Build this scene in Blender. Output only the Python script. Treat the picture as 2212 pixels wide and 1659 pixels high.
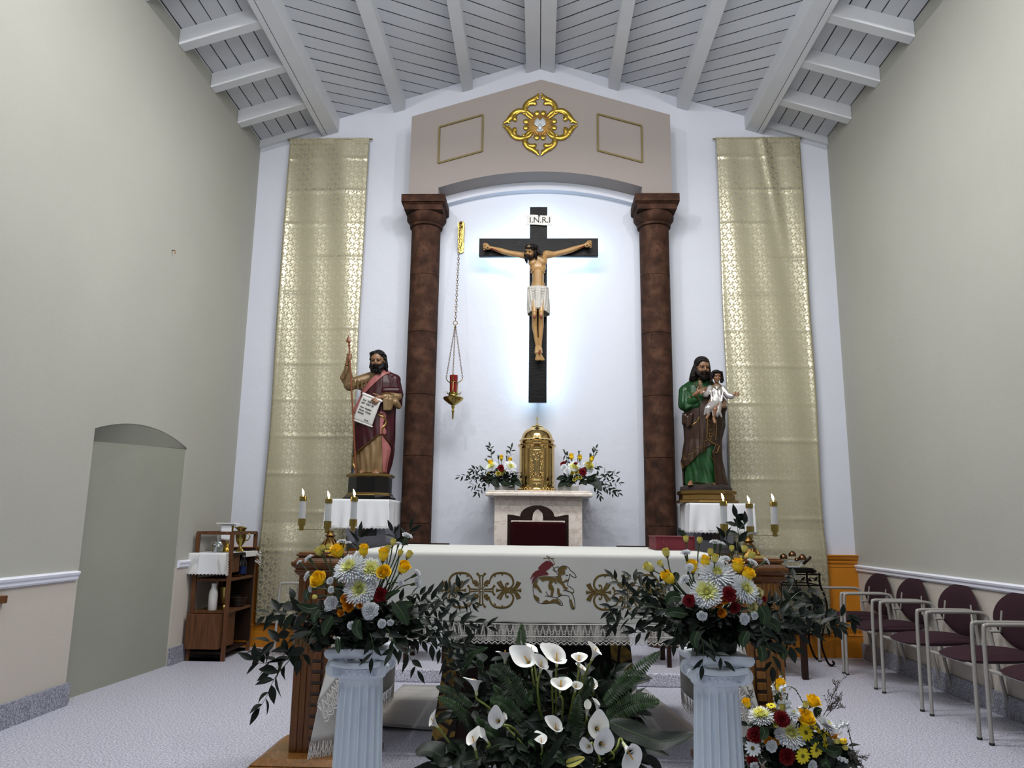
import bpy, bmesh, math, random
from math import sin, cos, pi, radians, sqrt, asin, atan2
from mathutils import Vector, Matrix, Euler, noise
random.seed(7)
for o in list(bpy.data.objects): bpy.data.objects.remove(o)
SC = bpy.context.scene
COL = SC.collection

# ---------------------------------------------------------------- camera
F_PX, YAW, PITCH, ROLL = 1625.73, .0362, .185, .0125
CAM = Vector((.0027, -8.0018, 1.26))
_f0 = Vector((-sin(YAW), cos(YAW), 0)); _r0 = Vector((cos(YAW), sin(YAW), 0)); _u0 = Vector((0, 0, 1))
FW = _f0*cos(PITCH) + _u0*sin(PITCH); _up = _u0*cos(PITCH) - _f0*sin(PITCH)
RT = _r0*cos(ROLL) + _up*sin(ROLL); UP = _up*cos(ROLL) - _r0*sin(ROLL)
cam = bpy.data.objects.new('camera', bpy.data.cameras.new('camera')); COL.objects.link(cam)
cam.data.sensor_width = 36; cam.data.sensor_fit = 'HORIZONTAL'; cam.data.lens = F_PX/2212*36
cam.data.clip_start = .05
cam.matrix_world = Matrix(((RT.x, UP.x, -FW.x, CAM.x), (RT.y, UP.y, -FW.y, CAM.y), (RT.z, UP.z, -FW.z, CAM.z), (0, 0, 0, 1)))
SC.camera = cam
def at(px, py, Y):
    'point of the room at depth Y that the photograph shows at px, py'
    d = FW + RT*((px-1106)/F_PX) - UP*((py-829.5)/F_PX)
    return CAM + d*((Y-CAM.y)/d.y)

# ---------------------------------------------------------------- light and exposure
SC.view_settings.view_transform = 'Standard'; SC.view_settings.look = 'None'
SC.view_settings.exposure = 0.02; SC.view_settings.gamma = 1.0; SC.view_settings.use_curve_mapping = False
W = bpy.data.worlds.new('world'); SC.world = W; W.use_nodes = True
W.node_tree.nodes['Background'].inputs[0].default_value = (.80, .86, 1, 1)
W.node_tree.nodes['Background'].inputs[1].default_value = .28
def lamp(name, kind, loc, power, color=(1, 1, 1), size=.1, target=None, spot=None, sizey=None, blend=.6):
    d = bpy.data.lights.new(name, kind); o = bpy.data.objects.new(name, d); COL.objects.link(o)
    o.location = loc; d.energy = power; d.color = color
    if kind == 'AREA':
        d.size = size
        if sizey: d.shape = 'RECTANGLE'; d.size_y = sizey
    else: d.shadow_soft_size = size
    if kind == 'SPOT': d.spot_size = radians(spot); d.spot_blend = blend
    if target is not None: o.rotation_euler = (Vector(target)-Vector(loc)).to_track_quat('-Z', 'Y').to_euler()
    return o
lamp('ridge_spot', 'SPOT', (.05, -4.35, 6.05), 78, (1, .985, .96), .05, (0, -.6, 2.4), 128)
lamp('left_spot', 'SPOT', (-2.05, -5.2, 5.75), 172, (1, .985, .96), .05, (-1.7, -.6, 2.4), 120)
lamp('right_spot', 'SPOT', (2.05, -5.2, 5.75), 172, (1, .985, .96), .05, (1.7, -.6, 2.4), 120)
lamp('nave_light', 'AREA', (-1.8, -8.6, 5.2), 50, (.90, .95, 1), 1.2, (-.5, -4.6, .6), sizey=.8)
lamp('top_fill', 'AREA', (0, -3.05, 5.45), 172, (1, 1, 1), 2.4, (0, -3.1, 0), sizey=.7)  # unseen soft fill added over the altar to brighten its top and the walls
lamp('up_fill', 'AREA', (0, -7.5, 4.2), 205, (1, 1, 1), 4.0, (0, -5.0, 9.), sizey=1.2)  # added fill aimed upward to brighten the ceiling, no fixture there

# ---------------------------------------------------------------- materials
MATS = {}
def _new(name):
    m = bpy.data.materials.new(name); m.use_nodes = True; nt = m.node_tree
    b = nt.nodes['Principled BSDF']; MATS[name] = m
    return m, nt, b
def lin(c): return tuple((x/12.92 if x <= .04045 else ((x+.055)/1.055)**2.4) for x in [v/255 for v in c])
def mat(name, rgb, rough=.6, metal=0., var=0., vscale=8., bump=0., bscale=60., sheen=0., coat=0., trans=0., emit=None, spec=.5, stretch=(1, 1, 1), sub=0.):
    m, nt, b = _new(name); c = lin(rgb)
    b.inputs['Base Color'].default_value = (*c, 1); b.inputs['Roughness'].default_value = rough
    b.inputs['Metallic'].default_value = metal; b.inputs['Specular IOR Level'].default_value = spec
    b.inputs['Coat Weight'].default_value = coat; b.inputs['Sheen Weight'].default_value = sheen
    b.inputs['Transmission Weight'].default_value = trans
    if sub: b.inputs['Subsurface Weight'].default_value = sub; b.inputs['Subsurface Scale'].default_value = .01
    if emit: b.inputs['Emission Color'].default_value = (*emit[0], 1); b.inputs['Emission Strength'].default_value = emit[1]
    L = nt.links.new
    tc = nt.nodes.new('ShaderNodeTexCoord'); mp = nt.nodes.new('ShaderNodeMapping'); mp.inputs['Scale'].default_value = stretch
    L(tc.outputs['Object'], mp.inputs[0])
    if var:
        n = nt.nodes.new('ShaderNodeTexNoise'); n.inputs['Scale'].default_value = vscale; n.inputs['Detail'].default_value = 5
        L(mp.outputs[0], n.inputs['Vector'])
        r = nt.nodes.new('ShaderNodeMapRange'); r.inputs[1].default_value = .3; r.inputs[2].default_value = .7
        r.inputs[3].default_value = 1-var; r.inputs[4].default_value = 1+var
        L(n.outputs[0], r.inputs[0])
        mx = nt.nodes.new('ShaderNodeVectorMath'); mx.operation = 'SCALE'; mx.inputs[0].default_value = c
        L(r.outputs[0], mx.inputs['Scale']); L(mx.outputs[0], b.inputs['Base Color'])
    if bump:
        n2 = nt.nodes.new('ShaderNodeTexNoise'); n2.inputs['Scale'].default_value = bscale; n2.inputs['Detail'].default_value = 4
        L(mp.outputs[0], n2.inputs['Vector'])
        bp = nt.nodes.new('ShaderNodeBump'); bp.inputs['Strength'].default_value = bump; bp.inputs['Distance'].default_value = .01
        L(n2.outputs[0], bp.inputs['Height']); L(bp.outputs[0], b.inputs['Normal'])
    return m
def N(nt, t, **k):
    n = nt.nodes.new(t)
    for a, v in k.items():
        if a[0] == 'i' and a[1:].isdigit(): n.inputs[int(a[1:])].default_value = v
        else: setattr(n, a, v)
    return n
def ramp(nt, stops):
    r = nt.nodes.new('ShaderNodeValToRGB'); e = r.color_ramp.elements
    while len(e) < len(stops): e.new(.5)
    for i, (p, c) in enumerate(stops): e[i].position = p; e[i].color = (*c, 1)
    return r

mat('wall_side', (167, 166, 157), .75, var=.03, vscale=1.2, bump=.15, bscale=90)
mat('wall_low', (186, 178, 168), .7, var=.02, vscale=2, bump=.12, bscale=90)
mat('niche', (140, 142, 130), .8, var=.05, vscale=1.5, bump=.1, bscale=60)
mat('wall_white', (200, 203, 213), .55, var=.02, vscale=1.5, bump=.35, bscale=9)
mat('white_trim', (226, 228, 240), .35, var=.01)
mat('ochre', (178, 110, 4), .55, var=.06, vscale=3, bump=.1)
mat('mauve', (142, 133, 128), .8, var=.02, vscale=2, bump=.1)
mat('gold_line', (112, 98, 58), .5, .3)
mat('board_white', (196, 199, 205), .6, var=.05, vscale=2, bump=.2, bscale=25)
mat('groove', (70, 72, 76), .9)
mat('beam_white', (205, 207, 211), .6, var=.03, vscale=3, bump=.2, bscale=20)
mat('gilt', (190, 158, 70), .28, 1., var=.18, vscale=14, bump=.35, bscale=40)
mat('gilt_dull', (168, 132, 74), .42, .9, var=.2, vscale=20, bump=.3, bscale=50)
mat('silver_white', (190, 196, 200), .4, .35, var=.1)
mat('brass', (165, 145, 80), .2, 1., var=.08, vscale=10)
mat('brass_polish', (205, 175, 115), .10, 1., var=.05, vscale=8, bump=.05, bscale=12)
mat('antique_brass', (120, 92, 50), .38, 1., var=.2, vscale=20, bump=.3, bscale=60)
mat('black_wood', (9, 8, 9), .35, var=.3, vscale=6, bump=.3, bscale=30, stretch=(1, 1, 4), spec=.12)
mat('black_gloss', (7, 5, 5), .18, coat=.5, spec=.25)
mat('iron_dark', (20, 16, 14), .45, .6, spec=.2)
mat('paper', (205, 203, 198), .7, var=.05, vscale=6)
mat('ink', (24, 22, 20), .8)
mat('linen', (214, 215, 218), .85, var=.02, vscale=4, bump=.25, bscale=14, sheen=.2)
mat('altar_cloth', (184, 184, 179), .9, var=.03, vscale=3, bump=.18, bscale=6, sheen=.2)
mat('embroider', (96, 76, 26), .5, .35, var=.15, vscale=90, bump=.5, bscale=300)
mat('embroider_red', (92, 8, 18), .6, var=.1, vscale=60)
mat('thread_dark', (60, 45, 40), .8)
mat('flesh', (158, 122, 74), .42, var=.12, vscale=9, bump=.1, coat=.15)
mat('flesh_pink', (190, 138, 98), .38, var=.1, vscale=10, coat=.15)
mat('flesh_dark', (128, 92, 64), .4, var=.1, vscale=10, coat=.1)
mat('blood', (110, 16, 14), .35)
mat('hair_black', (14, 12, 11), .4, var=.3, vscale=40, bump=.9, bscale=70, spec=.2)
mat('hair_brown', (20, 13, 10), .4, var=.3, vscale=40, bump=.9, bscale=70, spec=.2)
mat('eye_dark', (16, 11, 9), .2)
mat('lips', (140, 70, 60), .4)
mat('loin', (172, 168, 160), .6, var=.12, vscale=12)
mat('robe_tan', (122, 98, 66), .38, .25, var=.15, vscale=9, coat=.1)
mat('mantle_wine', (50, 8, 17), .38, var=.22, vscale=8, spec=.3)
mat('lining_pink', (146, 84, 82), .5, var=.15, vscale=8)
mat('trim_gold', (140, 112, 66), .3, .9, var=.1)
mat('robe_green', (16, 58, 22), .38, .1, var=.3, vscale=9, spec=.35)
mat('mantle_brown', (50, 32, 22), .35, .2, var=.25, vscale=10, spec=.35)
mat('gown_silver', (205, 200, 198), .25, .75, var=.1, vscale=12)
mat('rock', (40, 30, 26), .9, var=.4, vscale=20, bump=1, bscale=30)
mat('spear_wood', (112, 58, 26), .4, var=.15, stretch=(1, 1, .2))
mat('marble', (216, 206, 196), .28, var=.06, vscale=3)
mat('oak', (92, 54, 18), .38, var=.28, vscale=7, bump=.1, stretch=(8, 8, .6), coat=.2, spec=.3)
mat('oak_light', (126, 84, 38), .38, var=.28, vscale=7, stretch=(8, 8, .6), coat=.2, spec=.3)
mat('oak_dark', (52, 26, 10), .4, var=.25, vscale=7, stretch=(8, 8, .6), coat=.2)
mat('acacia', (88, 56, 34), .5, var=.35, vscale=5, bump=.15, stretch=(9, 9, .8), spec=.25)
mat('acacia_dark', (34, 20, 12), .6, var=.3, vscale=5, stretch=(8, 8, .8), spec=.2)
mat('walnut', (34, 19, 13), .42, var=.35, vscale=6, stretch=(1, 6, 6), spec=.2)
mat('velvet_red', (34, 3, 7), .95, var=.1, spec=.1)
mat('book_red', (92, 12, 24), .5, var=.1)
mat('book_pages', (100, 18, 34), .7, var=.2, vscale=4, stretch=(1, 1, 60))
mat('plaster', (214, 224, 233), .55, var=.03, vscale=6, bump=.08, bscale=40)
mat('pvc_gray', (150, 147, 142), .4, .15)
mat('plum_cloth', (52, 33, 40), .92, var=.06, vscale=120, bump=.3, bscale=400, spec=.15)
mat('bottle_white', (200, 198, 196), .4)
mat('candle_tube', (206, 210, 212), .25, trans=.25, sub=.2)
mat('flame', (255, 220, 150), .5, emit=((1., .72, .38), 38.))
mat('wick', (20, 18, 16), .9)
mat('led', (235, 245, 255), .5, emit=((.50, .78, 1.), 12.))
mat('floor_mat', (168, 165, 160), .35, var=.12, vscale=2.5, bump=.1, stretch=(1, 6, 1))
mat('mat_edge', (30, 29, 28), .8)
mat('rose_yellow', (250, 206, 22), .5, var=.14, vscale=30, sub=.15)
mat('rose_orange', (226, 150, 26), .5, var=.16, vscale=40, sub=.15)
mat('rose_cream', (226, 220, 164), .5, var=.08, vscale=40, sub=.15)
mat('bud_pale', (214, 204, 104), .5, var=.14, vscale=50, sub=.15)
mat('petal_white', (236, 238, 240), .5, var=.03, vscale=30, sub=.15)
mat('petal_lemon', (232, 232, 150), .5, var=.08, vscale=40, sub=.15)
mat('daisy_yellow', (226, 208, 14), .5, var=.08, vscale=40, sub=.1)
mat('daisy_eye', (150, 140, 20), .8, bump=1, bscale=400)
mat('carnation_red', (128, 12, 24), .6, var=.25, vscale=40, sub=.1)
mat('calla', (238, 238, 234), .4, var=.03, vscale=20, sub=.2)
mat('calla_stem', (120, 132, 60), .45, var=.1)
mat('spadix', (226, 170, 60), .6, bump=.6, bscale=300)
mat('leaf_dark', (12, 24, 13), .5, var=.35, vscale=18, bump=.1, spec=.28)
mat('leaf_mid', (24, 44, 20), .5, var=.3, vscale=16, bump=.1, spec=.28)
mat('leaf_fern', (36, 60, 26), .5, var=.25, vscale=20, spec=.28)
mat('stem_green', (58, 78, 44), .5, var=.15)
mat('twig', (92, 82, 78), .8)
mat('pot_gray', (150, 150, 148), .6)
mat('pot_dark', (22, 30, 22), .8)
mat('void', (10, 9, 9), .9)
mat('glass_tint', (235, 240, 240), .05, trans=1.)
mat('glass_blue', (40, 60, 120), .1, trans=.6)
mat('ruby', (150, 8, 14), .08, trans=.55, coat=.3)
mat('bronze_bell', (104, 76, 56), .25, 1., var=.1)

def stone_mat():
    m, nt, b = _new('cantera'); L = nt.links.new
    tc = N(nt, 'ShaderNodeTexCoord'); n = N(nt, 'ShaderNodeTexNoise'); n.inputs['Scale'].default_value = 9; n.inputs['Detail'].default_value = 8
    L(tc.outputs['Object'], n.inputs['Vector'])
    r = ramp(nt, [(.3, lin((38, 22, 14))), (.5, lin((58, 36, 25))), (.72, lin((80, 54, 40)))])
    L(n.outputs[0], r.inputs[0])
    mp = N(nt, 'ShaderNodeMapping'); mp.inputs['Scale'].default_value = (1, 1, .45); L(tc.outputs['Object'], mp.inputs[0])
    v = N(nt, 'ShaderNodeTexVoronoi'); v.inputs['Scale'].default_value = 34; L(mp.outputs[0], v.inputs['Vector'])
    n3 = N(nt, 'ShaderNodeTexNoise'); n3.inputs['Scale'].default_value = 5; L(tc.outputs['Object'], n3.inputs['Vector'])
    a = N(nt, 'ShaderNodeMath', operation='MULTIPLY'); L(n3.outputs[0], a.inputs[0]); a.inputs[1].default_value = .34
    lt = N(nt, 'ShaderNodeMath', operation='LESS_THAN'); L(v.outputs['Distance'], lt.inputs[0]); L(a.outputs[0], lt.inputs[1])
    mx = N(nt, 'ShaderNodeMixRGB'); mx.inputs[2].default_value = (*lin((20, 12, 9)), 1); L(r.outputs[0], mx.inputs[1])
    k = N(nt, 'ShaderNodeMath', operation='MULTIPLY'); L(lt.outputs[0], k.inputs[0]); k.inputs[1].default_value = .75
    L(k.outputs[0], mx.inputs[0]); L(mx.outputs[0], b.inputs['Base Color'])
    b.inputs['Roughness'].default_value = .8; b.inputs['Specular IOR Level'].default_value = .2
    sb = N(nt, 'ShaderNodeMath', operation='SUBTRACT'); L(n.outputs[0], sb.inputs[0]); L(lt.outputs[0], sb.inputs[1])
    bp = N(nt, 'ShaderNodeBump'); bp.inputs['Strength'].default_value = .5; bp.inputs['Distance'].default_value = .006
    L(sb.outputs[0], bp.inputs['Height']); L(bp.outputs[0], b.inputs['Normal'])
stone_mat()
def terrazzo(name, c0, c1, c2, rough):
    m, nt, b = _new(name); L = nt.links.new
    tc = N(nt, 'ShaderNodeTexCoord'); n = N(nt, 'ShaderNodeTexNoise'); n.inputs['Scale'].default_value = 95; n.inputs['Detail'].default_value = 3; n.inputs['Roughness'].default_value = .75
    L(tc.outputs['Object'], n.inputs['Vector'])
    r = ramp(nt, [(.36, lin(c0)), (.5, lin(c1)), (.66, lin(c2))]); L(n.outputs[0], r.inputs[0])
    L(r.outputs[0], b.inputs['Base Color']); b.inputs['Roughness'].default_value = rough
terrazzo('floor_speck', (108, 108, 122), (176, 176, 190), (226, 226, 238), .42)
terrazzo('base_speck', (84, 86, 96), (132, 134, 146), (182, 184, 196), .5)
def brocade():
    m, nt, b = _new('brocade'); L = nt.links.new
    tc = N(nt, 'ShaderNodeTexCoord'); sp = N(nt, 'ShaderNodeSeparateXYZ'); L(tc.outputs['Object'], sp.inputs[0])
    def M(op, a, bb=None, c=None):
        n = N(nt, 'ShaderNodeMath', operation=op)
        for i, x in enumerate((a, bb, c)):
            if x is None: continue
            if isinstance(x, (int, float)): n.inputs[i].default_value = x
            else: L(x, n.inputs[i])
        return n.outputs[0]
    P, Q = .094, .062
    def blob(ox, oz, R, ph, k=6):
        zz = M('DIVIDE', M('ADD', sp.outputs[2], oz), Q)
        row = M('FLOOR', zz); fz = M('MULTIPLY', M('SUBTRACT', M('SUBTRACT', zz, row), .5), Q)
        sh = M('MULTIPLY', M('MODULO', M('ABSOLUTE', row), 2.), 0.5)
        xx = M('ADD', M('DIVIDE', M('ADD', sp.outputs[0], ox), P), sh)
        fx = M('MULTIPLY', M('SUBTRACT', M('SUBTRACT', xx, M('FLOOR', xx)), .5), P)
        d = M('SQRT', M('ADD', M('MULTIPLY', fx, fx), M('MULTIPLY', fz, fz)))
        an = M('ARCTAN2', fz, fx)
        rr = M('ADD', R, M('MULTIPLY', M('SINE', M('ADD', M('MULTIPLY', an, k), ph)), R*.22))
        return M('LESS_THAN', d, rr)
    g = blob(0, 0, .0185, 0, 7)
    for ox, oz, R, ph, k in ((.035, .012, .0085, 1, 4), (.052, .024, .0095, 2, 5), (.026, .030, .007, 0, 3), (.066, .004, .0075, 1, 3), (.042, -.016, .0085, .5, 4), (.074, .020, .0065, .5, 2), (-.008, .030, .0075, 2, 4), (.058, -.008, .005, 1, 2)):
        g = M('MAXIMUM', g, blob(ox, oz, R, ph, k))
    mx = N(nt, 'ShaderNodeMixRGB'); mx.inputs[1].default_value = (*lin((164, 156, 127)), 1); mx.inputs[2].default_value = (*lin((206, 202, 180)), 1)
    L(g, mx.inputs[0])
    n = N(nt, 'ShaderNodeTexNoise'); n.inputs['Scale'].default_value = 1.6; n.inputs['Detail'].default_value = 3; L(tc.outputs['Object'], n.inputs['Vector'])
    L(mx.outputs[0], b.inputs['Base Color'])
    rr = N(nt, 'ShaderNodeMapRange'); rr.inputs[3].default_value = .50; rr.inputs[4].default_value = .33; L(g, rr.inputs[0]); L(rr.outputs[0], b.inputs['Roughness'])
    mm = N(nt, 'ShaderNodeMapRange'); mm.inputs[3].default_value = .12; mm.inputs[4].default_value = .85; L(g, mm.inputs[0]); L(mm.outputs[0], b.inputs['Metallic'])
    bp = N(nt, 'ShaderNodeBump'); bp.inputs['Strength'].default_value = .25; bp.inputs['Distance'].default_value = .03
    L(n.outputs[0], bp.inputs['Height']); L(bp.outputs[0], b.inputs['Normal'])
brocade()
def mosaic():
    m, nt, b = _new('gilt_mosaic'); L = nt.links.new
    tc = N(nt, 'ShaderNodeTexCoord')
    v = N(nt, 'ShaderNodeTexVoronoi', feature='DISTANCE_TO_EDGE'); v.inputs['Scale'].default_value = 11; L(tc.outputs['Object'], v.inputs['Vector'])
    n = N(nt, 'ShaderNodeTexNoise'); n.inputs['Scale'].default_value = 30; n.inputs['Detail'].default_value = 6; L(tc.outputs['Object'], n.inputs['Vector'])
    r = ramp(nt, [(.3, lin((70, 52, 22))), (.7, lin((160, 128, 54)))]); L(n.outputs[0], r.inputs[0])
    lt = N(nt, 'ShaderNodeMath', operation='LESS_THAN'); L(v.outputs['Distance'], lt.inputs[0]); lt.inputs[1].default_value = .09
    mx = N(nt, 'ShaderNodeMixRGB'); mx.inputs[2].default_value = (*lin((28, 16, 10)), 1); L(r.outputs[0], mx.inputs[1]); L(lt.outputs[0], mx.inputs[0])
    L(mx.outputs[0], b.inputs['Base Color']); b.inputs['Roughness'].default_value = .4; b.inputs['Metallic'].default_value = .5
    bp = N(nt, 'ShaderNodeBump'); bp.inputs['Strength'].default_value = .6; bp.inputs['Distance'].default_value = .01; L(v.outputs['Distance'], bp.inputs['Height']); L(bp.outputs[0], b.inputs['Normal'])
mosaic()
def lace_mat(name, rgb, scale, hole):
    m, nt, b = _new(name); L = nt.links.new
    b.inputs['Base Color'].default_value = (*lin(rgb), 1); b.inputs['Roughness'].default_value = .9
    tc = N(nt, 'ShaderNodeTexCoord'); v = N(nt, 'ShaderNodeTexVoronoi'); v.inputs['Scale'].default_value = scale; v.inputs['Randomness'].default_value = .15
    L(tc.outputs['Object'], v.inputs['Vector'])
    gt = N(nt, 'ShaderNodeMath', operation='GREATER_THAN'); L(v.outputs['Distance'], gt.inputs[0]); gt.inputs[1].default_value = hole
    tr = N(nt, 'ShaderNodeBsdfTransparent'); ms = N(nt, 'ShaderNodeMixShader')
    L(gt.outputs[0], ms.inputs[0]); L(tr.outputs[0], ms.inputs[1]); L(b.outputs[0], ms.inputs[2])
    L(ms.outputs[0], nt.nodes['Material Output'].inputs[0])
lace_mat('lace_net', (190, 186, 180), 190, .50)
lace_mat('lace_net_fine', (214, 214, 212), 120, .32)
mat('lace_thread', (206, 203, 198), .9)
# veins in the marble
def veins():
    m = MATS['marble']; nt = m.node_tree; b = nt.nodes['Principled BSDF']; L = nt.links.new
    tc = N(nt, 'ShaderNodeTexCoord'); n = N(nt, 'ShaderNodeTexNoise'); n.inputs['Scale'].default_value = 5; n.inputs['Detail'].default_value = 9; n.inputs['Distortion'].default_value = 1.4; n.inputs['Roughness'].default_value = .65
    L(tc.outputs['Object'], n.inputs['Vector'])
    c = lin((214, 204, 194)); d = lin((186, 172, 160))
    r = ramp(nt, [(.0, c), (.47, c), (.5, d), (.53, c), (1., c)]); L(n.outputs[0], r.inputs[0]); L(r.outputs[0], b.inputs['Base Color'])
veins()
# ceiling boards: diagonal tongue-and-groove
def boards(name, dx, dy, w):
    m, nt, b = _new(name); L = nt.links.new
    tc = N(nt, 'ShaderNodeTexCoord'); d = N(nt, 'ShaderNodeVectorMath', operation='DOT_PRODUCT'); d.inputs[1].default_value = (dx/w, dy/w, 0)
    L(tc.outputs['Object'], d.inputs[0])
    fr = N(nt, 'ShaderNodeMath', operation='FRACT'); L(d.outputs['Value'], fr.inputs[0])
    fl = N(nt, 'ShaderNodeMath', operation='FLOOR'); L(d.outputs['Value'], fl.inputs[0])
    wn = N(nt, 'ShaderNodeTexWhiteNoise', noise_dimensions='1D'); L(fl.outputs[0], wn.inputs['W'])
    n = N(nt, 'ShaderNodeTexNoise'); n.inputs['Scale'].default_value = 3; n.inputs['Detail'].default_value = 5; L(tc.outputs['Object'], n.inputs['Vector'])
    r = N(nt, 'ShaderNodeMapRange'); r.inputs[3].default_value = .9; r.inputs[4].default_value = 1.0; L(wn.outputs[0], r.inputs[0])
    sc = N(nt, 'ShaderNodeVectorMath', operation='SCALE'); sc.inputs[0].default_value = lin((200, 203, 209)); L(r.outputs[0], sc.inputs['Scale'])
    lt = N(nt, 'ShaderNodeMath', operation='LESS_THAN'); L(fr.outputs[0], lt.inputs[0])
    th = N(nt, 'ShaderNodeMapRange'); th.inputs[1].default_value = .3; th.inputs[2].default_value = .7; th.inputs[3].default_value = .045; th.inputs[4].default_value = .10; L(n.outputs[0], th.inputs[0]); L(th.outputs[0], lt.inputs[1])
    mx = N(nt, 'ShaderNodeMixRGB'); mx.inputs[2].default_value = (*lin((40, 42, 46)), 1); L(sc.outputs[0], mx.inputs[1]); L(lt.outputs[0], mx.inputs[0])
    L(mx.outputs[0], b.inputs['Base Color']); b.inputs['Roughness'].default_value = .6
    gm = N(nt, 'ShaderNodeMath', operation='MULTIPLY'); gm.inputs[1].default_value = -1; L(lt.outputs[0], gm.inputs[0])
    bp = N(nt, 'ShaderNodeBump'); bp.inputs['Strength'].default_value = .8; bp.inputs['Distance'].default_value = .01; L(gm.outputs[0], bp.inputs['Height']); L(bp.outputs[0], b.inputs['Normal'])
q = sqrt(.5)
boards('boards_left', q, -q, .14); boards('boards_right', q, q, .14); boards('boards_edge', 1, 0, .135)

# ---------------------------------------------------------------- mesh helpers
def V(*a): return Vector(a)
def frame_to(d, up=(0, 0, 1), roll=0.):
    'rotation whose local z runs along d'
    z = Vector(d).normalized(); u = Vector(up)
    if abs(z.dot(u.normalized())) > .98: u = Vector((0, 1, 0))
    x = u.cross(z).normalized(); y = z.cross(x)
    m = Matrix((x, y, z)).transposed()
    return m @ Matrix.Rotation(roll, 3, 'Z') if roll else m
class MB:
    def __init__(s): s.v = []; s.f = []; s.m = []
    def add(s, vs, fs, mi=0):
        k = len(s.v); s.v += [Vector(p) for p in vs]; s.f += [tuple(i+k for i in f) for f in fs]; s.m += [mi]*len(fs); return s
    def box(s, x0, x1, y0, y1, z0, z1, mi=0):
        vs = [(x, y, z) for z in (z0, z1) for y in (y0, y1) for x in (x0, x1)]
        return s.add(vs, [(0, 2, 3, 1), (4, 5, 7, 6), (0, 1, 5, 4), (2, 6, 7, 3), (0, 4, 6, 2), (1, 3, 7, 5)], mi)
    def frus(s, b0, b1, z0, z1, mi=0):
        'box whose footprint changes from b0 to b1 = (x0, x1, y0, y1)'
        vs = [(x, y, z) for b, z in ((b0, z0), (b1, z1)) for y in b[2:] for x in b[:2]]
        return s.add(vs, [(0, 2, 3, 1), (4, 5, 7, 6), (0, 1, 5, 4), (2, 6, 7, 3), (0, 4, 6, 2), (1, 3, 7, 5)], mi)
    def obox(s, c, size, R=None, mi=0):
        c = Vector(c); h = [x/2 for x in size]
        vs = [Vector((x, y, z)) for z in (-h[2], h[2]) for y in (-h[1], h[1]) for x in (-h[0], h[0])]
        if R is not None: vs = [R @ p for p in vs]
        return s.add([p+c for p in vs], [(0, 2, 3, 1), (4, 5, 7, 6), (0, 1, 5, 4), (2, 6, 7, 3), (0, 4, 6, 2), (1, 3, 7, 5)], mi)
    def bar(s, a, b, w, h, mi=0, up=(0, 0, 1)):
        a = Vector(a); b = Vector(b); R = frame_to(b-a, up)
        return s.obox((a+b)/2, (w, h, (b-a).length), R, mi)
    def rings(s, rs, closed=True, caps=True, mi=0, loop=False):
        n = len(rs[0]); k = len(s.v); s.v += [Vector(p) for r in rs for p in r]
        R = len(rs)
        for i in range(R if loop else R-1):
            for j in range(n if closed else n-1):
                a = k+i*n+j; b = k+i*n+(j+1) % n; c = k+((i+1) % R)*n+(j+1) % n; d = k+((i+1) % R)*n+j
                s.f.append((a, b, c, d)); s.m.append(mi)
        if caps and closed and not loop:
            s.f.append(tuple(range(k+n-1, k-1, -1))); s.m.append(mi)
            s.f.append(tuple(k+(R-1)*n+j for j in range(n))); s.m.append(mi)
        return s
    def tube(s, pts, r, n=8, mi=0, loop=False, flat=1., up=None):
        pts = [Vector(p) for p in pts]; m = len(pts)
        rr = r if isinstance(r, (list, tuple)) else [r]*m
        rs = []; pu = Vector(up) if up else None
        for i, p in enumerate(pts):
            if loop: t = pts[(i+1) % m]-pts[i-1]
            else: t = pts[min(i+1, m-1)]-pts[max(i-1, 0)]
            if t.length < 1e-9: t = Vector((0, 0, 1))
            t.normalize()
            if pu is None: pu = Vector((0, 0, 1)) if abs(t.z) < .9 else Vector((0, 1, 0))
            x = pu.cross(t)
            if x.length < 1e-6: x = Vector((1, 0, 0)).cross(t)
            x.normalize(); y = t.cross(x)
            if up is None: pu = y
            rs.append([p+(x*cos(2*pi*j/n)+y*sin(2*pi*j/n)*flat)*rr[i] for j in range(n)])
        return s.rings(rs, mi=mi, loop=loop)
    def lathe(s, prof, c=(0, 0, 0), n=32, R=None, mi=0, sq=None):
        'prof = [(radius, height)] about the local z axis'
        c = Vector(c); rs = []
        for r, z in prof:
            ring = []
            for j in range(n):
                a = 2*pi*j/n; k = 1.
                if sq: k = 1/max(abs(cos(a)), abs(sin(a)))
                p = Vector((r*cos(a)*k, r*sin(a)*k, z))
                ring.append((R @ p if R is not None else p)+c)
            rs.append(ring)
        return s.rings(rs, mi=mi)
    def ell(s, c, r, R=None, nu=16, nv=10, mi=0):
        if isinstance(r, (int, float)): r = (r, r, r)
        c = Vector(c); rs = []
        for i in range(nv+1):
            t = -pi/2+pi*i/nv; k = max(cos(t), .02)
            ring = []
            for j in range(nu):
                a = 2*pi*j/nu; p = Vector((r[0]*k*cos(a), r[1]*k*sin(a), r[2]*sin(t)))
                ring.append((R @ p if R is not None else p)+c)
            rs.append(ring)
        return s.rings(rs, mi=mi)
    def cap(s, p0, p1, r0, r1, n=12, mi=0):
        'tapered capsule'
        p0 = Vector(p0); p1 = Vector(p1); d = p1-p0; L = d.length
        R = frame_to(d) if L > 1e-6 else Matrix.Identity(3)
        pr = [(max(r0*cos(t), r0*.05), r0*sin(t)) for t in [-pi/2+pi/2*i/4 for i in range(5)]]
        pr += [(max(r1*cos(t), r1*.05), L+r1*sin(t)) for t in [pi/2*i/4 for i in range(5)]]
        return s.lathe(pr, p0, n, R, mi)
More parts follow.
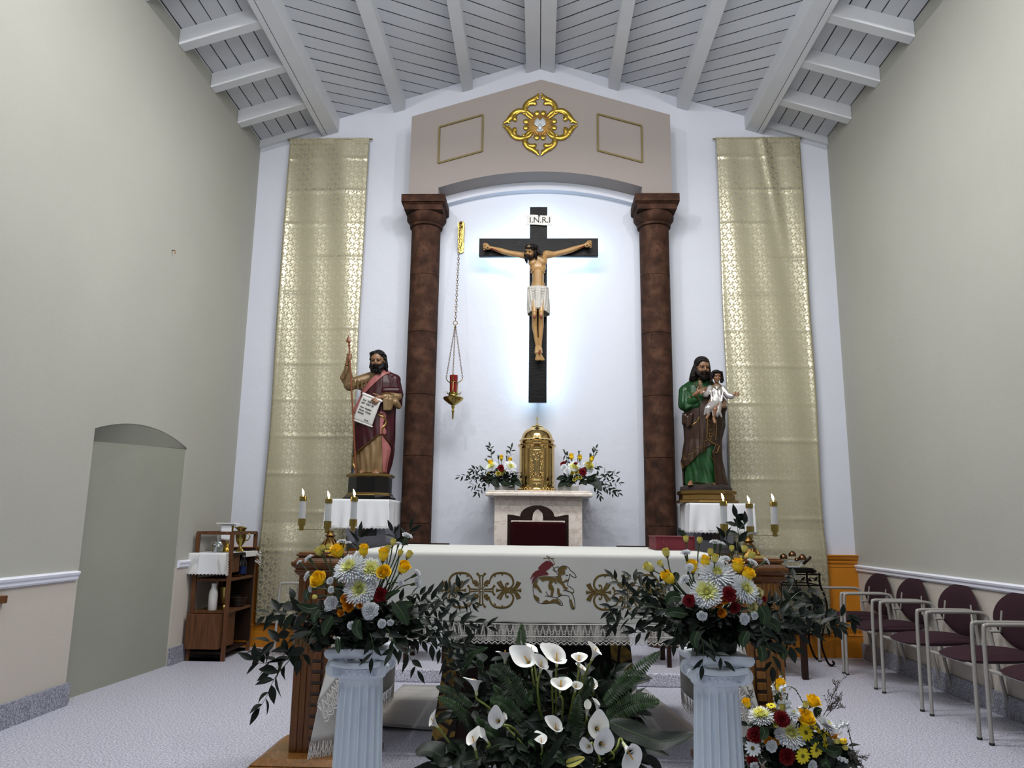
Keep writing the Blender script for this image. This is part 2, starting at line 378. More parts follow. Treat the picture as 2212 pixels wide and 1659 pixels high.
    def grid(s, fn, nu, nv, closed_u=False, mi=0, thick=0.):
        vs = [[Vector(fn(i/nu, j/nv)) for i in range(nu if closed_u else nu+1)] for j in range(nv+1)]
        n = len(vs[0]); k = len(s.v)
        for r in vs: s.v += r
        for j in range(nv):
            for i in range(n if closed_u else n-1):
                s.f.append((k+j*n+i, k+j*n+(i+1) % n, k+(j+1)*n+(i+1) % n, k+(j+1)*n+i)); s.m.append(mi)
        return s
    def prism(s, poly, ax, a0, a1, mi=0):
        'polygon in the two other axes, extruded along ax (0 x, 1 y, 2 z)'
        def P(p, a): return (a, p[0], p[1]) if ax == 0 else (p[0], a, p[1]) if ax == 1 else (p[0], p[1], a)
        n = len(poly); vs = [P(p, a0) for p in poly]+[P(p, a1) for p in poly]
        fs = [tuple(range(n-1, -1, -1)), tuple(range(n, 2*n))]+[(i, (i+1) % n, n+(i+1) % n, n+i) for i in range(n)]
        return s.add(vs, fs, mi)
    def build(s, name, mats, parent=None, smooth=35, bevel=0, solid=0, world=True, sub=0, keep=False):
        me = bpy.data.meshes.new(name)
        off = Vector(parent_world(parent)) if (parent is not None and world) else Vector((0, 0, 0))
        me.from_pydata([tuple(p-off) for p in s.v], [], s.f)
        if isinstance(mats, str): mats = [mats]
        for m in mats: me.materials.append(MATS[m])
        if len(mats) > 1: me.polygons.foreach_set('material_index', s.m)
        bm = bmesh.new(); bm.from_mesh(me)
        if not keep: bmesh.ops.recalc_face_normals(bm, faces=bm.faces)
        bm.to_mesh(me); bm.free()
        o = bpy.data.objects.new(name, me); COL.objects.link(o)
        if parent is not None: o.parent = parent
        finish(o, smooth, bevel, solid, sub)
        return o
def finish(o, smooth=35, bevel=0, solid=0, sub=0):
    me = o.data
    if smooth:
        me.polygons.foreach_set('use_smooth', [True]*len(me.polygons))
        if smooth < 170: me.set_sharp_from_angle(angle=radians(smooth))
    if solid: md = o.modifiers.new('solid', 'SOLIDIFY'); md.thickness = solid; md.offset = 0
    if bevel: md = o.modifiers.new('bevel', 'BEVEL'); md.width = bevel; md.segments = 2; md.limit_method = 'ANGLE'; md.angle_limit = radians(40)
    if sub: md = o.modifiers.new('sub', 'SUBSURF'); md.levels = sub; md.render_levels = sub
def parent_world(p):
    v = Vector((0, 0, 0))
    while p is not None: v += p.location; p = p.parent
    return v
def tag(o, label=None, cat=None, group=None, kind=None):
    if label: o['label'] = label
    if cat: o['category'] = cat
    if group: o['group'] = group
    if kind: o['kind'] = kind
    return o
def thing(name, loc, label, cat, group=None, rz=0):
    o = bpy.data.objects.new(name, None); COL.objects.link(o); o.empty_display_size = .05
    o.location = loc; o.rotation_euler = (0, 0, rz)
    return tag(o, label, cat, group)
def struct(name, mb, mats, **k):
    o = mb.build(name, mats, None, **k); o['kind'] = 'structure'; return o
def copy_tree(o, parent=None):
    c = o.copy(); COL.objects.link(c)
    if parent is not None: c.parent = parent
    for ch in [x for x in bpy.data.objects if x.parent == o]: copy_tree(ch, c)
    return c
def organic(name, mb, mats, parent, vox=.005, it=5, fac=.5):
    'fuses overlapping solids into one continuous skin'
    tmp = mb.build(name+'_raw', mats, None, smooth=0)
    md = tmp.modifiers.new('r', 'REMESH'); md.mode = 'VOXEL'; md.voxel_size = vox; md.use_smooth_shade = True
    if it: ms = tmp.modifiers.new('s', 'SMOOTH'); ms.factor = fac; ms.iterations = it
    dg = bpy.context.evaluated_depsgraph_get(); dg.update()
    me = bpy.data.meshes.new_from_object(tmp.evaluated_get(dg)); bpy.data.objects.remove(tmp)
    me.name = name
    if parent is not None: me.transform(Matrix.Translation(-parent_world(parent)))
    o = bpy.data.objects.new(name, me); COL.objects.link(o)
    if parent is not None: o.parent = parent
    me.polygons.foreach_set('use_smooth', [True]*len(me.polygons))
    if not me.materials: me.materials.append(MATS[mats if isinstance(mats, str) else mats[0]])
    return o
def text(name, body, size, loc, R, m, parent, thick=.0006, shear=0., bold=0.):
    cu = bpy.data.curves.new(name, 'FONT'); cu.body = body; cu.size = size; cu.extrude = thick; cu.shear = shear; cu.offset = bold
    cu.align_x = 'LEFT'; t = bpy.data.objects.new(name, cu); COL.objects.link(t)
    dg = bpy.context.evaluated_depsgraph_get(); dg.update()
    me = bpy.data.meshes.new_from_object(t.evaluated_get(dg)); bpy.data.objects.remove(t)
    off = parent_world(parent)
    me.transform(Matrix.Translation(Vector(loc)-off) @ R.to_4x4()); me.materials.clear(); me.materials.append(MATS[m])
    o = bpy.data.objects.new(name, me); COL.objects.link(o); o.parent = parent; return o
def spline(pts, k=6):
    'Catmull-Rom through pts'
    pts = [Vector(p) for p in pts]; out = []
    for i in range(len(pts)-1):
        p0 = pts[max(i-1, 0)]; p1 = pts[i]; p2 = pts[i+1]; p3 = pts[min(i+2, len(pts)-1)]
        for j in range(k):
            t = j/k; out.append(.5*((2*p1)+(p2-p0)*t+(2*p0-5*p1+4*p2-p3)*t*t+(3*p1-p0-3*p2+p3)*t**3))
    out.append(pts[-1]); return out
def lerp(a, b, t): return a+(b-a)*t
def interp(tab, x):
    if x <= tab[0][0]: return tab[0][1:]
    for a, b in zip(tab, tab[1:]):
        if x <= b[0]:
            t = (x-a[0])/(b[0]-a[0]); return tuple(lerp(p, q, t) for p, q in zip(a[1:], b[1:]))
    return tab[-1][1:]

# ---------------------------------------------------------------- the room
XW, ZR, SL, YF = 3.25, 6.645, .318, -12.5            # half width, ridge, roof slope, how far the nave runs behind the camera
def roofz(x): return ZR-SL*abs(x)
struct('floor', MB().box(-XW-.4, XW+.4, YF, .3, -.15, 0), 'floor_speck', smooth=0)
b = MB().prism([(-XW-.3, 0), (XW+.3, 0), (XW+.3, roofz(XW+.3)), (0, ZR), (-XW-.3, roofz(XW+.3))], 1, 0, .25)
struct('wall_back', b, 'wall_white', smooth=0)
RAIL = .845
def sidewall(sg, name):
    x0, x1 = XW*sg, (XW+.35)*sg
    up = MB(); lo = MB(); top = roofz(XW)+.12
    def slab(mb, y0, y1, z0, z1, mi=0): mb.box(min(x0, x1), max(x0, x1), y0, y1, z0, z1, mi)
    if sg > 0:
        slab(up, YF, 0, RAIL, top); slab(up, YF, 0, 0, RAIL, 1)
    else:
        ya, yb = -2.62, -1.145; zs, za = 1.92, 2.03
        slab(up, YF, ya, RAIL, top); slab(up, YF, ya, 0, RAIL, 1)
        slab(up, yb, 0, RAIL, top); slab(up, yb, 0, 0, RAIL, 1)
        n = 20; arc = []
        for i in range(n+1):
            t = i/n; y = lerp(ya, yb, t); arc.append((y, zs+(za-zs)*(1-(2*t-1)**2)))
        up.prism(arc+[(yb, top), (ya, top)], 0, x0, x1)
    return struct(name, up, ['wall_side', 'wall_low'], smooth=0)
sidewall(-1, 'wall_left'); sidewall(1, 'wall_right')
# the shallow arched recess in the left wall: slanting soffit and a back panel that leans away from the room
nb = MB(); ya, yb = -2.66, -1.10
def nback(y): return -XW-.012-.10*(yb-y)/(yb-ya)
nb.add([(nback(ya), ya, 0), (nback(yb), yb, 0), (nback(yb), yb, 1.915), (nback(ya), ya, 1.83)], [(0, 1, 2, 3)])
nb.add([(nback(ya)-.06, ya, 0), (nback(yb)-.06, yb, 0), (nback(yb)-.06, yb, 1.9), (nback(ya)-.06, ya, 1.8)], [(0, 3, 2, 1)])
def soff(u, v):
    y = lerp(-2.62, -1.145, u); z = 1.92+.11*(1-(2*u-1)**2)+.004
    yy = lerp(ya, yb, u)
    return (lerp(-XW-.001, nback(yy), v), y, lerp(z, lerp(1.83, 1.915, u), v))
nb.grid(soff, 20, 6)
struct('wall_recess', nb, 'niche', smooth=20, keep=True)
# mouldings
RAILP = [(0, 0), (.012, 0), (.02, .012), (.02, .03), (.03, .04), (.034, .055), (.026, .062), (0, .066)]
def rail(name, sg, y0, y1):
    b = MB(); b.prism([((XW-p[0])*sg, RAIL-.005+p[1]) for p in RAILP], 1, y0, y1)
    struct(name, b, 'white_trim', smooth=0)
rail('trim_1', 1, YF, -.03); rail('trim_2', -1, YF, -2.645); rail('trim_3', -1, -1.13, 0)
def baseb(name, boxes):
    b = MB()
    for q in boxes: b.box(*q)
    struct(name, b, 'base_speck', smooth=0)
baseb('baseboard_right', [(XW-.022, XW, YF, -.02, 0, .15)])
baseb('baseboard_left', [(-XW, -XW+.022, YF, -2.60, 0, .15), (-XW, -XW+.022, -1.15, 0, 0, .15)])
# ochre dado along the back wall with its cap and its skirting
for n, (a, c) in enumerate(((-XW, -1.45), (1.45, XW))):
    b = MB(); b.box(a, c, -.03, 0, 0, .97); b.box(a, c, -.05, 0, 0, .20)
    b.prism([(0, .91), (-.04, .915), (-.045, .93), (-.038, .94), (-.058, .96), (-.066, .985), (-.075, .99), (-.075, 1.0), (0, 1.0)], 0, a, c)
    b.prism([(0, .88), (-.036, .88), (-.036, .893), (0, .895)], 0, a, c)
    b.prism([(0, .20), (-.05, .20), (-.056, .215), (-.04, .23), (0, .235)], 0, a, c)
    struct('trim_%d' % (n+4), b, 'ochre', smooth=0)
# roof boarding and beams
ceil = MB()
for sg in (-1, 1):
    x1 = (XW+.1)*sg; xm = 2.45*sg; T = .06
    for (a, c, mi) in ((0, xm, 0 if sg < 0 else 1), (xm, x1, 2)):
        za, zc = roofz(a), roofz(c)
        ceil.add([(a, YF, za), (c, YF, zc), (c, .02, zc), (a, .02, za), (a, YF, za+T), (c, YF, zc+T), (c, .02, zc+T), (a, .02, za+T)],
                 [(0, 1, 2, 3), (4, 7, 6, 5), (0, 4, 5, 1), (2, 6, 7, 3), (1, 5, 6, 2), (0, 3, 7, 4)], mi)
CE = struct('ceiling', ceil, ['boards_left', 'boards_right', 'boards_edge'], smooth=0)
def beam(x0, x1, depth):
    b = MB(); s = 1 if x0+x1 > 0 else -1
    z = [roofz(x0)+.03, roofz(x1)+.03]; drop = min(roofz(x0), roofz(x1))-depth
    th = atan2(SL, 1)*-s
    b.add([(x0, YF, z[0]), (x1, YF, z[1]), (x1, YF, roofz(x1)-depth), (x0, YF, roofz(x0)-depth)]+[(x0, -.0, z[0]), (x1, -.0, z[1]), (x1, -.0, roofz(x1)-depth), (x0, -.0, roofz(x0)-depth)],
          [(0, 1, 2, 3), (4, 7, 6, 5), (0, 4, 5, 1), (1, 5, 6, 2), (2, 6, 7, 3), (3, 7, 4, 0)])
    b.build('beam', 'beam_white', CE, smooth=0, bevel=.006)
for sg in (-1, 1):
    for a, c, d in ((.004, .165, .13), (.79, .91, .13), (1.575, 1.70, .135), (2.34, 2.475, .17), (2.482, 2.53, .17)):
        beam(a*sg, c*sg, d)
    for k in range(16):
        yc = -.60-.672*k-.03
        b = MB(); x0, x1 = 2.53*sg, (XW-.001)*sg
        vs = []
        for x in (x0, x1):
            for y in (yc-.055, yc+.055):
                vs += [(x, y, roofz(x)+.03), (x, y, roofz(x)-.15)]
        b.add(vs, [(0, 1, 3, 2), (4, 6, 7, 5), (0, 4, 5, 1), (2, 3, 7, 6), (1, 5, 7, 3), (0, 2, 6, 4)])
        b.build('rafter', 'beam_white', CE, smooth=0, bevel=.006)
    b = MB(); x0, x1 = 2.53*sg, (XW-.001)*sg        # ledger against the back wall
    vs = []
    for x in (x0, x1):
        for y in (-.04, 0): vs += [(x, y, roofz(x)+.03), (x, y, roofz(x)-.085)]
    b.add(vs, [(0, 1, 3, 2), (4, 6, 7, 5), (0, 4, 5, 1), (2, 3, 7, 6), (1, 5, 7, 3), (0, 2, 6, 4)])
    b.build('ledger', 'beam_white', CE, smooth=0)

# platform under the presider's chair, and the mat in front of it
struct('floor_step', MB().box(-1.5, 1.5, -1.62, 0, 0, .105), 'floor_speck', smooth=0, bevel=.012)
def fm(u, v):
    x = lerp(-1.12, 1.02, u) if v < .5 else lerp(-1.05, .86, u)
    x = lerp(lerp(-1.12, 1.02, u), lerp(-1.05, .85, u), v); y = lerp(-3.05, -1.78, v)
    return (x, y, .012+.010*sin(u*9+1)*(1-v)**3+.004*sin(u*23)*(1-v)**2)
b = MB().grid(fm, 40, 16)
o = b.build('floor_mat', 'floor_mat', None, smooth=60, solid=.007)
tag(o, 'pale grey vinyl mat lying on the floor under and behind the altar', 'mat')

# ---------------------------------------------------------------- pediment and stone columns
PT = thing('arch_pediment', (0, -.16, 4.78), 'greyish mauve gabled panel with a low arch resting on the two stone columns', 'pediment')
pf, pbk = -.34, -.001
n = 24; arc = []
for i in range(n+1):
    t = i/n; x = lerp(1.107, -1.107, t); arc.append((x, 4.875+.185*(1-(x/1.107)**2)))
poly = [(-1.43, 4.765), (-1.43, 5.725), (0.01, 6.165), (1.43, 5.725), (1.43, 4.765), (1.107, 4.765)]+arc+[(-1.107, 4.765)]
MB().prism(poly, 1, pf, pbk).build('panel', 'mauve', PT, smooth=20)
for sg in (-1, 1):
    b = MB(); c = [(1.115, 5.16), (1.115, 5.59), (.635, 5.735), (.635, 5.30)]
    for i in range(4):
        p, q_ = c[i], c[(i+1) % 4]
        b.bar((p[0]*sg, pf-.006, p[1]), (q_[0]*sg, pf-.006, q_[1]), .02, .018)
    b.build('rectangular_moulding', 'gold_line', PT, smooth=0)
# plaster reveal just under the arch
b = MB(); inner = [(x*.985, z-.03) for x, z in arc]
for i in range(n):
    (xa, za), (xb, zb) = arc[i], arc[i+1]
    b.add([(xa, -.08, za), (xb, -.08, zb), (xb, -.08, zb-.09), (xa, -.08, za-.09), (xa, 0, za), (xb, 0, zb), (xb, 0, zb-.09), (xa, 0, za-.09)],
          [(0, 1, 2, 3), (3, 2, 6, 7), (0, 3, 7, 4), (1, 5, 6, 2)])
b.build('plaster_reveal', 'wall_white', PT, smooth=20)
for sg, lab in ((-1, 'brown volcanic stone column to the left of the hanging red lamp'), (1, 'brown volcanic stone column beside the bearded statue in green robe')):
    cx, cy, R = 1.248*sg, -.19, .158
    CT = thing('stone_column', (cx, cy, 0), lab, 'column', 'brown stone columns')
    joints = [0, .62, 1.262, 1.945, 2.585, 3.255, 3.893, 4.45]
    for z0, z1 in zip(joints, joints[1:]):
        MB().lathe([(R-.006, z0), (R, z0+.006), (R, z1-.005), (R-.006, z1)], (cx, cy, 0), 48).build('drum', 'cantera', CT, smooth=35)
    b = MB(); b.lathe([(R, 4.45), (R+.02, 4.455), (R+.022, 4.475), (R+.008, 4.485), (R+.03, 4.505), (R+.055, 4.54), (R+.058, 4.575), (R+.04, 4.605)], (cx, cy, 0), 48)
    b.build('echinus', 'cantera', CT, smooth=50)
    b = MB(); h = .215
    for (ha, hb, z0, z1) in ((h-.008, h-.008, 4.60, 4.655), (h-.008, h+.02, 4.655, 4.672), (h+.02, h+.02, 4.68, 4.764)):
        b.frus((cx+.01*sg-ha, cx+.01*sg+ha, cy-ha, cy+.18), (cx+.01*sg-hb, cx+.01*sg+hb, cy-hb, cy+.18), z0, z1)
    b.build('abacus', 'cantera', CT, smooth=0)

# ---------------------------------------------------------------- gilded medallion on the pediment
def pl(c, pts): return [Vector((c[0]+x, c[1], c[2]+z)) for x, z in pts]
MC = Vector((0, -.345, 5.612))
MT = thing('gilded_medallion', tuple(MC), 'gilded openwork four-lobed medallion with a silver dove, mounted high on the pediment', 'medallion')
U = .412/790.                                    # one unit of the drawing in metres
def mp(x, z, d=-.012): return Vector((MC.x+x*U, MC.y+d, MC.z+z*U))
def scroll(mb, pts, w, d=-.012, fl=.5, k=6):
    sp = spline([(x, z, 0) for x, z in pts], k); n = len(sp)
    ws = [(w[min(int(i/(n-1)*(len(w)-1)), len(w)-2)]*(1-(i/(n-1)*(len(w)-1)) % 1)+w[min(int(i/(n-1)*(len(w)-1))+1, len(w)-1)]*((i/(n-1)*(len(w)-1)) % 1)) for i in range(n)]
    ws[-1] = w[-1]
    mb.tube([mp(p.x, p.y, d) for p in sp], [max(a*1.3, 2)*U for a in ws], 8, flat=fl, up=(0, 1, 0))
# one lobe (the top one) and its mirror, then turned to the other three places
LOBE = [([(0+25, 620), (60, 560), (150, 480), (255, 420), (312, 330), (315, 250), (290, 150), (240, 90), (180, 40)], [8, 30, 44, 40, 44, 40, 34, 28, 16]),
        ([(285, 350), (260, 420), (200, 470), (120, 505), (60, 520), (40, 480)], [18, 34, 34, 30, 26, 8]),
        ([(300, 220), (280, 320), (240, 380), (180, 400), (120, 390), (105, 350)], [16, 26, 34, 40, 42, 22]),
        ([(80, 560), (45, 590), (22, 600)], [10, 22, 20])]
for q_, (ax, az) in enumerate((((0, 1)), ((1, 0)), ((0, -1)), ((-1, 0)))):
    b = MB()
    for s in (-1, 1):
        for pts, w in LOBE:
            pp = []
            for x, z in pts:
                x *= s; z0 = z+95 if z > 0 else z
                X_, Z_ = (x, z0*1.0) if ax == 0 else (z0*1.105, x)
                if az: Z_ *= az
                if ax: X_ *= ax
                pp.append((X_, Z_))
            scroll(b, pp, w)
    b.build('scroll_lobe', 'gilt', MT, smooth=60)
for sx in (-1, 1):
    for sz in (-1, 1):
        b = MB(); scroll(b, [(230*sx, 215*sz), (300*sx, 290*sz), (355*sx, 330*sz), (390*sx, 345*sz)], [10, 34, 30, 4])
        scroll(b, [(230*sx, 240*sz), (340*sx, 250*sz), (400*sx, 310*sz)], [10, 22, 4])
        b.build('corner_leaf', 'gilt', MT, smooth=60)
b = MB()
for k in range(44):
    a = 2*pi*k/44+.07; r1 = 290+50*((k*7) % 3)/2; z0 = 0
    R = frame_to((cos(a), 0, sin(a)), (0, 1, 0))
    p0 = mp(60*cos(a), 60*sin(a), -.018); p1 = mp(r1*cos(a), r1*sin(a)*.98-5, -.008)
    b.tube([p0, (p0+p1)/2, p1], [10*U, 17*U, 9*U], 6, flat=.6, up=(0, 1, 0))
b.build('sunburst', 'gilt_dull', MT, smooth=40)
for k, (x, z) in enumerate(((-65, 260), (65, 260), (-300, 70), (-300, -75), (300, 75), (300, -75), (-65, -300), (65, -300))):
    MB().ell(mp(x, z, -.01), (58*U, .012, 58*U), nu=20, nv=8).build('boss', 'gilt', MT, smooth=60)
DV = MB().ell(mp(0, -95, -.035), (50*U, .016, 70*U), nu=14, nv=8); DV.ell(mp(0, 20, -.04), (26*U, .014, 50*U), nu=12, nv=8)
for s in (-1, 1):
    for k in range(6):
        a = radians(84-12*k); L = 190-16*k; bx = 20*s
        DV.tube([mp(bx, -50-6*k, -.03), mp(bx+s*cos(a)*L*.6, -60+sin(a)*L*.6, -.034), mp(bx+s*cos(a)*L*.8+s*20, -60+sin(a)*L, -.03)], [14*U, 22*U, 7*U], 6, flat=.4, up=(0, 1, 0))
DV.prism([(MC.x-75*U, MC.z-150*U), (MC.x-35*U, MC.z-190*U), (MC.x+35*U, MC.z-190*U), (MC.x+75*U, MC.z-150*U), (MC.x, MC.z-80*U)], 1, MC.y-.034, MC.y-.016)
DV.build('dove', 'silver_white', MT, smooth=40)

# ---------------------------------------------------------------- long brocade hangings
def banner(name, xl, xr, z1, z0, lab, seed, rod):
    BT = thing(name, ((xl+xr)/2, -.05, z0), lab, 'hanging', 'cream brocade wall hangings')
    rnd = random.Random(seed); ph = [rnd.uniform(0, 6) for _ in range(8)]
    crease = [z0+.32+k*.4 for k in range(14)]
    def f(u, v):
        z = lerp(z0, z1-.02, v); x = lerp(xl, xr, u)+.010*sin(z*3+ph[0])*(1-v)
        y = -.072-.028*max(0, min(1, (1.25-z)/.2))+.008*sin(x*7+ph[1]+z*.5)+.006*sin(x*17+z*1.3+ph[2])+.007*sin(z*2.1+ph[3])
        for c in crease:
            dz = (z-c)/.02
            if abs(dz) < 3: y -= .0065*math.exp(-dz*dz)*(.6+.4*sin(x*5+c*9))
        if seed == 2: y -= .03*math.exp(-((x-(xl+.52+(z1-z)*.13))/.05)**2)*max(0, 1-(z1-z)/1.6)
        y += .006*sin(u*40+z)*(1 if u < .03 or u > .97 else 0)
        return (x, y, z)
    MB().grid(f, 40, 420).build('brocade_cloth', 'brocade', BT, smooth=80, solid=.002)
    MB().box(xl+.0, xr-.0, -.072, -.058, z1-.075, z1-.0).build('top_hem', 'brocade', BT, smooth=0)
    MB().tube([(xl-.035 if rod < 0 else xl-.03, -.045, z1-.006), (xr+.035, -.045, z1-.004)], .008, 10).build('rod', 'gold_line', BT, smooth=60)
    for k in range(3):
        x = lerp(xl, xr, (k+.5)/3)
        MB().cap((x, -.03, z1-.004), (x, -.002, z1-.004), .006, .006).build('rod_hook', 'gold_line', BT)
banner('brocade_hanging', -2.885, -1.965, 5.62, .245, 'long cream floral brocade hanging left of the statue holding a spear', 1, -1)
banner('brocade_hanging', 1.99, 2.925, 5.60, .235, 'long cream floral brocade hanging right of the statue carrying a child', 2, 1)

# ---------------------------------------------------------------- crucifix
CX = thing('crucifix', (-.01, -.225, 2.52), 'large dark crucifix with a painted figure, glowing with light behind it on the white wall', 'crucifix')
yb_, yf = -.19, -.245
b = MB(); b.box(-.104, .085, yf, yb_, 2.52, 4.69); b.build('upright_beam', 'black_wood', CX, smooth=0, bevel=.003)
b = MB(); b.box(-.655, .636, yf-.002, yb_+.004, 4.125, 4.325); b.build('crossbeam', 'black_wood', CX, smooth=0, bevel=.003)
for z in (2.62, 3.4, 4.5):
    MB().box(-.03, .03, -.19, 0, z-.02, z+.02).build('wall_bracket', 'iron_dark', CX, smooth=0)
b = MB(); y0 = -.185
b.box(-.085, .066, y0, y0+.004, 2.57, 4.10); b.box(-.61, .59, y0, y0+.004, 4.16, 4.29); b.box(-.085, .066, y0, y0+.004, 4.34, 4.64)
b.build('light_strip', 'led', CX, smooth=0)
# titulus
def ban(u, v):
    x = lerp(-.150, .140, u); return (x, yf-.016-.012*sin(u*pi*2), lerp(4.475, 4.580, v)+.006*sin(u*pi*2))
b = MB(); L_, Rr = [], []
n = 16
top = [(lerp(-.155, .145, i/n), 4.585+.005*sin(i/n*2*pi)) for i in range(n+1)]
bot = [(lerp(.145, -.155, i/n), 4.472+.005*sin((1-i/n)*2*pi)) for i in range(n+1)]
poly = top+[(.118, 4.53)]+bot+[(-.128, 4.53)]
b.prism(poly, 1, yf-.022, yf-.012); b.build('title_scroll', 'paper', CX, smooth=0)
text('lettering', 'I.N.R.I', .092, (-.112, yf-.0235, 4.498), Matrix.Rotation(pi/2, 3, 'X'), 'ink', CX, .001)
MB().cap((-.005, yf-.03, 4.575), (-.005, yf, 4.575), .010, .008).build('nail', 'ink', CX)
# corpus: measured on the photograph (zoomed), carried a hand's breadth in front of the beam
def cz(zx, zy, d): return at(980+zx/3.4556, 420+zy/3.4556, yf-d)
def cz2(zx, zy, d): return at(1030+zx/8.193, 500+zy/8.193, yf-d)
B = MB()
neck = cz2(1075, 380, .10); chest = cz2(1085, 560, .085); belly = cz2(1085, 800, .075); pelv = cz2(1085, 1010, .075)
B.ell(cz2(1080, 505, .085), (.104, .060, .075)); B.ell(cz2(1000, 555, .10), (.055, .048, .048)); B.ell(cz2(1155, 540, .10), (.055, .048, .048))
B.ell(cz2(1080, 640, .085), (.088, .058, .085)); B.ell(cz2(1085, 800, .072), (.064, .043, .11)); B.ell(cz2(1085, 960, .075), (.073, .052, .08))
B.cap(cz2(1080, 480, .08), cz2(1085, 990, .07), .06, .062)
for s, sx in ((-1, 985), (1, 1175)):      # rib arch and ribs
    B.tube([cz2(1080+s*8, 625, .138), cz2(1080+s*45, 640, .135), cz2(1080+s*85, 690, .122), cz2(1080+s*112, 740, .1)], .0085, 6)
    for k in range(3): B.tube([cz2(1080+s*70, 640+k*28, .128), cz2(1080+s*130, 660+k*36, .09)], .006, 6)
    B.tube([cz2(1080+s*15, 470, .128), cz2(1080+s*95, 440, .12), cz2(1080+s*150, 420, .1)], .009, 6)
for s in (-1, 1): B.cap(cz2(1085+s*20, 690, .115), cz2(1085+s*18, 900, .112), .012, .011)
B.cap(cz2(1075, 470, .09), cz2(1010, 360, .12), .036, .032)
# arms
LA = [cz2(930, 440, .08), cz2(790, 420, .07), cz2(560, 380, .055), cz2(440, 345, .05), cz2(290, 300, .045), cz2(225, 285, .045)]
RA = [cz2(1235, 410, .08), cz2(1360, 410, .07), cz2(1560, 360, .055), cz2(1690, 320, .05), cz2(1850, 265, .045), cz2(1905, 245, .045)]
for A in (LA, RA):
    r = [.047, .033, .029, .030, .020, .016]
    for i in range(5): B.cap(A[i], A[i+1], r[i], r[i+1])
    B.ell((A[2]+A[3])/2, (.045, .028, .026), frame_to(A[3]-A[2], (0, 0, 1)) @ Matrix.Rotation(pi/2, 3, 'Y'))
# legs
for s, kx, fx, fy in ((-1, 603, 622, 1140), (1, 653, 645, 1150)):
    hip = cz(632+s*30, 760, .09); kn = cz(kx, 880, .15); cf = cz(kx-4*s+s*3, 985, .10); an = cz(fx, fy, .075)
    B.cap(hip, kn, .050, .028); B.cap(kn, cf, .027, .0285); B.cap(cf, an, .0285, .015); B.ell(cz(kx, 895, .17), (.025, .024, .034))
    toe = cz(625 if s < 0 else 655, 1225, .10)
    B.cap(an, cz((fx+toe.x*0)+s*2, 1180, .10), .022, .024)
    for k in range(5):
        tx = (612+k*7.5) if s < 0 else (644+k*7.5)
        B.cap(cz(fx+s*(k-2)*1.5, 1190, .105), cz(tx, 1236-abs(k-2)*1.5, .095), .012-.0008*k, .0085)
corpus = organic('body', B, 'flesh', CX, .0036, 3, .4)
# hands as their own fine mesh, five separate curled fingers round the nail
def fist(w, px, py, s, name):
    H = MB(); K = lambda a, c, d: cz2(a, c, d)
    palm = K(px, py, .05); H.cap(w, palm, .018, .024); H.ell(palm, (.026, .016, .028))
    for k in range(4):
        b0 = K(px+s*6+s*4*k*0, py-48+k*27, .058); b1 = K(px+s*52, py-55+k*31, .075); b2 = K(px+s*66, py-38+k*30, .098); b3 = K(px+s*40, py-28+k*28, .105)
        rr = .0078-.0006*k
        H.cap(b0, b1, rr+.001, rr); H.cap(b1, b2, rr, rr*.95); H.cap(b2, b3, rr*.95, rr*.8)
    t0 = K(px-s*30, py+38, .06); t1 = K(px+s*5, py+42, .085); t2 = K(px+s*30, py+12, .10)
    H.cap(t0, t1, .0105, .009); H.cap(t1, t2, .009, .0075)
    return organic(name, H, 'flesh', CX, .0026, 2)
fist(LA[-1], 185, 268, -1, 'hand'); fist(RA[-1], 1960, 225, 1, 'hand')
for p in (cz2(195, 285, .1), cz2(1950, 245, .1), cz(645, 1165, .14)): MB().cap(p, p+Vector((0, .05, 0)), .006, .004).build('nail', 'iron_dark', CX)
b = MB()
b.tube([cz2(255, 300, .066), cz2(340, 330, .078), cz2(440, 385, .083)], [.006, .005, .001], 6); b.tube([cz2(1910, 250, .066), cz2(1850, 280, .07), cz2(1780, 300, .073)], [.006, .005, .001], 6)
for x in (603, 652): b.ell(cz(x, 913, .188), (.012, .006, .018))
b.ell(cz(640, 1180, .130), (.010, .006, .02)); b.ell(cz2(958, 675, .128), (.009, .006, .006))
for p in ((958, 610), (1165, 587)): b.ell(cz2(p[0], p[1], .146), .0055)
b.build('wounds', 'blood', CX)
MB().ell(cz2(1088, 902, .114), (.005, .003, .007)).build('navel', 'wounds' if 0 else 'eye_dark', CX)
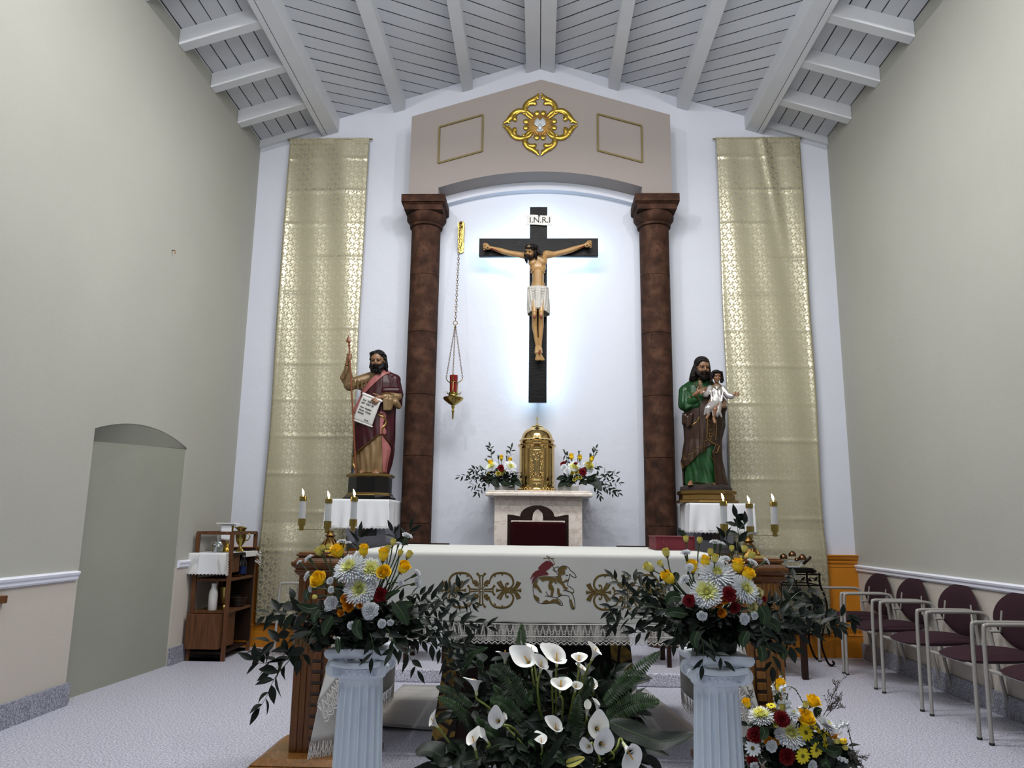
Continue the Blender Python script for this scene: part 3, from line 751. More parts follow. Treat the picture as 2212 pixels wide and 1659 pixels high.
# head bowed towards the left shoulder
def head(parent, c, R, s, skin, brow='eye_dark', vox=.0035, name='head', neck=None, child=False):
    'c = centre of the skull, s = head height; the face looks along local -y'
    def P(x, y, z): return Vector(c)+R @ Vector((x*s, y*s, z*s))
    def E(mb, x, y, z, rx, ry, rz): mb.ell(P(x, y, z), (rx*s, ry*s, rz*s), R)
    H = MB()
    E(H, 0, .04, .10, .335, .42, .385); E(H, 0, -.08, -.10, .27, .30, .34); E(H, 0, -.18, -.36, .14, .13, .12)
    E(H, 0, -.30, .12, .24, .10, .12)
    for q in (-1, 1):
        E(H, q*.15, -.29, -.12, .10, .08, .10); E(H, q*.335, .04, -.05, .035, .07, .11)
        E(H, q*.13, -.345, .075, .10, .05, .03)
    if child: E(H, 0, -.37, -.10, .045, .06, .05)
    else:
        H.tube([P(0, -.36, .08), P(0, -.42, -.06), P(0, -.44, -.10)], [.035*s, .045*s, .055*s], 8); E(H, 0, -.395, -.125, .07, .05, .035)
    E(H, 0, -.335, -.235, .085, .045, .022); E(H, 0, -.33, -.27, .075, .045, .025)
    if neck is not None: H.cap(P(0, .06, -.22), neck, .155*s, .16*s)
    o = organic(name, H, skin, parent, vox, 2)
    b = MB()
    for q in (-1, 1): b.ell(P(q*.135, -.355, .005), (.055*s, .022*s, .026*s), R)
    b.build('eyes', 'eye_dark', parent)
    b = MB()
    for q in (-1, 1): b.tube([P(q*.05, -.385, .075), P(q*.14, -.385, .115), P(q*.24, -.32, .085)], [.012*s, .016*s, .008*s], 6)
    b.build('eyebrows', brow, parent)
    b = MB().tube([P(-.08, -.355, -.252), P(0, -.378, -.25), P(.08, -.355, -.252)], [.006*s, .018*s, .006*s], 6)
    b.build('lips', 'lips', parent)
    return P, E
def curls(mb, pts, r, n=3):
    for i, p in enumerate(pts): mb.ell(p, (r*(.9+.25*((i*7) % 3)/2),)*3, nu=10, nv=6)
Rh = Matrix.Rotation(radians(18), 3, 'Y') @ Matrix.Rotation(radians(-26), 3, 'Z') @ Matrix.Rotation(radians(34), 3, 'X')
hc = cz2(955, 350, .165)
P_, E_ = head(CX, hc, Rh, .158, 'flesh', neck=cz2(1060, 430, .10))
b = MB()
E_(b, 0, .10, .16, .37, .43, .36); E_(b, .33, .12, -.12, .13, .22, .34); E_(b, -.30, .10, -.15, .10, .2, .34)
b.tube([P_(-.30, -.05, .0), P_(-.32, -.10, -.30), P_(-.27, -.12, -.62), P_(-.2, -.1, -.85)], [.018, .022, .018, .006], 8)
b.tube([P_(.33, .0, .0), P_(.38, .0, -.25), P_(.42, .06, -.5)], [.02, .022, .01], 8)
b.tube([P_(.30, .2, .1), P_(.55, .25, -.1), P_(.8, .25, -.2)], [.024, .02, .008], 8)
organic('hair', b, 'hair_brown', CX, .0035, 1)
b = MB()
for k in range(3):
    r = [P_(.385*cos(a)*(1+.06*sin(5*a+k*2)), .07+.42*sin(a)*(1+.05*cos(4*a+k)), .22+.07*sin(3*a+k*2.1)+.03*k) for a in [2*pi*i/28 for i in range(28)]]
    b.tube(r, .0085, 6, loop=True)
for k in range(22):
    a = 2*pi*k/22; b.tube([P_(.38*cos(a), .07+.42*sin(a), .24), P_(.47*cos(a), .07+.5*sin(a), .30+.05*(k % 3))], [.004, .0008], 5)
b.build('crown_of_thorns', 'hair_brown', CX)
b = MB(); E_(b, 0, -.22, -.40, .17, .15, .17)
for q in (-1, 1): b.tube([P_(q*.27, -.02, -.16), P_(q*.22, -.16, -.34), P_(q*.05, -.25, -.46)], [.010, .018, .016], 8); b.tube([P_(0, -.40, -.185), P_(q*.10, -.375, -.215), P_(q*.15, -.32, -.30)], [.006, .008, .006], 6)
organic('beard', b, 'hair_brown', CX, .0035, 1)
# loincloth
rows = [(985, 900, 1258, .058), (1040, 895, 1272, .066), (1150, 890, 1280, .074), (1280, 888, 1290, .082), (1380, 890, 1292, .088), (1475, 900, 1290, .085)]
def loin(u, v):
    zy, l, r, dep = interp([(q[0],)+q for q in rows], lerp(985, 1475, v)) if False else (lerp(985, 1475, v),)+interp([(q[0], q[1], q[2], q[3]) for q in rows], lerp(985, 1475, v))
    ph = 2*pi*u; cxx = (l+r)/2; c = cz2(cxx, zy, .078); a = (cz2(r, zy, .078)-cz2(l, zy, .078)).length/2
    front = max(0, cos(ph)); sd = sin(ph)
    fold = .0045*sin(abs(sd)*26+v*9)*(.3+front)
    bottom = 1.
    p = Vector((c.x+(a+fold)*sin(ph), c.y-(dep+fold)*cos(ph), c.z))
    if v > .75: p.z += (v-.75)*4*.045*max(0, cos(ph))**.5*(1-abs(sd))**.6
    return p
b = MB().grid(loin, 64, 22, closed_u=True)
for i, (x, w) in enumerate(((1062, .013), (1088, .011), (1112, .012))):
    b.tube([cz2(1085+(x-1085)*1.1, 985, .150), cz2(x, 1120, .158), cz2(x, 1350-abs(x-1088)*.3, .166)], [w*.8, w, w*.9], 8, flat=.6, up=(0, -1, 0))
for s in (-1, 1):
    for k in range(6): b.tube([cz2(1085+s*22, 1010+k*14, .148), cz2(1085+s*75, 1050+k*48, .150), cz2(1085+s*172, 1070+k*62, .105)], [.004, .005, .004], 6)
    b.tube([cz2(1085+s*5, 1000, .145), cz2(1085+s*90, 1012, .135), cz2(1085+s*170, 1000, .10)], .008, 6)
b.build('loincloth', 'loin', CX, smooth=60, solid=.004)

# ---------------------------------------------------------------- hanging sanctuary lamp
lx, ly = -.874, -.40
SL_ = thing('sanctuary_lamp', (lx, ly, 2.31), 'brass hanging lamp with a red glass, on three chains beside the left stone column', 'lamp')
b = MB().lathe([(.001, 2.31), (.008, 2.32), (.010, 2.38), (.016, 2.40), (.010, 2.415), (.018, 2.44), (.016, 2.455), (.050, 2.475), (.094, 2.51), (.106, 2.532), (.100, 2.54), (.060, 2.545), (.05, 2.56), (.054, 2.575), (.04, 2.59)], (lx, ly, 0), 32)
b.build('bowl', 'brass', SL_, smooth=50)
MB().lathe([(.036, 2.575), (.038, 2.60), (.040, 2.68), (.044, 2.77), (.041, 2.77), (.038, 2.68), (.036, 2.62), (.001, 2.61)], (lx, ly, 0), 32).build('red_glass', 'ruby', SL_, smooth=60)
MB().cap((lx, ly, 2.60), (lx, ly, 2.70), .026, .026, 20).build('candle', 'ruby', SL_)
for z in (2.585, 2.695):
    MB().tube([(lx+.046*cos(a), ly+.046*sin(a), z) for a in [2*pi*i/28 for i in range(28)]], .005, 8, loop=True).build('ring', 'brass', SL_)
for k in range(3):
    a = radians(-90+120*k+0); dx, dy = cos(a), sin(a)
    b = MB().tube([(lx+.046*dx, ly+.046*dy, 2.56), (lx+.046*dx, ly+.046*dy, 2.70)], .0045, 6)
    b.tube([(lx+.05*dx, ly+.05*dy, 2.575), (lx+.075*dx, ly+.075*dy, 2.585), (lx+.09*dx, ly+.09*dy, 2.61)], [.008, .006, .003], 6)
    b.tube([(lx+.046*dx, ly+.046*dy, 2.70), (lx+.075*dx, ly+.075*dy, 2.715), (lx+.098*dx, ly+.098*dy, 2.745)], .005, 6)
    b.build('arm', 'brass', SL_, smooth=60)
def chain(parent, a, c, r, link, name='chain', m='antique_brass'):
    a = Vector(a); c = Vector(c); L = (c-a).length; n = max(2, int(L/(link*.78))); R = frame_to(c-a, (0, 1, 0)); b = MB()
    for i in range(n):
        o = a+(c-a)*((i+.5)/n); rot = 0 if i % 2 else pi/2; pts = []
        for k in range(10):
            t = 2*pi*k/10; p = Vector((cos(t)*link*.27, 0, sin(t)*link*.5)); p = Matrix.Rotation(rot, 3, 'Z') @ p; pts.append(o+R @ p)
        b.tube(pts, r, 5, loop=True)
    b.build(name, m, parent)
for k in range(3):
    a = radians(-90+120*k); chain(SL_, (lx+.1*cos(a), ly+.1*sin(a), 2.745), (lx, ly, 3.31), .0024, .022)
MB().tube([(lx+.022*cos(a), ly, 3.33+.022*sin(a)) for a in [2*pi*i/16 for i in range(16)]], .004, 6, loop=True).build('top_ring', 'antique_brass', SL_)
chain(SL_, (lx, ly, 3.355), (-.885, -.09, 4.57), .003, .042)
WB = thing('wall_bracket', (-.878, -.03, 4.24), 'pale brass pulley plate on the white wall from which the red lamp hangs', 'bracket')
b = MB(); n = 12
poly = [(-.878+.036*cos(pi*i/n), 4.585+.036*sin(pi*i/n)) for i in range(n+1)]+[(-.878-.036*cos(pi*i/n), 4.275-.036*sin(pi*i/n)) for i in range(n+1)]
b.prism(poly, 1, -.022, 0); b.build('back_plate', 'brass', WB, smooth=0, bevel=.003)
b = MB()
for s in (-1, 1): b.bar((-.878+s*.024, -.04, 4.29), (-.878+s*.03, -.09, 4.57), .008, .022)
b.build('pulley_arms', 'brass', WB, smooth=0)
MB().lathe([(.02, -.012), (.012, 0), (.02, .012)], (-.878, -.085, 4.57), 20, frame_to((1, 0, 0))).build('pulley_wheel', 'antique_brass', WB)
for z in (4.275, 4.585): MB().ell((-.878, -.024, z), .008).build('screw', 'brass', WB)
MB().tube([(-.878, -.05, 4.48), (-.868, -.045, 4.38), (-.884, -.04, 4.30)], .005, 6).build('cleat', 'brass', WB)

# ---------------------------------------------------------------- marble altar of repose with the tabernacle
SH = thing('marble_shelf_table', (.01, -.32, .105), 'pale veined marble table against the white wall under the crucifix', 'table')
b = MB(); b.box(-.425, .435, -.52, -.001, .105, 1.535); b.build('pedestal', 'marble', SH, smooth=0, bevel=.004)
b = MB(); b.box(-.515, .535, -.625, -.001, 1.535, 1.575); b.build('top_slab', 'marble', SH, smooth=0, bevel=.012)
b = MB(); b.box(-.49, .51, -.60, -.001, 1.575, 1.592); b.build('top_step', 'marble', SH, smooth=0, bevel=.004)
tz = 1.592; tx, ty = -.012, -.35
TB = thing('tabernacle', (tx, ty, tz), 'polished gold domed round tabernacle with a small cross, standing on the marble table', 'tabernacle')
b = MB().lathe([(.186, tz), (.190, tz+.012), (.184, tz+.03), (.180, tz+.034), (.180, tz+.44), (.186, tz+.447), (.194, tz+.456), (.196, tz+.468), (.184, tz+.475), (.172, tz+.48), (.172, tz+.50), (.178, tz+.505), (.182, tz+.515), (.170, tz+.525)], (tx, ty, 0), 72)
b.build('drum', 'brass_polish', TB, smooth=30)
b = MB().lathe([(.166, tz+.525), (.160, tz+.545), (.150, tz+.575), (.130, tz+.605), (.100, tz+.632), (.072, tz+.645), (.070, tz+.65), (.060, tz+.664), (.035, tz+.675), (.012, tz+.68), (.010, tz+.688), (.002, tz+.692)], (tx, ty, 0), 72)
b.build('dome', 'brass_polish', TB, smooth=50)
b = MB().box(tx-.004, tx+.004, ty-.004, ty+.004, tz+.688, tz+.765); b.box(tx-.022, tx+.022, ty-.004, ty+.004, tz+.732, tz+.740)
b.build('cross', 'brass', TB, smooth=0, bevel=.001)
def cyl(a, z, r=.1815): a = radians(a); return Vector((tx+r*sin(a), ty-r*cos(a), tz+z))
for s in (-46, -27, 27, 46):
    b = MB()
    for da in (-3.2, 0, 3.2): b.tube([cyl(s+da, .05, .184), cyl(s+da, .43, .184)], .0045, 8)
    b.obox(cyl(s, .045, .185), (.035, .012, .03), Matrix.Rotation(radians(s), 3, 'Z')); b.obox(cyl(s, .435, .185), (.035, .012, .02), Matrix.Rotation(radians(s), 3, 'Z'))
    b.build('pilaster', 'brass_polish', TB, smooth=60)
D = MB()
D.grid(lambda u, v: cyl(lerp(-22, 22, u), lerp(.11, .40, v), .187), 12, 2)
for s in (-22, 22): D.tube([cyl(s, z, .187) for z in (.11, .2, .3, .40)], .006, 8)
for z in (.11, .40): D.tube([cyl(lerp(-22, 22, i/12), z, .187) for i in range(13)], .006, 8)
rr = random.Random(4)
for i in range(150):
    a = rr.uniform(-20, 20); z = rr.uniform(.12, .39)
    if abs(a) < 9 and .18 < z < .32: continue
    D.ell(cyl(a, z, .189), (.006, .004, .006), nu=6, nv=4)
D.cap(cyl(0, .20, .192), cyl(0, .30, .192), .008, .011, 8); D.ell(cyl(0, .315, .194), .009)
D.tube([cyl(-7, .315, .192), cyl(0, .295, .194), cyl(7, .315, .192)], .004, 6)
for s in (-1, 1): D.tube([cyl(s*18, .12, .19), cyl(s*9, .175, .19), cyl(0, .14, .19)], .006, 6)
D.build('door_relief', 'brass_polish', TB, smooth=50)
b = MB()
for k, w in ((.42, 8), (.10, 12), (.075, 12), (.47, 8)): b.tube([cyl(lerp(-w, w, i/8), k, .19 if k < .46 else .198) for i in range(9)], .005, 6)
b.ell(cyl(0, .055, .188), (.01, .006, .016)); b.build('mounts', 'brass_polish', TB)
b = MB()
for i in range(36):
    b.ell(cyl(i*10, .018, .189), (.008, .005, .008), nu=8, nv=5)
b.build('beading', 'brass_polish', TB)

# presider's chair
PC = thing('presider_chair', (.005, -.95, .105), 'carved dark wooden chair with a red velvet back in front of the marble table', 'chair')
yc = -.82
def pc(zx, zy): p = at(980+zx/4.879, 860+zy/4.879, yc); return (p.x, p.z)
outl = [pc(567, 1225), pc(605, 1228), pc(700, 1245)]+[pc(880-180*cos(pi*i/16)*1.0, 1245-115*sin(pi*i/16)) for i in range(0, 17)]+[pc(1080, 1250), pc(1175, 1232), pc(1212, 1230)]
loz = [pc(830, 1262), pc(838, 1215), pc(860, 1185), pc(885, 1170), pc(910, 1185), pc(935, 1215), pc(942, 1262)]
zb = pc(900, 1290)[1]
xl, xr = outl[0][0], outl[-1][0]
b = MB(); mid = pc(885, 1262)[0]
left = [p for p in outl if p[0] <= mid]; right = [p for p in outl if p[0] >= mid]
lozL = [p for p in loz if p[0] <= mid]; lozR = [p for p in loz if p[0] >= mid]
b.prism(left+[(mid, outl[11][1])]+[(mid, pc(885, 1170)[1])]+lozL[::-1]+[(lozL[0][0], zb), (xl, zb)], 1, yc, yc+.045)
b.prism([(mid, outl[11][1])]+right+[(xr, zb), (lozR[-1][0], zb)]+lozR[::-1]+[(mid, pc(885, 1170)[1])], 1, yc, yc+.045)
b.build('crest_rail', 'walnut', PC, smooth=0)
for x in (xl, xr-.035):
    MB().box(x, x+.035, yc-.002, yc+.048, .105, zb+.02).build('back_post', 'walnut', PC, smooth=0, bevel=.003)
    MB().box(x, x+.05, yc-.56, yc-.50, .105, .80).build('front_leg', 'walnut', PC, smooth=0, bevel=.004)
    MB().box(x-.005, x+.055, yc-.58, yc, .80, .84).build('armrest', 'walnut', PC, smooth=0, bevel=.012)
MB().box(xl+.03, xr-.03, yc-.055, yc+.02, .62, zb-.012).build('back_cushion', 'velvet_red', PC, bevel=.025)
MB().box(xl+.03, xr-.03, yc-.56, yc, .48, .58).build('seat_cushion', 'velvet_red', PC, bevel=.025)
MB().box(xl+.02, xr-.02, yc-.55, yc+.02, .42, .48).build('seat_rail', 'walnut', PC, smooth=0)
# two side chairs whose backs only just clear the altar
for sg, lab in ((-1, 'wooden side chair with a red padded back behind the left half of the altar'), (1, 'wooden side chair with a red padded back behind the right half of the altar')):
    S = thing('side_chair', (.90*sg, -1.35, .105), lab, 'chair', 'red padded side chairs beside the presider chair')
    x0, x1 = (.68, 1.13) if sg > 0 else (-1.13, -.785+.02); yk = -1.36
    MB().box(x0+.02, x1-.02, yk-.02, yk+.04, .62, 1.083).build('back_cushion', 'velvet_red', S, bevel=.015)
    MB().box(x0, x1, yk-.015, yk+.035, 1.075, 1.095).build('top_rail', 'walnut', S, smooth=0)
    MB().box(x0, x1, yk-.02-.0, yk+.40, .5, .58).build('seat', 'velvet_red', S, bevel=.02)
    for x in (x0, x1-.04):
        MB().box(x, x+.035, yk, yk+.035, .105, 1.08).build('leg', 'walnut', S, smooth=0); MB().box(x, x+.04, yk+.36, yk+.40, .105, .5).build('leg', 'walnut', S, smooth=0)

# ---------------------------------------------------------------- painted statues on cloth-covered wall shelves
def statue_tools(ox, oy, sc, Y0, rows, A):
    def zp(zx, zy, d=0.): return at(ox+zx/sc, oy+zy/sc, Y0-d)
    def row(zy):
        l, r, dep = interp(rows, zy); pl_, pr_ = zp(l, zy), zp(r, zy)
        return (pl_+pr_)/2, (pr_-pl_).length/2, dep, l, r
    def S(zy, ph, off=0.):
        'point of the draped figure; ph = 0 faces the room, +-pi/2 its sides'
        c, a, dep, l, r = row(zy)
        k = A(zy); f = k*(.55*sin(ph*9+zy*.012+1.)+.3*sin(ph*17-zy*.02)+.25*sin(ph*5+zy*.006+2))
        return Vector((c.x+(a+f*.6+off)*sin(ph), c.y-(dep+f+off)*cos(ph), c.z))
    def phi(zy, zx):
        c, a, dep, l, r = row(zy); t = (zx-(l+r)/2)/((r-l)/2)
        return asin(max(-1, min(1, t)))
    return zp, row, S, phi
def patch(S, zy0, zy1, f0, f1, off, nu=40, nv=50):
    'cloth between two edges, each given as an angle for every height'
    return lambda u, v: S(lerp(zy0, zy1, v), lerp(f0(lerp(zy0, zy1, v)), f1(lerp(zy0, zy1, v)), u), off)
def cloth_shelf(x0, x1, lab, labc, hem, notch):
    z = 1.495; y1 = -.72
    W_ = thing('wall_shelf', ((x0+x1)/2, -.3, z-.32), lab, 'shelf', 'white statue shelves on brackets')
    MB().box(x0+.02, x1-.02, -.70, -.001, z-.045, z-.012).build('shelf_board', 'white_trim', W_, smooth=0, bevel=.004)
    for x in (x0+.1, x1-.1):
        b = MB(); b.prism([(-.001, z-.045), (-.6, z-.045), (-.55, z-.10), (-.2, z-.18), (-.08, z-.42), (-.001, z-.46)], 0, x-.05, x+.05); b.build('plaster_bracket', 'wall_white', W_, smooth=0, bevel=.006)
    xm = (x0+x1)/2
    MB().box(xm-.045, xm+.045, -.44, -.001, 1.13, z-.05).build('wooden_corbel', 'oak_dark', W_, smooth=0, bevel=.004)
    # cloth: flat on the board, falling over the front edge and the two ends
    zt = z-.010
    def top(u, v): return (lerp(x0, x1, u), lerp(-.06, y1, v), zt)
    def drop(u, v):
        x = lerp(x0, x1, u); h = lerp(0, .285, v)
        y = y1-.008-.010*sin(x*31+v*2)*v-.008*sin(x*57)*v; r = .02
        zz = zt-h if h > 0 else zt
        ex = (u-.5)*.02*v
        sc = .010*abs(sin(u*pi*17)) if v == 1 else 0
        return (x+ex, y, zz+sc)
    def side(xs, s):
        def f(u, v):
            y = lerp(y1, -.06, u); h = lerp(0, .235+.06*(1-u)*notch, v)
            return (xs+s*(.006+.012*sin(y*30)*v), y, zt-h+(.01*abs(sin(u*pi*14)) if v == 1 else 0))
        return f
    b = MB().grid(top, 20, 12); b.grid(drop, 136, 14); b.grid(side(x0, -1), 84, 12); b.grid(side(x1, 1), 84, 12)
    C_ = b.build('shelf_cloth', 'linen', None, smooth=80, solid=.003); tag(C_, labc, 'cloth')
    # crocheted edge
    b = MB()
    for k in range(34):
        x = lerp(x0+.01, x1-.01, k/33); b.tube([(x-.008, y1-.02, zt-.262), (x, y1-.022, zt-.272), (x+.008, y1-.02, zt-.262)], .0022, 5)
    b.tube([(lerp(x0, x1, i/30), y1-.014, zt-.252) for i in range(31)], .002, 5)
    o = b.build('crochet_edge', 'lace_thread', C_, smooth=60)
    return z-.006
zsh = cloth_shelf(-2.045, -1.425, 'white wall shelf with a wooden corbel under the statue holding a spear', 'white lace-edged cloth over the shelf under the statue holding a spear', 0, 1)
zsh = cloth_shelf(1.435, 2.045, 'white wall shelf with a wooden corbel under the statue carrying a child', 'white lace-edged cloth over the shelf under the statue carrying a child', 0, 1)

# ---- statue with spear and scroll
Y1 = -.45
rows1 = [(330, 440, 500, .05), (345, 405, 530, .075), (375, 380, 565, .095), (430, 375, 580, .11), (500, 345, 585, .12), (600, 310, 570, .125), (750, 285, 562, .125), (900, 290, 557, .125), (1000, 297, 540, .125), (1075, 300, 522, .12)]
zp, row, S1, phi1 = statue_tools(680, 700, 3.318, Y1, rows1, lambda zy: .003+.011*max(0, min(1, (zy-480)/450)))
ST = thing('saint_statue', tuple(zp(405, 1245)), 'painted statue of a bearded man in wine red mantle holding spear and scroll', 'statue')
def octo(cx, cy, a, d, z): k = .45; return [Vector((cx+x*a, cy+y*d, z)) for x, y in ((-k, -1), (k, -1), (1, -k), (1, k), (k, 1), (-k, 1), (-1, k), (-1, -k))]
c0 = zp(398, 1200); zB = [zp(398, zy).z for zy in (1247, 1232, 1212, 1105, 1090, 1078)]
c0 = Vector((zp(396, 1200).x, Y1, 0)); w = lambda zx: abs(zp(zx, 1200).x-c0.x)
zB[0] = zsh+.004
b = MB().rings([octo(c0.x, Y1, w(568), .25, zB[0]), octo(c0.x, Y1, w(568), .25, zB[0]+.012), octo(c0.x, Y1, w(550), .235, zB[1])])
b.build('base_foot', 'black_gloss', ST, smooth=0)
b = MB().rings([octo(c0.x, Y1, w(550), .235, zB[1]), octo(c0.x, Y1, w(548), .23, zB[1]+.01), octo(c0.x, Y1, w(538), .215, zB[2])]); b.build('base_gold_moulding', 'trim_gold', ST, smooth=0)
b = MB().rings([octo(c0.x, Y1, w(538), .215, zB[2]), octo(c0.x, Y1, w(538), .215, zB[3])]); b.build('base_block', 'black_gloss', ST, smooth=0)
b = MB().rings([octo(c0.x, Y1, w(540), .215, zB[3]), octo(c0.x, Y1, w(556), .235, zB[3]+.012), octo(c0.x, Y1, w(556), .235, zB[4]), octo(c0.x, Y1, w(546), .22, zB[5])]); b.build('base_top_moulding', 'trim_gold', ST, smooth=0)
# body: head, neck, trunk, arms, legs in one skin
Rh = Matrix.Rotation(radians(-5), 3, 'Z') @ Matrix.Rotation(radians(14), 3, 'X')
hc = zp(452, 262, .10)
P_, E_ = head(ST, hc, Rh, .205, 'flesh_dark', neck=zp(462, 350, .02), name='head')
B = MB()
B.cap(zp(462, 360, .01), zp(430, 700, .0), .075, .07); B.cap(zp(420, 700, 0), zp(350, 1040, .03), .06, .03); B.cap(zp(440, 700, 0), zp(440, 1040, .02), .06, .03)
B.cap(zp(385, 385, .02), zp(235, 440, .07), .045, .036); B.cap(zp(235, 440, .07), zp(231, 290, .13), .036, .019)
B.cap(zp(555, 395, .02), zp(585, 530, .05), .045, .036); B.cap(zp(585, 530, .05), zp(490, 522, .175), .036, .019)
B.cap(zp(350, 1040, .03), zp(330, 1068, .13), .03, .02); B.cap(zp(440, 1040, .02), zp(435, 1066, .125), .03, .022)
for k in range(5): B.cap(zp(418+k*9, 1062, .13), zp(416+k*10, 1071, .155-abs(k-1)*.006), .009, .008)
organic('body', B, 'flesh_dark', ST, .005, 3)
# right hand closed round the shaft, left hand spread over the scroll
H = MB(); wr = zp(231, 285, .13); pm = zp(240, 240, .145); H.cap(wr, pm, .018, .022); H.ell(pm, (.018, .016, .028))
for k in range(4):
    zz = 212+k*11; H.cap(zp(232, zz+6, .15), zp(246, zz, .172), .0078, .0072); H.cap(zp(246, zz, .172), zp(262, zz+2, .165), .0072, .0065); H.cap(zp(262, zz+2, .165), zp(264, zz+6, .150), .0065, .0055)
H.cap(zp(243, 262, .16), zp(257, 250, .172), .009, .0075)
organic('hand', H, 'flesh_dark', ST, .0026, 2)
H = MB(); wr = zp(490, 522, .175); pm = zp(462, 527, .198); H.cap(wr, pm, .018, .022); H.ell(zp(456, 530, .2), (.028, .014, .022))
for k, (a0, a1, b0, b1) in enumerate(((430, 532, 402, 552), (438, 540, 412, 566), (448, 546, 424, 574), (458, 550, 438, 574))):
    m0 = zp((a0+b0)/2, (a1+b1)/2-3, .226); H.cap(zp(a0+14, a1-8, .205), m0, .009, .0078); H.cap(m0, zp(b0, b1, .215), .0078, .0062)
H.cap(zp(458, 514, .2), zp(436, 505, .222), .0095, .0085); H.cap(zp(436, 505, .222), zp(418, 498, .218), .0085, .0065)
organic('hand', H, 'flesh_dark', ST, .0026, 2)
# hair and beard
b = MB(); E_(b, 0, .10, .20, .375, .42, .35); E_(b, 0, .22, -.08, .34, .3, .36)
for q in (-1, 1):
    curls(b, [P_(q*.36, .02+.05*i % .1, .28-.105*i) for i in range(8)], .015); curls(b, [P_(q*.33, .18, .2-.12*i) for i in range(7)], .02)
curls(b, [P_(.42, .05, -.1-.1*i) for i in range(5)], .017); curls(b, [P_(-.30+.1*i, -.16, .36+.04*sin(i)) for i in range(7)], .018)
organic('hair', b, 'hair_black', ST, .0035, 1)
b = MB(); E_(b, 0, -.20, -.46, .24, .16, .17); rr = random.Random(2)
for q in (-1, 1):
    b.tube([P_(q*.33, -.04, -.08), P_(q*.28, -.18, -.28), P_(q*.1, -.33, -.42)], [.012, .028, .03], 8)
    b.tube([P_(0, -.43, -.185), P_(q*.12, -.40, -.21), P_(q*.2, -.33, -.31)], [.009, .011, .009], 6)
for k in range(26): b.ell(P_(rr.uniform(-.25, .25), -.33-rr.uniform(0, .06), -.36-rr.uniform(0, .26)), rr.uniform(.007, .011), nu=8, nv=6)
organic('beard', b, 'hair_black', ST, .003, 1)
# tunic
b = MB().grid(lambda u, v: S1(lerp(332, 1072, v), 2*pi*u-pi, 0), 120, 110, closed_u=True); b.build('tunic', 'robe_tan', ST, smooth=80, solid=.004)
b = MB().tube([S1(345, lerp(-1.3, 1.3, i/20), .006) for i in range(21)], .006, 8, flat=.5); b.build('collar_trim', 'trim_gold', ST)
# right sleeve
B = MB(); B.cap(zp(400, 390, .0), zp(250, 435, .06), .070, .062); B.cap(zp(250, 440, .06), zp(232, 310, .115), .060, .030)
B.cap(zp(252, 450, .05), zp(205, 385, .07), .045, .035); B.cap(zp(205, 385, .07), zp(232, 312, .11), .035, .022)
B.cap(zp(330, 440, .02), zp(370, 450, .0), .05, .06)
for k in range(5): B.cap(zp(250+k*28, 400, .115), zp(245+k*32, 462, .08), .008, .012)
organic('right_sleeve', B, 'robe_tan', ST, .0045, 2)
b = MB().tube([zp(231+24*cos(t)/1.6, 288+6*sin(t), .13+.022*sin(t)) for t in [2*pi*i/20 for i in range(20)]], .005, 8, loop=True)
b.tube([zp(240, 300, .14), zp(236, 340, .15), zp(215, 388, .13), zp(196, 398, .10), zp(186, 388, .08)], .004, 6)
b.build('cuff_trim', 'trim_gold', ST)
B = MB(); B.cap(zp(590, 520, .06), zp(500, 520, .15), .050, .036); B.cap(zp(510, 540, .15), zp(508, 605, .15), .032, .024); B.cap(zp(540, 545, .13), zp(540, 600, .12), .035, .026); B.cap(zp(575, 560, .10), zp(600, 590, .06), .04, .03)
for k in range(4): B.cap(zp(492+k*16, 520, .185-k*.01), zp(496+k*14, 615, .175-k*.01), .007, .008)
organic('left_sleeve', B, 'robe_tan', ST, .004, 2)
b = MB().tube([zp(484, 500, .17), zp(478, 520, .185), zp(484, 545, .18)], .005, 6); b.tube([zp(482, 498, .185), zp(520, 492, .17), zp(570, 510, .13)], .004, 6); b.build('cuff_trim', 'trim_gold', ST)
# mantle: diagonal over the left shoulder, closed on the right, hem rising to the middle
def hemL(zy): return interp([(330, 505), (495, 352), (600, 305), (700, 284), (2000, 284)], zy)[0]
def mant(u, v):
    zx = lerp(0, 1, u)
    # columns run from the diagonal edge to the far side
    zx = lerp(284, 500, u); top = interp([(284, 700), (305, 600), (352, 495), (505, 330)], zx)[0]; bot = interp([(284, 955), (385, 884), (420, 852), (500, 785)], zx)[0]
    zy = lerp(top, bot, v); return S1(zy, phi1(zy, zx), .014)
b = MB().grid(mant, 50, 70)
def mantR(u, v):
    ph0 = .0; zy = lerp(332, 1072, v)
    x0 = interp([(332, 500), (700, 500), (790, 500), (850, 530), (900, 547), (1072, 515)], zy)[0]
    return S1(zy, lerp(phi1(zy, x0), pi/2+.5, u), .014)
b.grid(mantR, 40, 110)
def mantB(u, v):
    zy = lerp(345, 1072, v); return S1(zy, lerp(pi/2+.5, 2*pi-pi/2-.1 if zy > 650 else lerp(pi, 2*pi-pi/2-.1, max(0, (zy-345)/305)), u), .014)
b.grid(mantB, 30, 80)
b.build('mantle', 'mantle_wine', ST, smooth=80, solid=.007)
b = MB()
def pinkband(u, v):
    zy = lerp(330, 500, v); zx = interp([(330, 505), (500, 350)], zy)[0]; return S1(zy+u*6, phi1(zy, zx+lerp(-3, 44, u)), .024)
b.grid(pinkband, 10, 40)
b.build('mantle_lining', 'lining_pink', ST, smooth=80, solid=.004); b = MB()
def pink2(u, v):
    zy = lerp(800, 1068, v); x0 = interp([(800, 492), (900, 497), (1068, 497)], zy)[0]; x1 = interp([(800, 497), (860, 535), (900, 549), (1068, 517)], zy)[0]
    return S1(zy, phi1(zy, lerp(x0, x1, u)), .008)
b.grid(pink2, 12, 40)
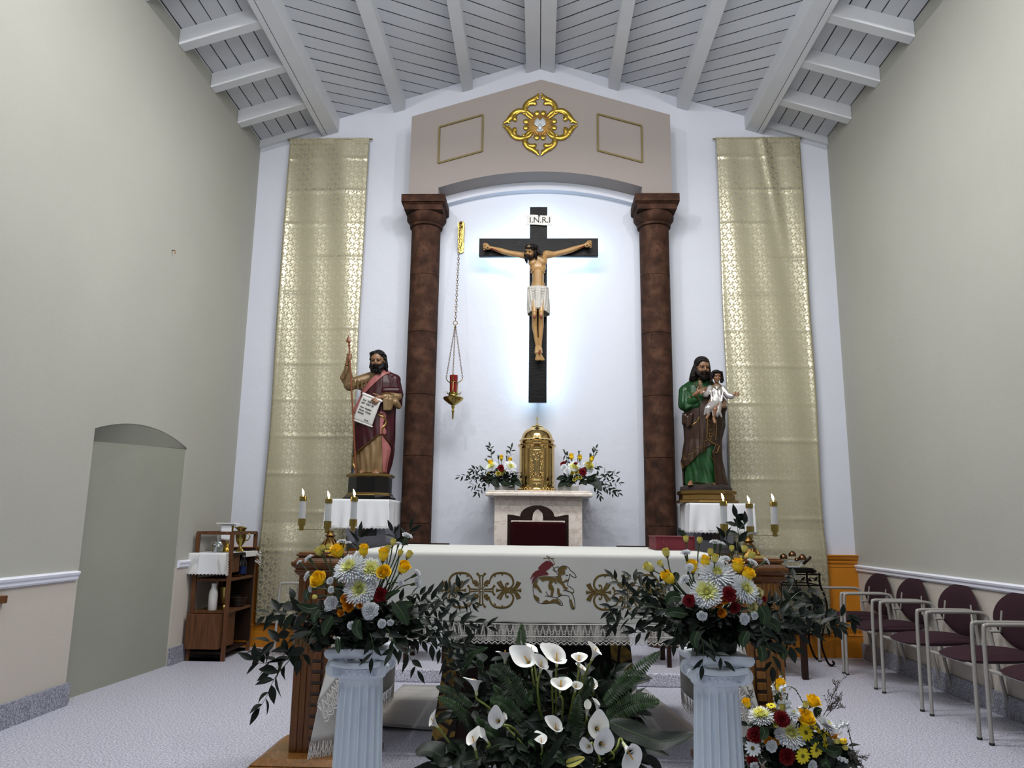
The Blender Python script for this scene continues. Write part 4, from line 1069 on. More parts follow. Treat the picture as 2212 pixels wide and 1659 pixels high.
b.build('mantle_lining', 'lining_pink', ST, smooth=80, solid=.004); b = MB()
def pink3(u, v):
    zy = lerp(640, 800, v); return S1(zy, phi1(zy, lerp(480, 510+10*sin(v*9), u)), .019)
b.grid(pink3, 8, 30)
b.build('mantle_lining', 'lining_pink', ST, smooth=80, solid=.004); b = MB()
b.grid(lambda u, v: zp(lerp(345, 275, v)+lerp(-12, 12, u), lerp(500, 640, v), .06+.02*u), 6, 16)
b.build('mantle_lining', 'lining_pink', ST, smooth=80, solid=.004)
b = MB()
for pts in ([(300, 952), (385, 884), (420, 852), (492, 786)], [(492, 786), (520, 830), (548, 868)], [(500, 655), (475, 662), (505, 680), (520, 710), (512, 735), (496, 755), (492, 786)], [(300, 952), (303, 1010), (318, 1066)]):
    P = []
    for i in range(len(pts)-1):
        for j in range(6):
            zx = lerp(pts[i][0], pts[i+1][0], j/6); zy = lerp(pts[i][1], pts[i+1][1], j/6); P.append(S1(zy, phi1(zy, zx), .022))
    b.tube(P, .011, 8, flat=.4)
b.build('hem_trim', 'trim_gold', ST)
B = MB(); B.cap(zp(520, 375, .03), zp(575, 400, .0), .055, .06); B.cap(zp(570, 400, .02), zp(600, 510, .02), .06, .052); B.cap(zp(500, 480, .10), zp(590, 480, .07), .045, .045); B.cap(zp(600, 510, .03), zp(612, 580, .0), .045, .024); B.cap(zp(575, 530, .04), zp(610, 530, .0), .045, .03)
for k in range(5): B.cap(zp(530+k*12, 370+k*8, .085), zp(545+k*14, 480+k*8, .085), .008, .014)
organic('mantle_sleeve', B, 'mantle_wine', ST, .0045, 2)
b = MB().grid(lambda u, v: zp(lerp(552, 605, u)+8*v, lerp(505, 560, v)+22*u, .095-.05*u+.012*sin(v*9)), 8, 10); b.build('sleeve_lining', 'lining_pink', ST, smooth=80, solid=.004)
# spear
a, c = zp(296, 1074, .14), zp(247, 160, .17)
MB().tube([a, c], .0085, 10).build('spear_shaft', 'spear_wood', ST)
b = MB().lathe([(.008, 0), (.013, .012), (.008, .03), (.016, .045), (.010, .06), (.006, .07)], c, 14, frame_to(c-a)); b.build('spear_collar', 'spear_wood', ST)
t = zp(242, 74, .172); l, r = zp(222, 128, .172), zp(266, 128, .172); m_ = zp(243, 130, .172)
b = MB().add([t, l, r, m_+Vector((0, -.012, .01)), m_+Vector((0, .012, .01)), m_-Vector((0, 0, .004))], [(0, 1, 3), (0, 3, 2), (0, 2, 4), (0, 4, 1), (1, 5, 3), (3, 5, 2), (2, 5, 4), (4, 5, 1)]); b.build('spear_head', 'spear_wood', ST, smooth=0)
# scroll with its writing
q4 = [zp(347, 500, .20), zp(475, 552, .215), zp(408, 735, .155), zp(274, 685, .14)]
ex = (q4[1]-q4[0]).normalized(); ez = (q4[0]-q4[3]).normalized(); ny = ex.cross(ez).normalized()
if ny.y > 0: ny = -ny
b = MB().grid(lambda u, v: q4[0].lerp(q4[1], u).lerp(q4[3].lerp(q4[2], u), v)+ny*.006*sin(v*pi), 8, 10)
b.build('scroll_sheet', 'paper', ST, smooth=80, solid=.004)
MB().cap(q4[0]-ny*.006, q4[1]-ny*.006, .014, .014, 16).build('scroll_roll', 'paper', ST)
MB().cap(q4[3]-ny*.004, q4[2]-ny*.004, .010, .010, 16).build('scroll_roll', 'paper', ST)
ez2 = (-ny).cross(ex)*-1
ez2 = ez-ex*ez.dot(ex); ez2.normalize(); Rt = Matrix((ex, ez2, ex.cross(ez2))).transposed()
Ht = (q4[0]-q4[3]).length; Wd = (q4[1]-q4[0]).length
for body, fx, fy, sz in (('Saul  Nay  Cd', .10, .20, .034), ('aud  Citul  Su', .09, .31, .034), ('Fuul  Analiad', .11, .47, .032), ('Sinom  Coney', .10, .58, .032), ('Rathien', .09, .68, .030), ('Amila', .55, .86, .028)):
    p = q4[0]+(q4[1]-q4[0])*fx+(q4[3]-q4[0])*fy+ny*.0115
    text('handwriting', body, sz*.72, p, Rt, 'ink', ST, .0005, .35, .0006)

# ---- statue carrying a child
Y2 = -.45
rows2 = [(268, 330, 440, .05), (285, 290, 470, .08), (320, 250, 480, .10), (400, 240, 500, .12), (500, 258, 535, .13), (600, 265, 540, .13), (700, 275, 512, .125), (850, 250, 520, .125), (930, 262, 535, .13), (1025, 262, 560, .14)]
zp, row, S2, phi2 = statue_tools(1400, 740, 3.318, Y2, rows2, lambda zy: .003+.012*max(0, min(1, (zy-520)/400)))
SJ = thing('saint_statue', tuple(zp(420, 1145)), 'painted statue of a bearded man in green and brown robes carrying a small child', 'statue')
c0 = Vector((zp(418, 1100).x, Y2, 0)); w = lambda zx: abs(zp(zx, 1100).x-c0.x)
zz = [zsh+.004]+[zp(420, y).z for y in (1128, 1098, 1088, 1070, 1064)]
b = MB().rings([octo(c0.x, Y2, w(626), .26, zz[0]), octo(c0.x, Y2, w(622), .255, zz[0]+.02), octo(c0.x, Y2, w(604), .24, zz[1]), octo(c0.x, Y2, w(600), .235, zz[2]), octo(c0.x, Y2, w(614), .25, zz[3]), octo(c0.x, Y2, w(614), .25, zz[4]), octo(c0.x, Y2, w(604), .24, zz[5])])
b.build('base_block', 'trim_gold', SJ, smooth=0)
b = MB().grid(lambda u, v: (c0.x+w(600)*(1-.22*v**2)*cos(2*pi*u)*(1+.04*sin(9*2*pi*u)), Y2+.22*(1-.2*v*v)*sin(2*pi*u), lerp(zz[5]-.004, zp(420, 1022).z, sqrt(v))+.006*sin(u*50+v*9)), 60, 8, closed_u=True)
b.build('rocky_ground', 'rock', SJ, smooth=30)
MB().prism([(c0.x+w(600)*.8*cos(t), Y2+.18*sin(t)) for t in [2*pi*i/30 for i in range(30)]], 2, zz[5], zp(420, 1022).z).build('rock_top', 'rock', SJ, smooth=0)
Rh = Matrix.Rotation(radians(10), 3, 'Z') @ Matrix.Rotation(radians(14), 3, 'X')
P_, E_ = head(SJ, zp(388, 178, .10), Rh, .205, 'flesh_dark', neck=zp(372, 280, .01))
B = MB()
B.cap(zp(375, 300, 0), zp(400, 700, 0), .075, .07); B.cap(zp(380, 700, 0), zp(320, 990, .03), .06, .03); B.cap(zp(420, 700, 0), zp(455, 990, .03), .06, .03)
B.cap(zp(290, 330, .02), zp(275, 440, .06), .045, .038); B.cap(zp(275, 440, .06), zp(335, 370, .175), .036, .019)
B.cap(zp(450, 330, .0), zp(540, 430, .02), .045, .036); B.cap(zp(540, 430, .02), zp(545, 455, .14), .034, .02)
for fx in (300, 462):
    B.cap(zp(fx+8, 1000, .05), zp(fx, 1016, .14), .026, .018)
    for k in range(5): B.cap(zp(fx-12+k*7, 1014, .14), zp(fx-14+k*8, 1020, .165-abs(k-2)*.004), .008, .007)
organic('body', B, 'flesh_dark', SJ, .005, 3)
H = MB(); H.cap(zp(335, 372, .175), zp(362, 352, .195), .018, .022); H.ell(zp(366, 350, .197), (.028, .014, .022))
for k in range(4):
    H.cap(zp(372+k*2, 338+k*9, .205), zp(396+k*2, 328+k*9, .212), .0088, .0078); H.cap(zp(396+k*2, 328+k*9, .212), zp(418-k*2, 322+k*11, .202), .0078, .006)
H.cap(zp(352, 338, .20), zp(362, 318, .205), .0095, .007)
organic('hand', H, 'flesh_dark', SJ, .0026, 2)
H = MB(); H.cap(zp(547, 455, .14), zp(528, 455, .19), .02, .022); H.ell(zp(520, 452, .198), (.026, .015, .024))
for k in range(4):
    H.cap(zp(518-k*1, 438+k*9, .212), zp(500-k*2, 440+k*10, .224), .0085, .0078); H.cap(zp(500-k*2, 440+k*10, .224), zp(482+k*2, 446+k*8, .220), .0078, .006)
H.cap(zp(520, 432, .205), zp(508, 424, .215), .009, .007)
organic('hand', H, 'flesh_dark', SJ, .0026, 2)
b = MB(); E_(b, 0, .10, .20, .38, .43, .36); E_(b, 0, .24, -.1, .36, .32, .5)
b.tube([zp(352, 150, .10), zp(335, 200, .08), zp(320, 245, .07), zp(298, 275, .05)], [.03, .036, .034, .012], 10); b.tube([zp(340, 210, .05), zp(325, 260, .06), zp(325, 285, .06)], [.036, .036, .012], 10)
b.tube([zp(425, 150, .10), zp(432, 200, .08), zp(436, 250, .06), zp(440, 275, .03)], [.026, .026, .026, .015], 10)
b.tube([zp(385, 122, .165), zp(368, 133, .16), zp(355, 165, .13)], [.016, .02, .02], 8); b.tube([zp(385, 122, .165), zp(410, 133, .16), zp(425, 160, .12)], [.016, .022, .02], 8)
organic('hair', b, 'hair_brown', SJ, .0035, 2)
b = MB(); E_(b, 0, -.24, -.45, .21, .16, .20)
for q in (-1, 1):
    b.tube([P_(q*.32, -.05, -.1), P_(q*.26, -.18, -.30), P_(q*.08, -.30, -.42)], [.008, .02, .024], 8); b.tube([P_(0, -.43, -.185), P_(q*.12, -.40, -.21), P_(q*.19, -.33, -.33)], [.009, .011, .008], 6)
organic('beard', b, 'hair_brown', SJ, .003, 1)
b = MB().grid(lambda u, v: S2(lerp(270, 1022, v), 2*pi*u-pi, 0), 120, 120, closed_u=True); b.build('tunic', 'robe_green', SJ, smooth=80, solid=.004)
B = MB(); B.cap(zp(325, 300, 0), zp(270, 350, .02), .055, .07); B.cap(zp(270, 350, .02), zp(262, 440, .05), .07, .066); B.cap(zp(262, 445, .05), zp(330, 410, .13), .066, .045); B.cap(zp(285, 470, .06), zp(345, 450, .11), .045, .04); B.cap(zp(325, 385, .145), zp(335, 372, .16), .034, .026)
for k in range(6): B.cap(zp(262+k*12, 345+k*4, .10), zp(275+k*14, 470-k*6, .125), .008, .016)
organic('green_sleeve', B, 'robe_green', SJ, .0045, 2)
b = MB().tube([zp(318, 366, .165), zp(335, 372, .19), zp(352, 388, .185), zp(358, 405, .17)], .008, 8, flat=.6); b.tube([zp(330, 290, .115), zp(345, 300, .125), zp(355, 315, .13)], .010, 8, flat=.5); b.build('cuff_trim', 'trim_gold', SJ)
# brown mantle
def mL(u, v):
    zx = lerp(240, 352, u); top = interp([(240, 520), (352, 470)], zx)[0]; bot = interp([(240, 860), (262, 900), (300, 858), (352, 800)], zx)[0]
    zy = lerp(top, bot, v); return S2(zy, phi2(zy, zx), .013)
def mC(u, v):
    zx = lerp(352, 490, u); top = interp([(352, 470), (380, 420), (430, 330), (490, 330)], zx)[0]; bot = interp([(352, 800), (390, 768), (440, 740), (490, 760)], zx)[0]
    zy = lerp(top, bot, v); return S2(zy, phi2(zy, zx), .013)
def mR(u, v):
    zy = lerp(300, 1022, v); x0 = interp([(300, 455), (740, 455), (800, 432), (900, 450), (1022, 455)], zy)[0]
    return S2(zy, lerp(phi2(zy, x0), 2*pi-pi/2 if zy > 500 else pi+.6, u), .015)
b = MB().grid(mL, 24, 60); b.grid(mC, 30, 70); b.grid(mR, 70, 120)
b.grid(lambda u, v: S2(lerp(560, 900, v), lerp(-pi/2-.6, -pi/2+.25, u), .014), 12, 40)
b.build('mantle', 'mantle_brown', SJ, smooth=80, solid=.007)
B = MB()
for a, c, r0, r1 in (((270, 530, .06), (262, 575, .06), .04, .03), ((285, 540, .09), (285, 600, .10), .03, .018), ((310, 520, .11), (300, 590, .115), .03, .014), ((520, 470, .05), (530, 600, .04), .055, .022), ((480, 440, .08), (530, 470, .06), .05, .05), ((420, 400, .09), (480, 360, .06), .05, .05)): B.cap(zp(*a), zp(*c), r0, r1)
organic('mantle_folds', B, 'mantle_brown', SJ, .0045, 2)
b = MB()
for pts, rad in (([(246, 862), (262, 905), (300, 862), (352, 802), (410, 765)], .009), ([(405, 500), (402, 600), (398, 700), (440, 735), (488, 745), (475, 790), (435, 802)], .005), ([(460, 560), (458, 650), (452, 720)], .004), ([(415, 815), (440, 860), (448, 930), (455, 1010)], .007), ([(352, 545), (340, 580), (310, 606), (280, 608)], .006), ([(285, 1016), (340, 1006), (400, 1020), (445, 1018)], .010)):
    P = []
    for i in range(len(pts)-1):
        for j in range(5):
            zx = lerp(pts[i][0], pts[i+1][0], j/5); zy = lerp(pts[i][1], pts[i+1][1], j/5); P.append(S2(zy, phi2(zy, zx), .021))
    b.tube(P, rad, 8, flat=.4)
rr = random.Random(9)
for i in range(70):
    zy = rr.uniform(570, 730); zx = rr.uniform(410, 450); b.ell(S2(zy, phi2(zy, zx), .018), (.005, .003, .004), nu=6, nv=4)
for i in range(60):
    t = rr.random(); zx = lerp(255, 400, t); zy = interp([(255, 850), (300, 840), (352, 780), (400, 745)], zx)[0]-rr.uniform(0, 40); b.ell(S2(zy, phi2(zy, zx), .018), (.005, .003, .004), nu=6, nv=4)
b.build('gold_ornament', 'trim_gold', SJ)
# the child, part of the same statue
CH = bpy.data.objects.new('child_figure', None); COL.objects.link(CH); CH.parent = SJ; CH.location = zp(485, 400, .15)-SJ.location
Rc = Matrix.Rotation(radians(6), 3, 'Z') @ Matrix.Rotation(radians(6), 3, 'X')
Pc, Ec = head(CH, zp(490, 245, .16), Rc, .125, 'flesh_dark', vox=.003, neck=zp(497, 320, .14), child=True)
B = MB(); B.cap(zp(495, 320, .13), zp(480, 420, .15), .045, .05)
B.cap(zp(540, 330, .13), zp(580, 385, .16), .026, .022); B.cap(zp(580, 385, .16), zp(605, 368, .18), .02, .011)
B.cap(zp(440, 335, .15), zp(410, 370, .19), .026, .02); B.cap(zp(410, 370, .19), zp(375, 315, .215), .018, .010)
B.cap(zp(455, 430, .18), zp(435, 470, .235), .035, .026); B.cap(zp(435, 470, .235), zp(432, 520, .22), .024, .014); B.cap(zp(432, 520, .22), zp(418, 540, .255), .015, .012)
B.cap(zp(485, 440, .17), zp(480, 480, .225), .035, .026); B.cap(zp(480, 480, .225), zp(470, 545, .21), .024, .014); B.cap(zp(470, 545, .21), zp(478, 572, .235), .015, .013)
organic('body', B, 'flesh_dark', CH, .0036, 2)
H = MB(); H.cap(zp(605, 368, .18), zp(622, 368, .188), .011, .013)
for k in range(4): H.cap(zp(624, 361+k*6, .19), zp(640, 360+k*7, .197), .0055, .005); H.cap(zp(640, 360+k*7, .197), zp(656-abs(k-1.5)*3, 358+k*9, .195), .005, .004)
H.cap(zp(616, 360, .19), zp(628, 352, .195), .006, .005)
organic('hand', H, 'flesh_dark', CH, .002, 1)
H = MB(); H.cap(zp(375, 315, .215), zp(372, 298, .22), .010, .012)
for k in range(4): H.cap(zp(366+k*4, 292, .222), zp(362+k*7, 270+abs(k-1)*4, .225), .0052, .0038)
H.cap(zp(380, 302, .222), zp(389, 293, .226), .0055, .004)
organic('hand', H, 'flesh_dark', CH, .002, 1)
b = MB(); Ec(b, 0, .08, .18, .43, .46, .40); curls(b, [Pc(-.42, 0, .2-.14*i) for i in range(5)], .016); curls(b, [Pc(.42, 0, .2-.14*i) for i in range(5)], .018); curls(b, [Pc(.5, .02, -.25), Pc(-.38, .1, -.45)], .018)
curls(b, [Pc(-.3+.12*i, -.30, .40-.03*abs(i-2)) for i in range(6)], .014)
organic('hair', b, 'hair_brown', CH, .003, 1)
B = MB(); B.cap(zp(495, 335, .14), zp(480, 430, .17), .05, .062); B.ell(zp(490, 400, .17), (.062, .05, .07))
B.cap(zp(535, 330, .13), zp(575, 380, .16), .036, .034); B.cap(zp(575, 380, .16), zp(598, 385, .17), .034, .03); B.cap(zp(445, 330, .15), zp(412, 372, .18), .036, .032); B.cap(zp(412, 372, .18), zp(398, 355, .20), .03, .02)
B.cap(zp(480, 430, .18), zp(435, 470, .225), .05, .04); B.cap(zp(435, 470, .225), zp(425, 500, .22), .04, .028); B.cap(zp(500, 440, .18), zp(490, 500, .20), .045, .04)
for k in range(5): B.cap(zp(450+k*22, 345, .198), zp(455+k*18, 420, .218), .006, .008); B.cap(zp(412+k*24, 470, .25-k*.006), zp(405+k*30, 515+k*4, .235-k*.008), .008, .010)
organic('gown', B, 'gown_silver', CH, .0036, 2)
b = MB().tube([zp(462, 305, .185), zp(495, 335, .205), zp(525, 308, .18)], .005, 6); b.build('neck_trim', 'trim_gold', CH)

# ---------------------------------------------------------------- altar under its cloth
AZ, AX, AF, AB = 1.11, 1.0, -3.72, -2.40
AT = thing('altar_table', (0, -3.05, 0), 'altar table with a tapering cracked gilded base under the white cloth, before the low step', 'table')
MB().box(-AX+.02, AX-.02, AF+.03, AB-.02, AZ-.09, AZ-.006).build('table_slab', 'oak', AT, smooth=0)
b = MB().frus((-.60, .60, -3.46, -2.75), (-.47, .50, -3.32, -2.85), 0, AZ-.09)
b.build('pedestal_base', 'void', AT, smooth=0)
def fpt(u, z, d=0.):       # point on the sloping front of the base, u in -1..1
    t = z/(AZ-.09); return Vector((lerp(lerp(-.60, -.47, t), lerp(.60, .50, t), (u+1)/2), lerp(-3.46, -3.32, t)-.001-d, z))
for a, c in ((-1, -.78), (.78, 1)):
    b = MB(); k = [fpt(a, 0), fpt(c, 0), fpt(c, 1.0), fpt(a, 1.0)]
    b.add(k+[p-Vector((0, .022, 0)) for p in k], [(0, 1, 2, 3), (4, 7, 6, 5), (0, 4, 5, 1), (1, 5, 6, 2), (2, 6, 7, 3), (3, 7, 4, 0)])
    b.build('gilded_panel', 'gilt_mosaic', AT, smooth=0)
b = MB(); k = [fpt(-.78, .02), fpt(.78, .02), fpt(.78, .45), fpt(-.78, .45)]
b.add(k+[p-Vector((0, .008, 0)) for p in k], [(0, 1, 2, 3), (4, 7, 6, 5), (0, 4, 5, 1), (1, 5, 6, 2), (2, 6, 7, 3), (3, 7, 4, 0)])
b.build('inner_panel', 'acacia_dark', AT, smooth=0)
CL = thing('altar_cloth', (0, -3.05, AZ), 'long white altar cloth with gold scroll embroidery, a lamb and a lace hem', 'altar cloth')
r = .028
def over(h):            # distance down from the top edge -> (out, down) round the table edge
    if h < 0: return (-(-h), 0.)
    L = r*pi/2
    if h < L: a = h/r; return (r*sin(a), r*(1-cos(a)))
    return (r, r+h-L)
Zt = AZ+.001; HEM = .735
def fcloth(u, v):
    x = lerp(-AX, AX, u); Hh = Zt-HEM-r+r*pi/2; h = lerp(-1.33, Hh, v) if v < .02 else lerp(0, Hh, (v-.02)/.98)
    o, d = over(h); k = max(0, d-.03)
    y = AF+r-o-.012*k/.35*(1+sin(x*3.1+1))-.006*sin(x*8+1)*k*2
    return (x, y, Zt-d+.002*sin(x*30)*(k > .3))
b = MB().grid(lambda u, v: (lerp(-AX, AX, u), lerp(AB, AF+r, v), Zt+.0015*noise.noise((lerp(-6, 6, u), v*7, 0))), 40, 20)
b.grid(lambda u, v: fcloth(u, .02+.98*v), 120, 40)
b.build('cloth_top_and_front', 'altar_cloth', CL, smooth=80, solid=.003)
def side_sheet(sg):
    # the end of the cloth falls to the floor; its front corner swings forward and outward
    def path(h):
        k = min(1, max(0, h/1.05)); kk = k**.8
        return [Vector((AX+.004, AB, 0)), Vector((AX+.01+.0*kk, -2.55-.05*kk, 0)), Vector((AX+.012, -3.1, 0)), Vector((AX+.012+.02*kk, AF+.1-.08*kk, 0)), Vector((AX+.01+.04*kk, AF-.02-.10*kk, 0)), Vector((AX+.16*kk, AF-.03-.19*kk, 0))]
    def f(u, v):
        h = lerp(0, 1.055, v); P = spline(path(h), 8); i = u*(len(P)-1); k = int(min(i, len(P)-2)); p = P[k].lerp(P[k+1], i-k)
        hem = lerp(1.0, 1.0, u); z = Zt-.004-h*hem
        p = Vector((p.x+.010*sin(p.y*11+v*2)*v, p.y, z)); p.x *= sg; return p
    return f
for sg in (-1, 1):
    f = side_sheet(sg)
    MB().grid(lambda u, v: f(u, v*.90), 60, 30).build('cloth_end', 'altar_cloth', CL, smooth=80, solid=.0025)
    b = MB(); b.grid(lambda u, v: f(u, .90+.085*v), 120, 3, mi=0)
    n = 38
    for i in range(n):
        u0, u1 = i/n, (i+1)/n
        for dv, w_ in ((.905, .055), (.922, .035)):
            b.tube([f(lerp(u0, u1, t), min(.999, dv+w_*sin(pi*t)*1.0)) for t in [j/8 for j in range(9)]], .0016, 4, mi=1)
        b.tube([f(lerp(u0, u1, .5+.36*cos(t)), .962+.016*sin(t)) for t in [2*pi*j/10 for j in range(10)]], .0016, 4, mi=1, loop=True)
        b.tube([f(lerp(u0, u1, t), .985+.014*sin(pi*t)) for t in [j/6 for j in range(7)]], .0022, 4, mi=1)
    b.build('lace_border', ['lace_net', 'lace_thread'], CL, smooth=80)
    # folded-back corner with the lace of the front hem running diagonally down it
    def cor(u, v):
        a = Vector(((AX+.005)*sg, AF-.045, .72)); p = f(.80, .66); q_ = f(1, .97); t_ = Vector(((AX-.02)*sg, AF-.04, Zt-.10))
        w0 = t_.lerp(Vector(((AX-.12)*sg, AF-.05, .70)), v); w1 = Vector(((AX+.03)*sg, AF-.07, .86)).lerp(Vector(((AX+.125)*sg, AF-.225, .34)), v)
        return w0.lerp(w1, u)+Vector((0, -.02*sin(pi*u), 0))
    MB().grid(cor, 14, 20).build('cloth_corner', 'altar_cloth', CL, smooth=80, solid=.0025)
    b = MB(); e0 = Vector(((AX-.12)*sg, AF-.05, .70)); e1 = Vector(((AX+.125)*sg, AF-.225, .34)); nn = 12
    dn = Vector((-.05*sg, 0, -.085))
    g = lambda t, w_: e0.lerp(e1, t)+Vector((0, -.02*sin(pi*t), 0))+dn*w_
    b.grid(lambda u, v: g(u, v*.9), 24, 3, mi=0)
    for i in range(nn):
        for w0, w1 in ((.05, .45), (.05, .30)): b.tube([g((i+t)/nn, w0+w1*sin(pi*t)) for t in [j/8 for j in range(9)]], .0018, 4, mi=1)
        b.tube([g((i+.5+.36*cos(t))/nn, .72+.16*sin(t)) for t in [2*pi*j/10 for j in range(10)]], .0018, 4, mi=1, loop=True)
        b.tube([g((i+t)/nn, .9+.14*sin(pi*t)) for t in [j/6 for j in range(7)]], .0025, 4, mi=1)
    b.build('corner_lace', ['lace_net', 'lace_thread'], CL, smooth=80)
# lace along the front hem
yl = AF-.030
def hemp(x, dz): return Vector((x, yl-.006*sin(x*8+1)-.012*(1+sin(x*3.1+1))*.9, HEM+.004*sin(x*2.2)-dz))
b = MB(); b.grid(lambda u, v: hemp(lerp(-AX, AX, u), v*.092), 120, 2, mi=0)
n = 62; wd = 2*AX/n
for i in range(n):
    x0 = -AX+i*wd
    for dz, h, rd in ((.004, .050, .0019), (.004, .036, .0012), (.004, .062, .0014)): b.tube([hemp(x0+wd*t, dz+h*(1-abs(2*t-1)**2.2)) for t in [j/8 for j in range(9)]], rd, 4, mi=1)
    b.tube([hemp(x0+wd*(.5+.40*cos(t)), .076+.0125*sin(t)) for t in [2*pi*j/12 for j in range(12)]], .0019, 4, mi=1, loop=True)
    b.tube([hemp(x0+wd*(.5+.18*cos(t)), .076+.006*sin(t)) for t in [2*pi*j/8 for j in range(8)]], .0012, 4, mi=1, loop=True)
    b.tube([hemp(x0+wd*t, .092+.012*(1-abs(2*t-1))) for t in [j/4 for j in range(5)]], .0026, 4, mi=1)
    for t in (.15, .35, .65, .85): b.ell(hemp(x0+wd*t, .099+.010*(1-abs(2*t-1))), .0022, nu=5, nv=3, mi=1)
for dz in (.001, .063): b.tube([hemp(lerp(-AX, AX, i/60), dz) for i in range(61)], .0022, 4, mi=1)
b.build('lace_hem', ['lace_net', 'lace_thread'], CL, smooth=80)
# embroidery
ye = AF-.030
def em(zx, zy): p = at(940+zx/6.144, 1200+zy/6.144, ye); return p
def cloth_y(x, z): k = max(0, Zt-z-.03); return AF-.012*k/.35*(1+sin(x*3.1+1))-.006*sin(x*8+1)*k*2-.0024
def rib(mb, pts, w, mi=0, loop=False, k=5, raw=False):
    P = [em(x, y) for x, y in pts] if not raw else pts
    P = spline(P, k) if not loop else P
    for p in P: p.y = cloth_y(p.x, p.z)
    m = len(P); ww = [w]*m if not isinstance(w, (list, tuple)) else [w[min(len(w)-1, int(i/(m-1)*(len(w)-1)))]*(1-(i/(m-1)*(len(w)-1)) % 1)+w[min(len(w)-1, int(i/(m-1)*(len(w)-1))+1)]*((i/(m-1)*(len(w)-1)) % 1) for i in range(m)]
    mb.tube(P, [max(q_, .6)*.00033 for q_ in ww], 6, mi=mi, loop=loop, flat=.35, up=(0, 1, 0))
def poly(mb, pts, mi=0):
    P = [em(x, y) for x, y in pts]
    for p in P: p.y = cloth_y(p.x, p.z)
    n = len(P); mb.add(P+[p-Vector((0, .0016, 0)) for p in P], [tuple(range(n-1, -1, -1)), tuple(range(n, 2*n))]+[(i, (i+1) % n, n+(i+1) % n, n+i) for i in range(n)], mi)
def motif(cx, cy):
    b = MB()
    for R_ in (22,): rib(b, [(cx+R_*cos(t), cy+R_*sin(t)) for t in [2*pi*i/20 for i in range(20)]], 10, loop=True)
    for s in (-1, 1):
        for q_ in (-1, 1):
            rib(b, [(cx+s*14, cy+q_*34), (cx+s*18, cy+q_*120), (cx+s*24, cy+q_*185), (cx+s*58, cy+q_*228)], [10, 12, 14, 22])
            rib(b, [(cx+s*34, cy+q_*12), (cx+s*120, cy+q_*16), (cx+s*150, cy+q_*24), (cx+s*180, cy+q_*66)], [10, 12, 14, 22])
            rib(b, [(cx+s*22, cy+q_*24), (cx+s*60, cy+q_*70), (cx+s*100, cy+q_*135)], [7, 6, 4])
            for dx, dy, ax, ay in ((70, 65, 90, 55), (45, 75, 42, 105), (92, 95, 85, 140), (60, 105, 75, 135)):
                rib(b, [(cx+s*dx*.8, cy+q_*dy*.85), (cx+s*dx, cy+q_*dy), (cx+s*ax, cy+q_*ay)], [6, 22, 4])
            rib(b, [(cx+s*108, cy+q_*84), (cx+s*118, cy+q_*140), (cx+s*150, cy+q_*195), (cx+s*210, cy+q_*226), (cx+s*330, cy+q_*226), (cx+s*400, cy+q_*185), (cx+s*430, cy+q_*110), (cx+s*410, cy+q_*50), (cx+s*360, cy+q_*24), (cx+s*328, cy+q_*50), (cx+s*335, cy+q_*88), (cx+s*358, cy+q_*92), (cx+s*352, cy+q_*66)], [8, 14, 16, 18, 18, 18, 16, 16, 14, 12, 12, 14, 8])
            rib(b, [(cx+s*270, cy+q_*222), (cx+s*285, cy+q_*205), (cx+s*276, cy+q_*192)], [14, 10, 3])
            rib(b, [(cx+s*175, cy+q_*205), (cx+s*190, cy+q_*188), (cx+s*165, cy+q_*172)], [14, 10, 3])
            rib(b, [(cx+s*372, cy+q_*6), (cx+s*300, cy+q_*40), (cx+s*250, cy+q_*125)], [10, 15, 20])
            rib(b, [(cx+s*372, cy+q_*6), (cx+s*280, cy+q_*26), (cx+s*216, cy+q_*110)], [10, 15, 20])
            rib(b, [(cx+s*380, cy+q_*6), (cx+s*450, cy+q_*40), (cx+s*490, cy+q_*118)], [10, 15, 20])
            rib(b, [(cx+s*380, cy+q_*6), (cx+s*470, cy+q_*28), (cx+s*520, cy+q_*106)], [10, 15, 20])
        rib(b, [(cx+s*150, cy-24), (cx+s*160, cy), (cx+s*150, cy+24)], 10)
        rib(b, [(cx+s*370, cy), (cx+s*250, cy), (cx+s*200, cy)], [10, 14, 34]); rib(b, [(cx+s*380, cy), (cx+s*480, cy), (cx+s*535, cy)], [10, 14, 34])
    for q_ in (-1, 1): rib(b, [(cx-20, cy+q_*188), (cx, cy+q_*196), (cx+20, cy+q_*188)], 10)
    b.build('gold_embroidery', 'embroider', CL, smooth=60)
motif(607, 465); motif(2540, 492)
b = MB()
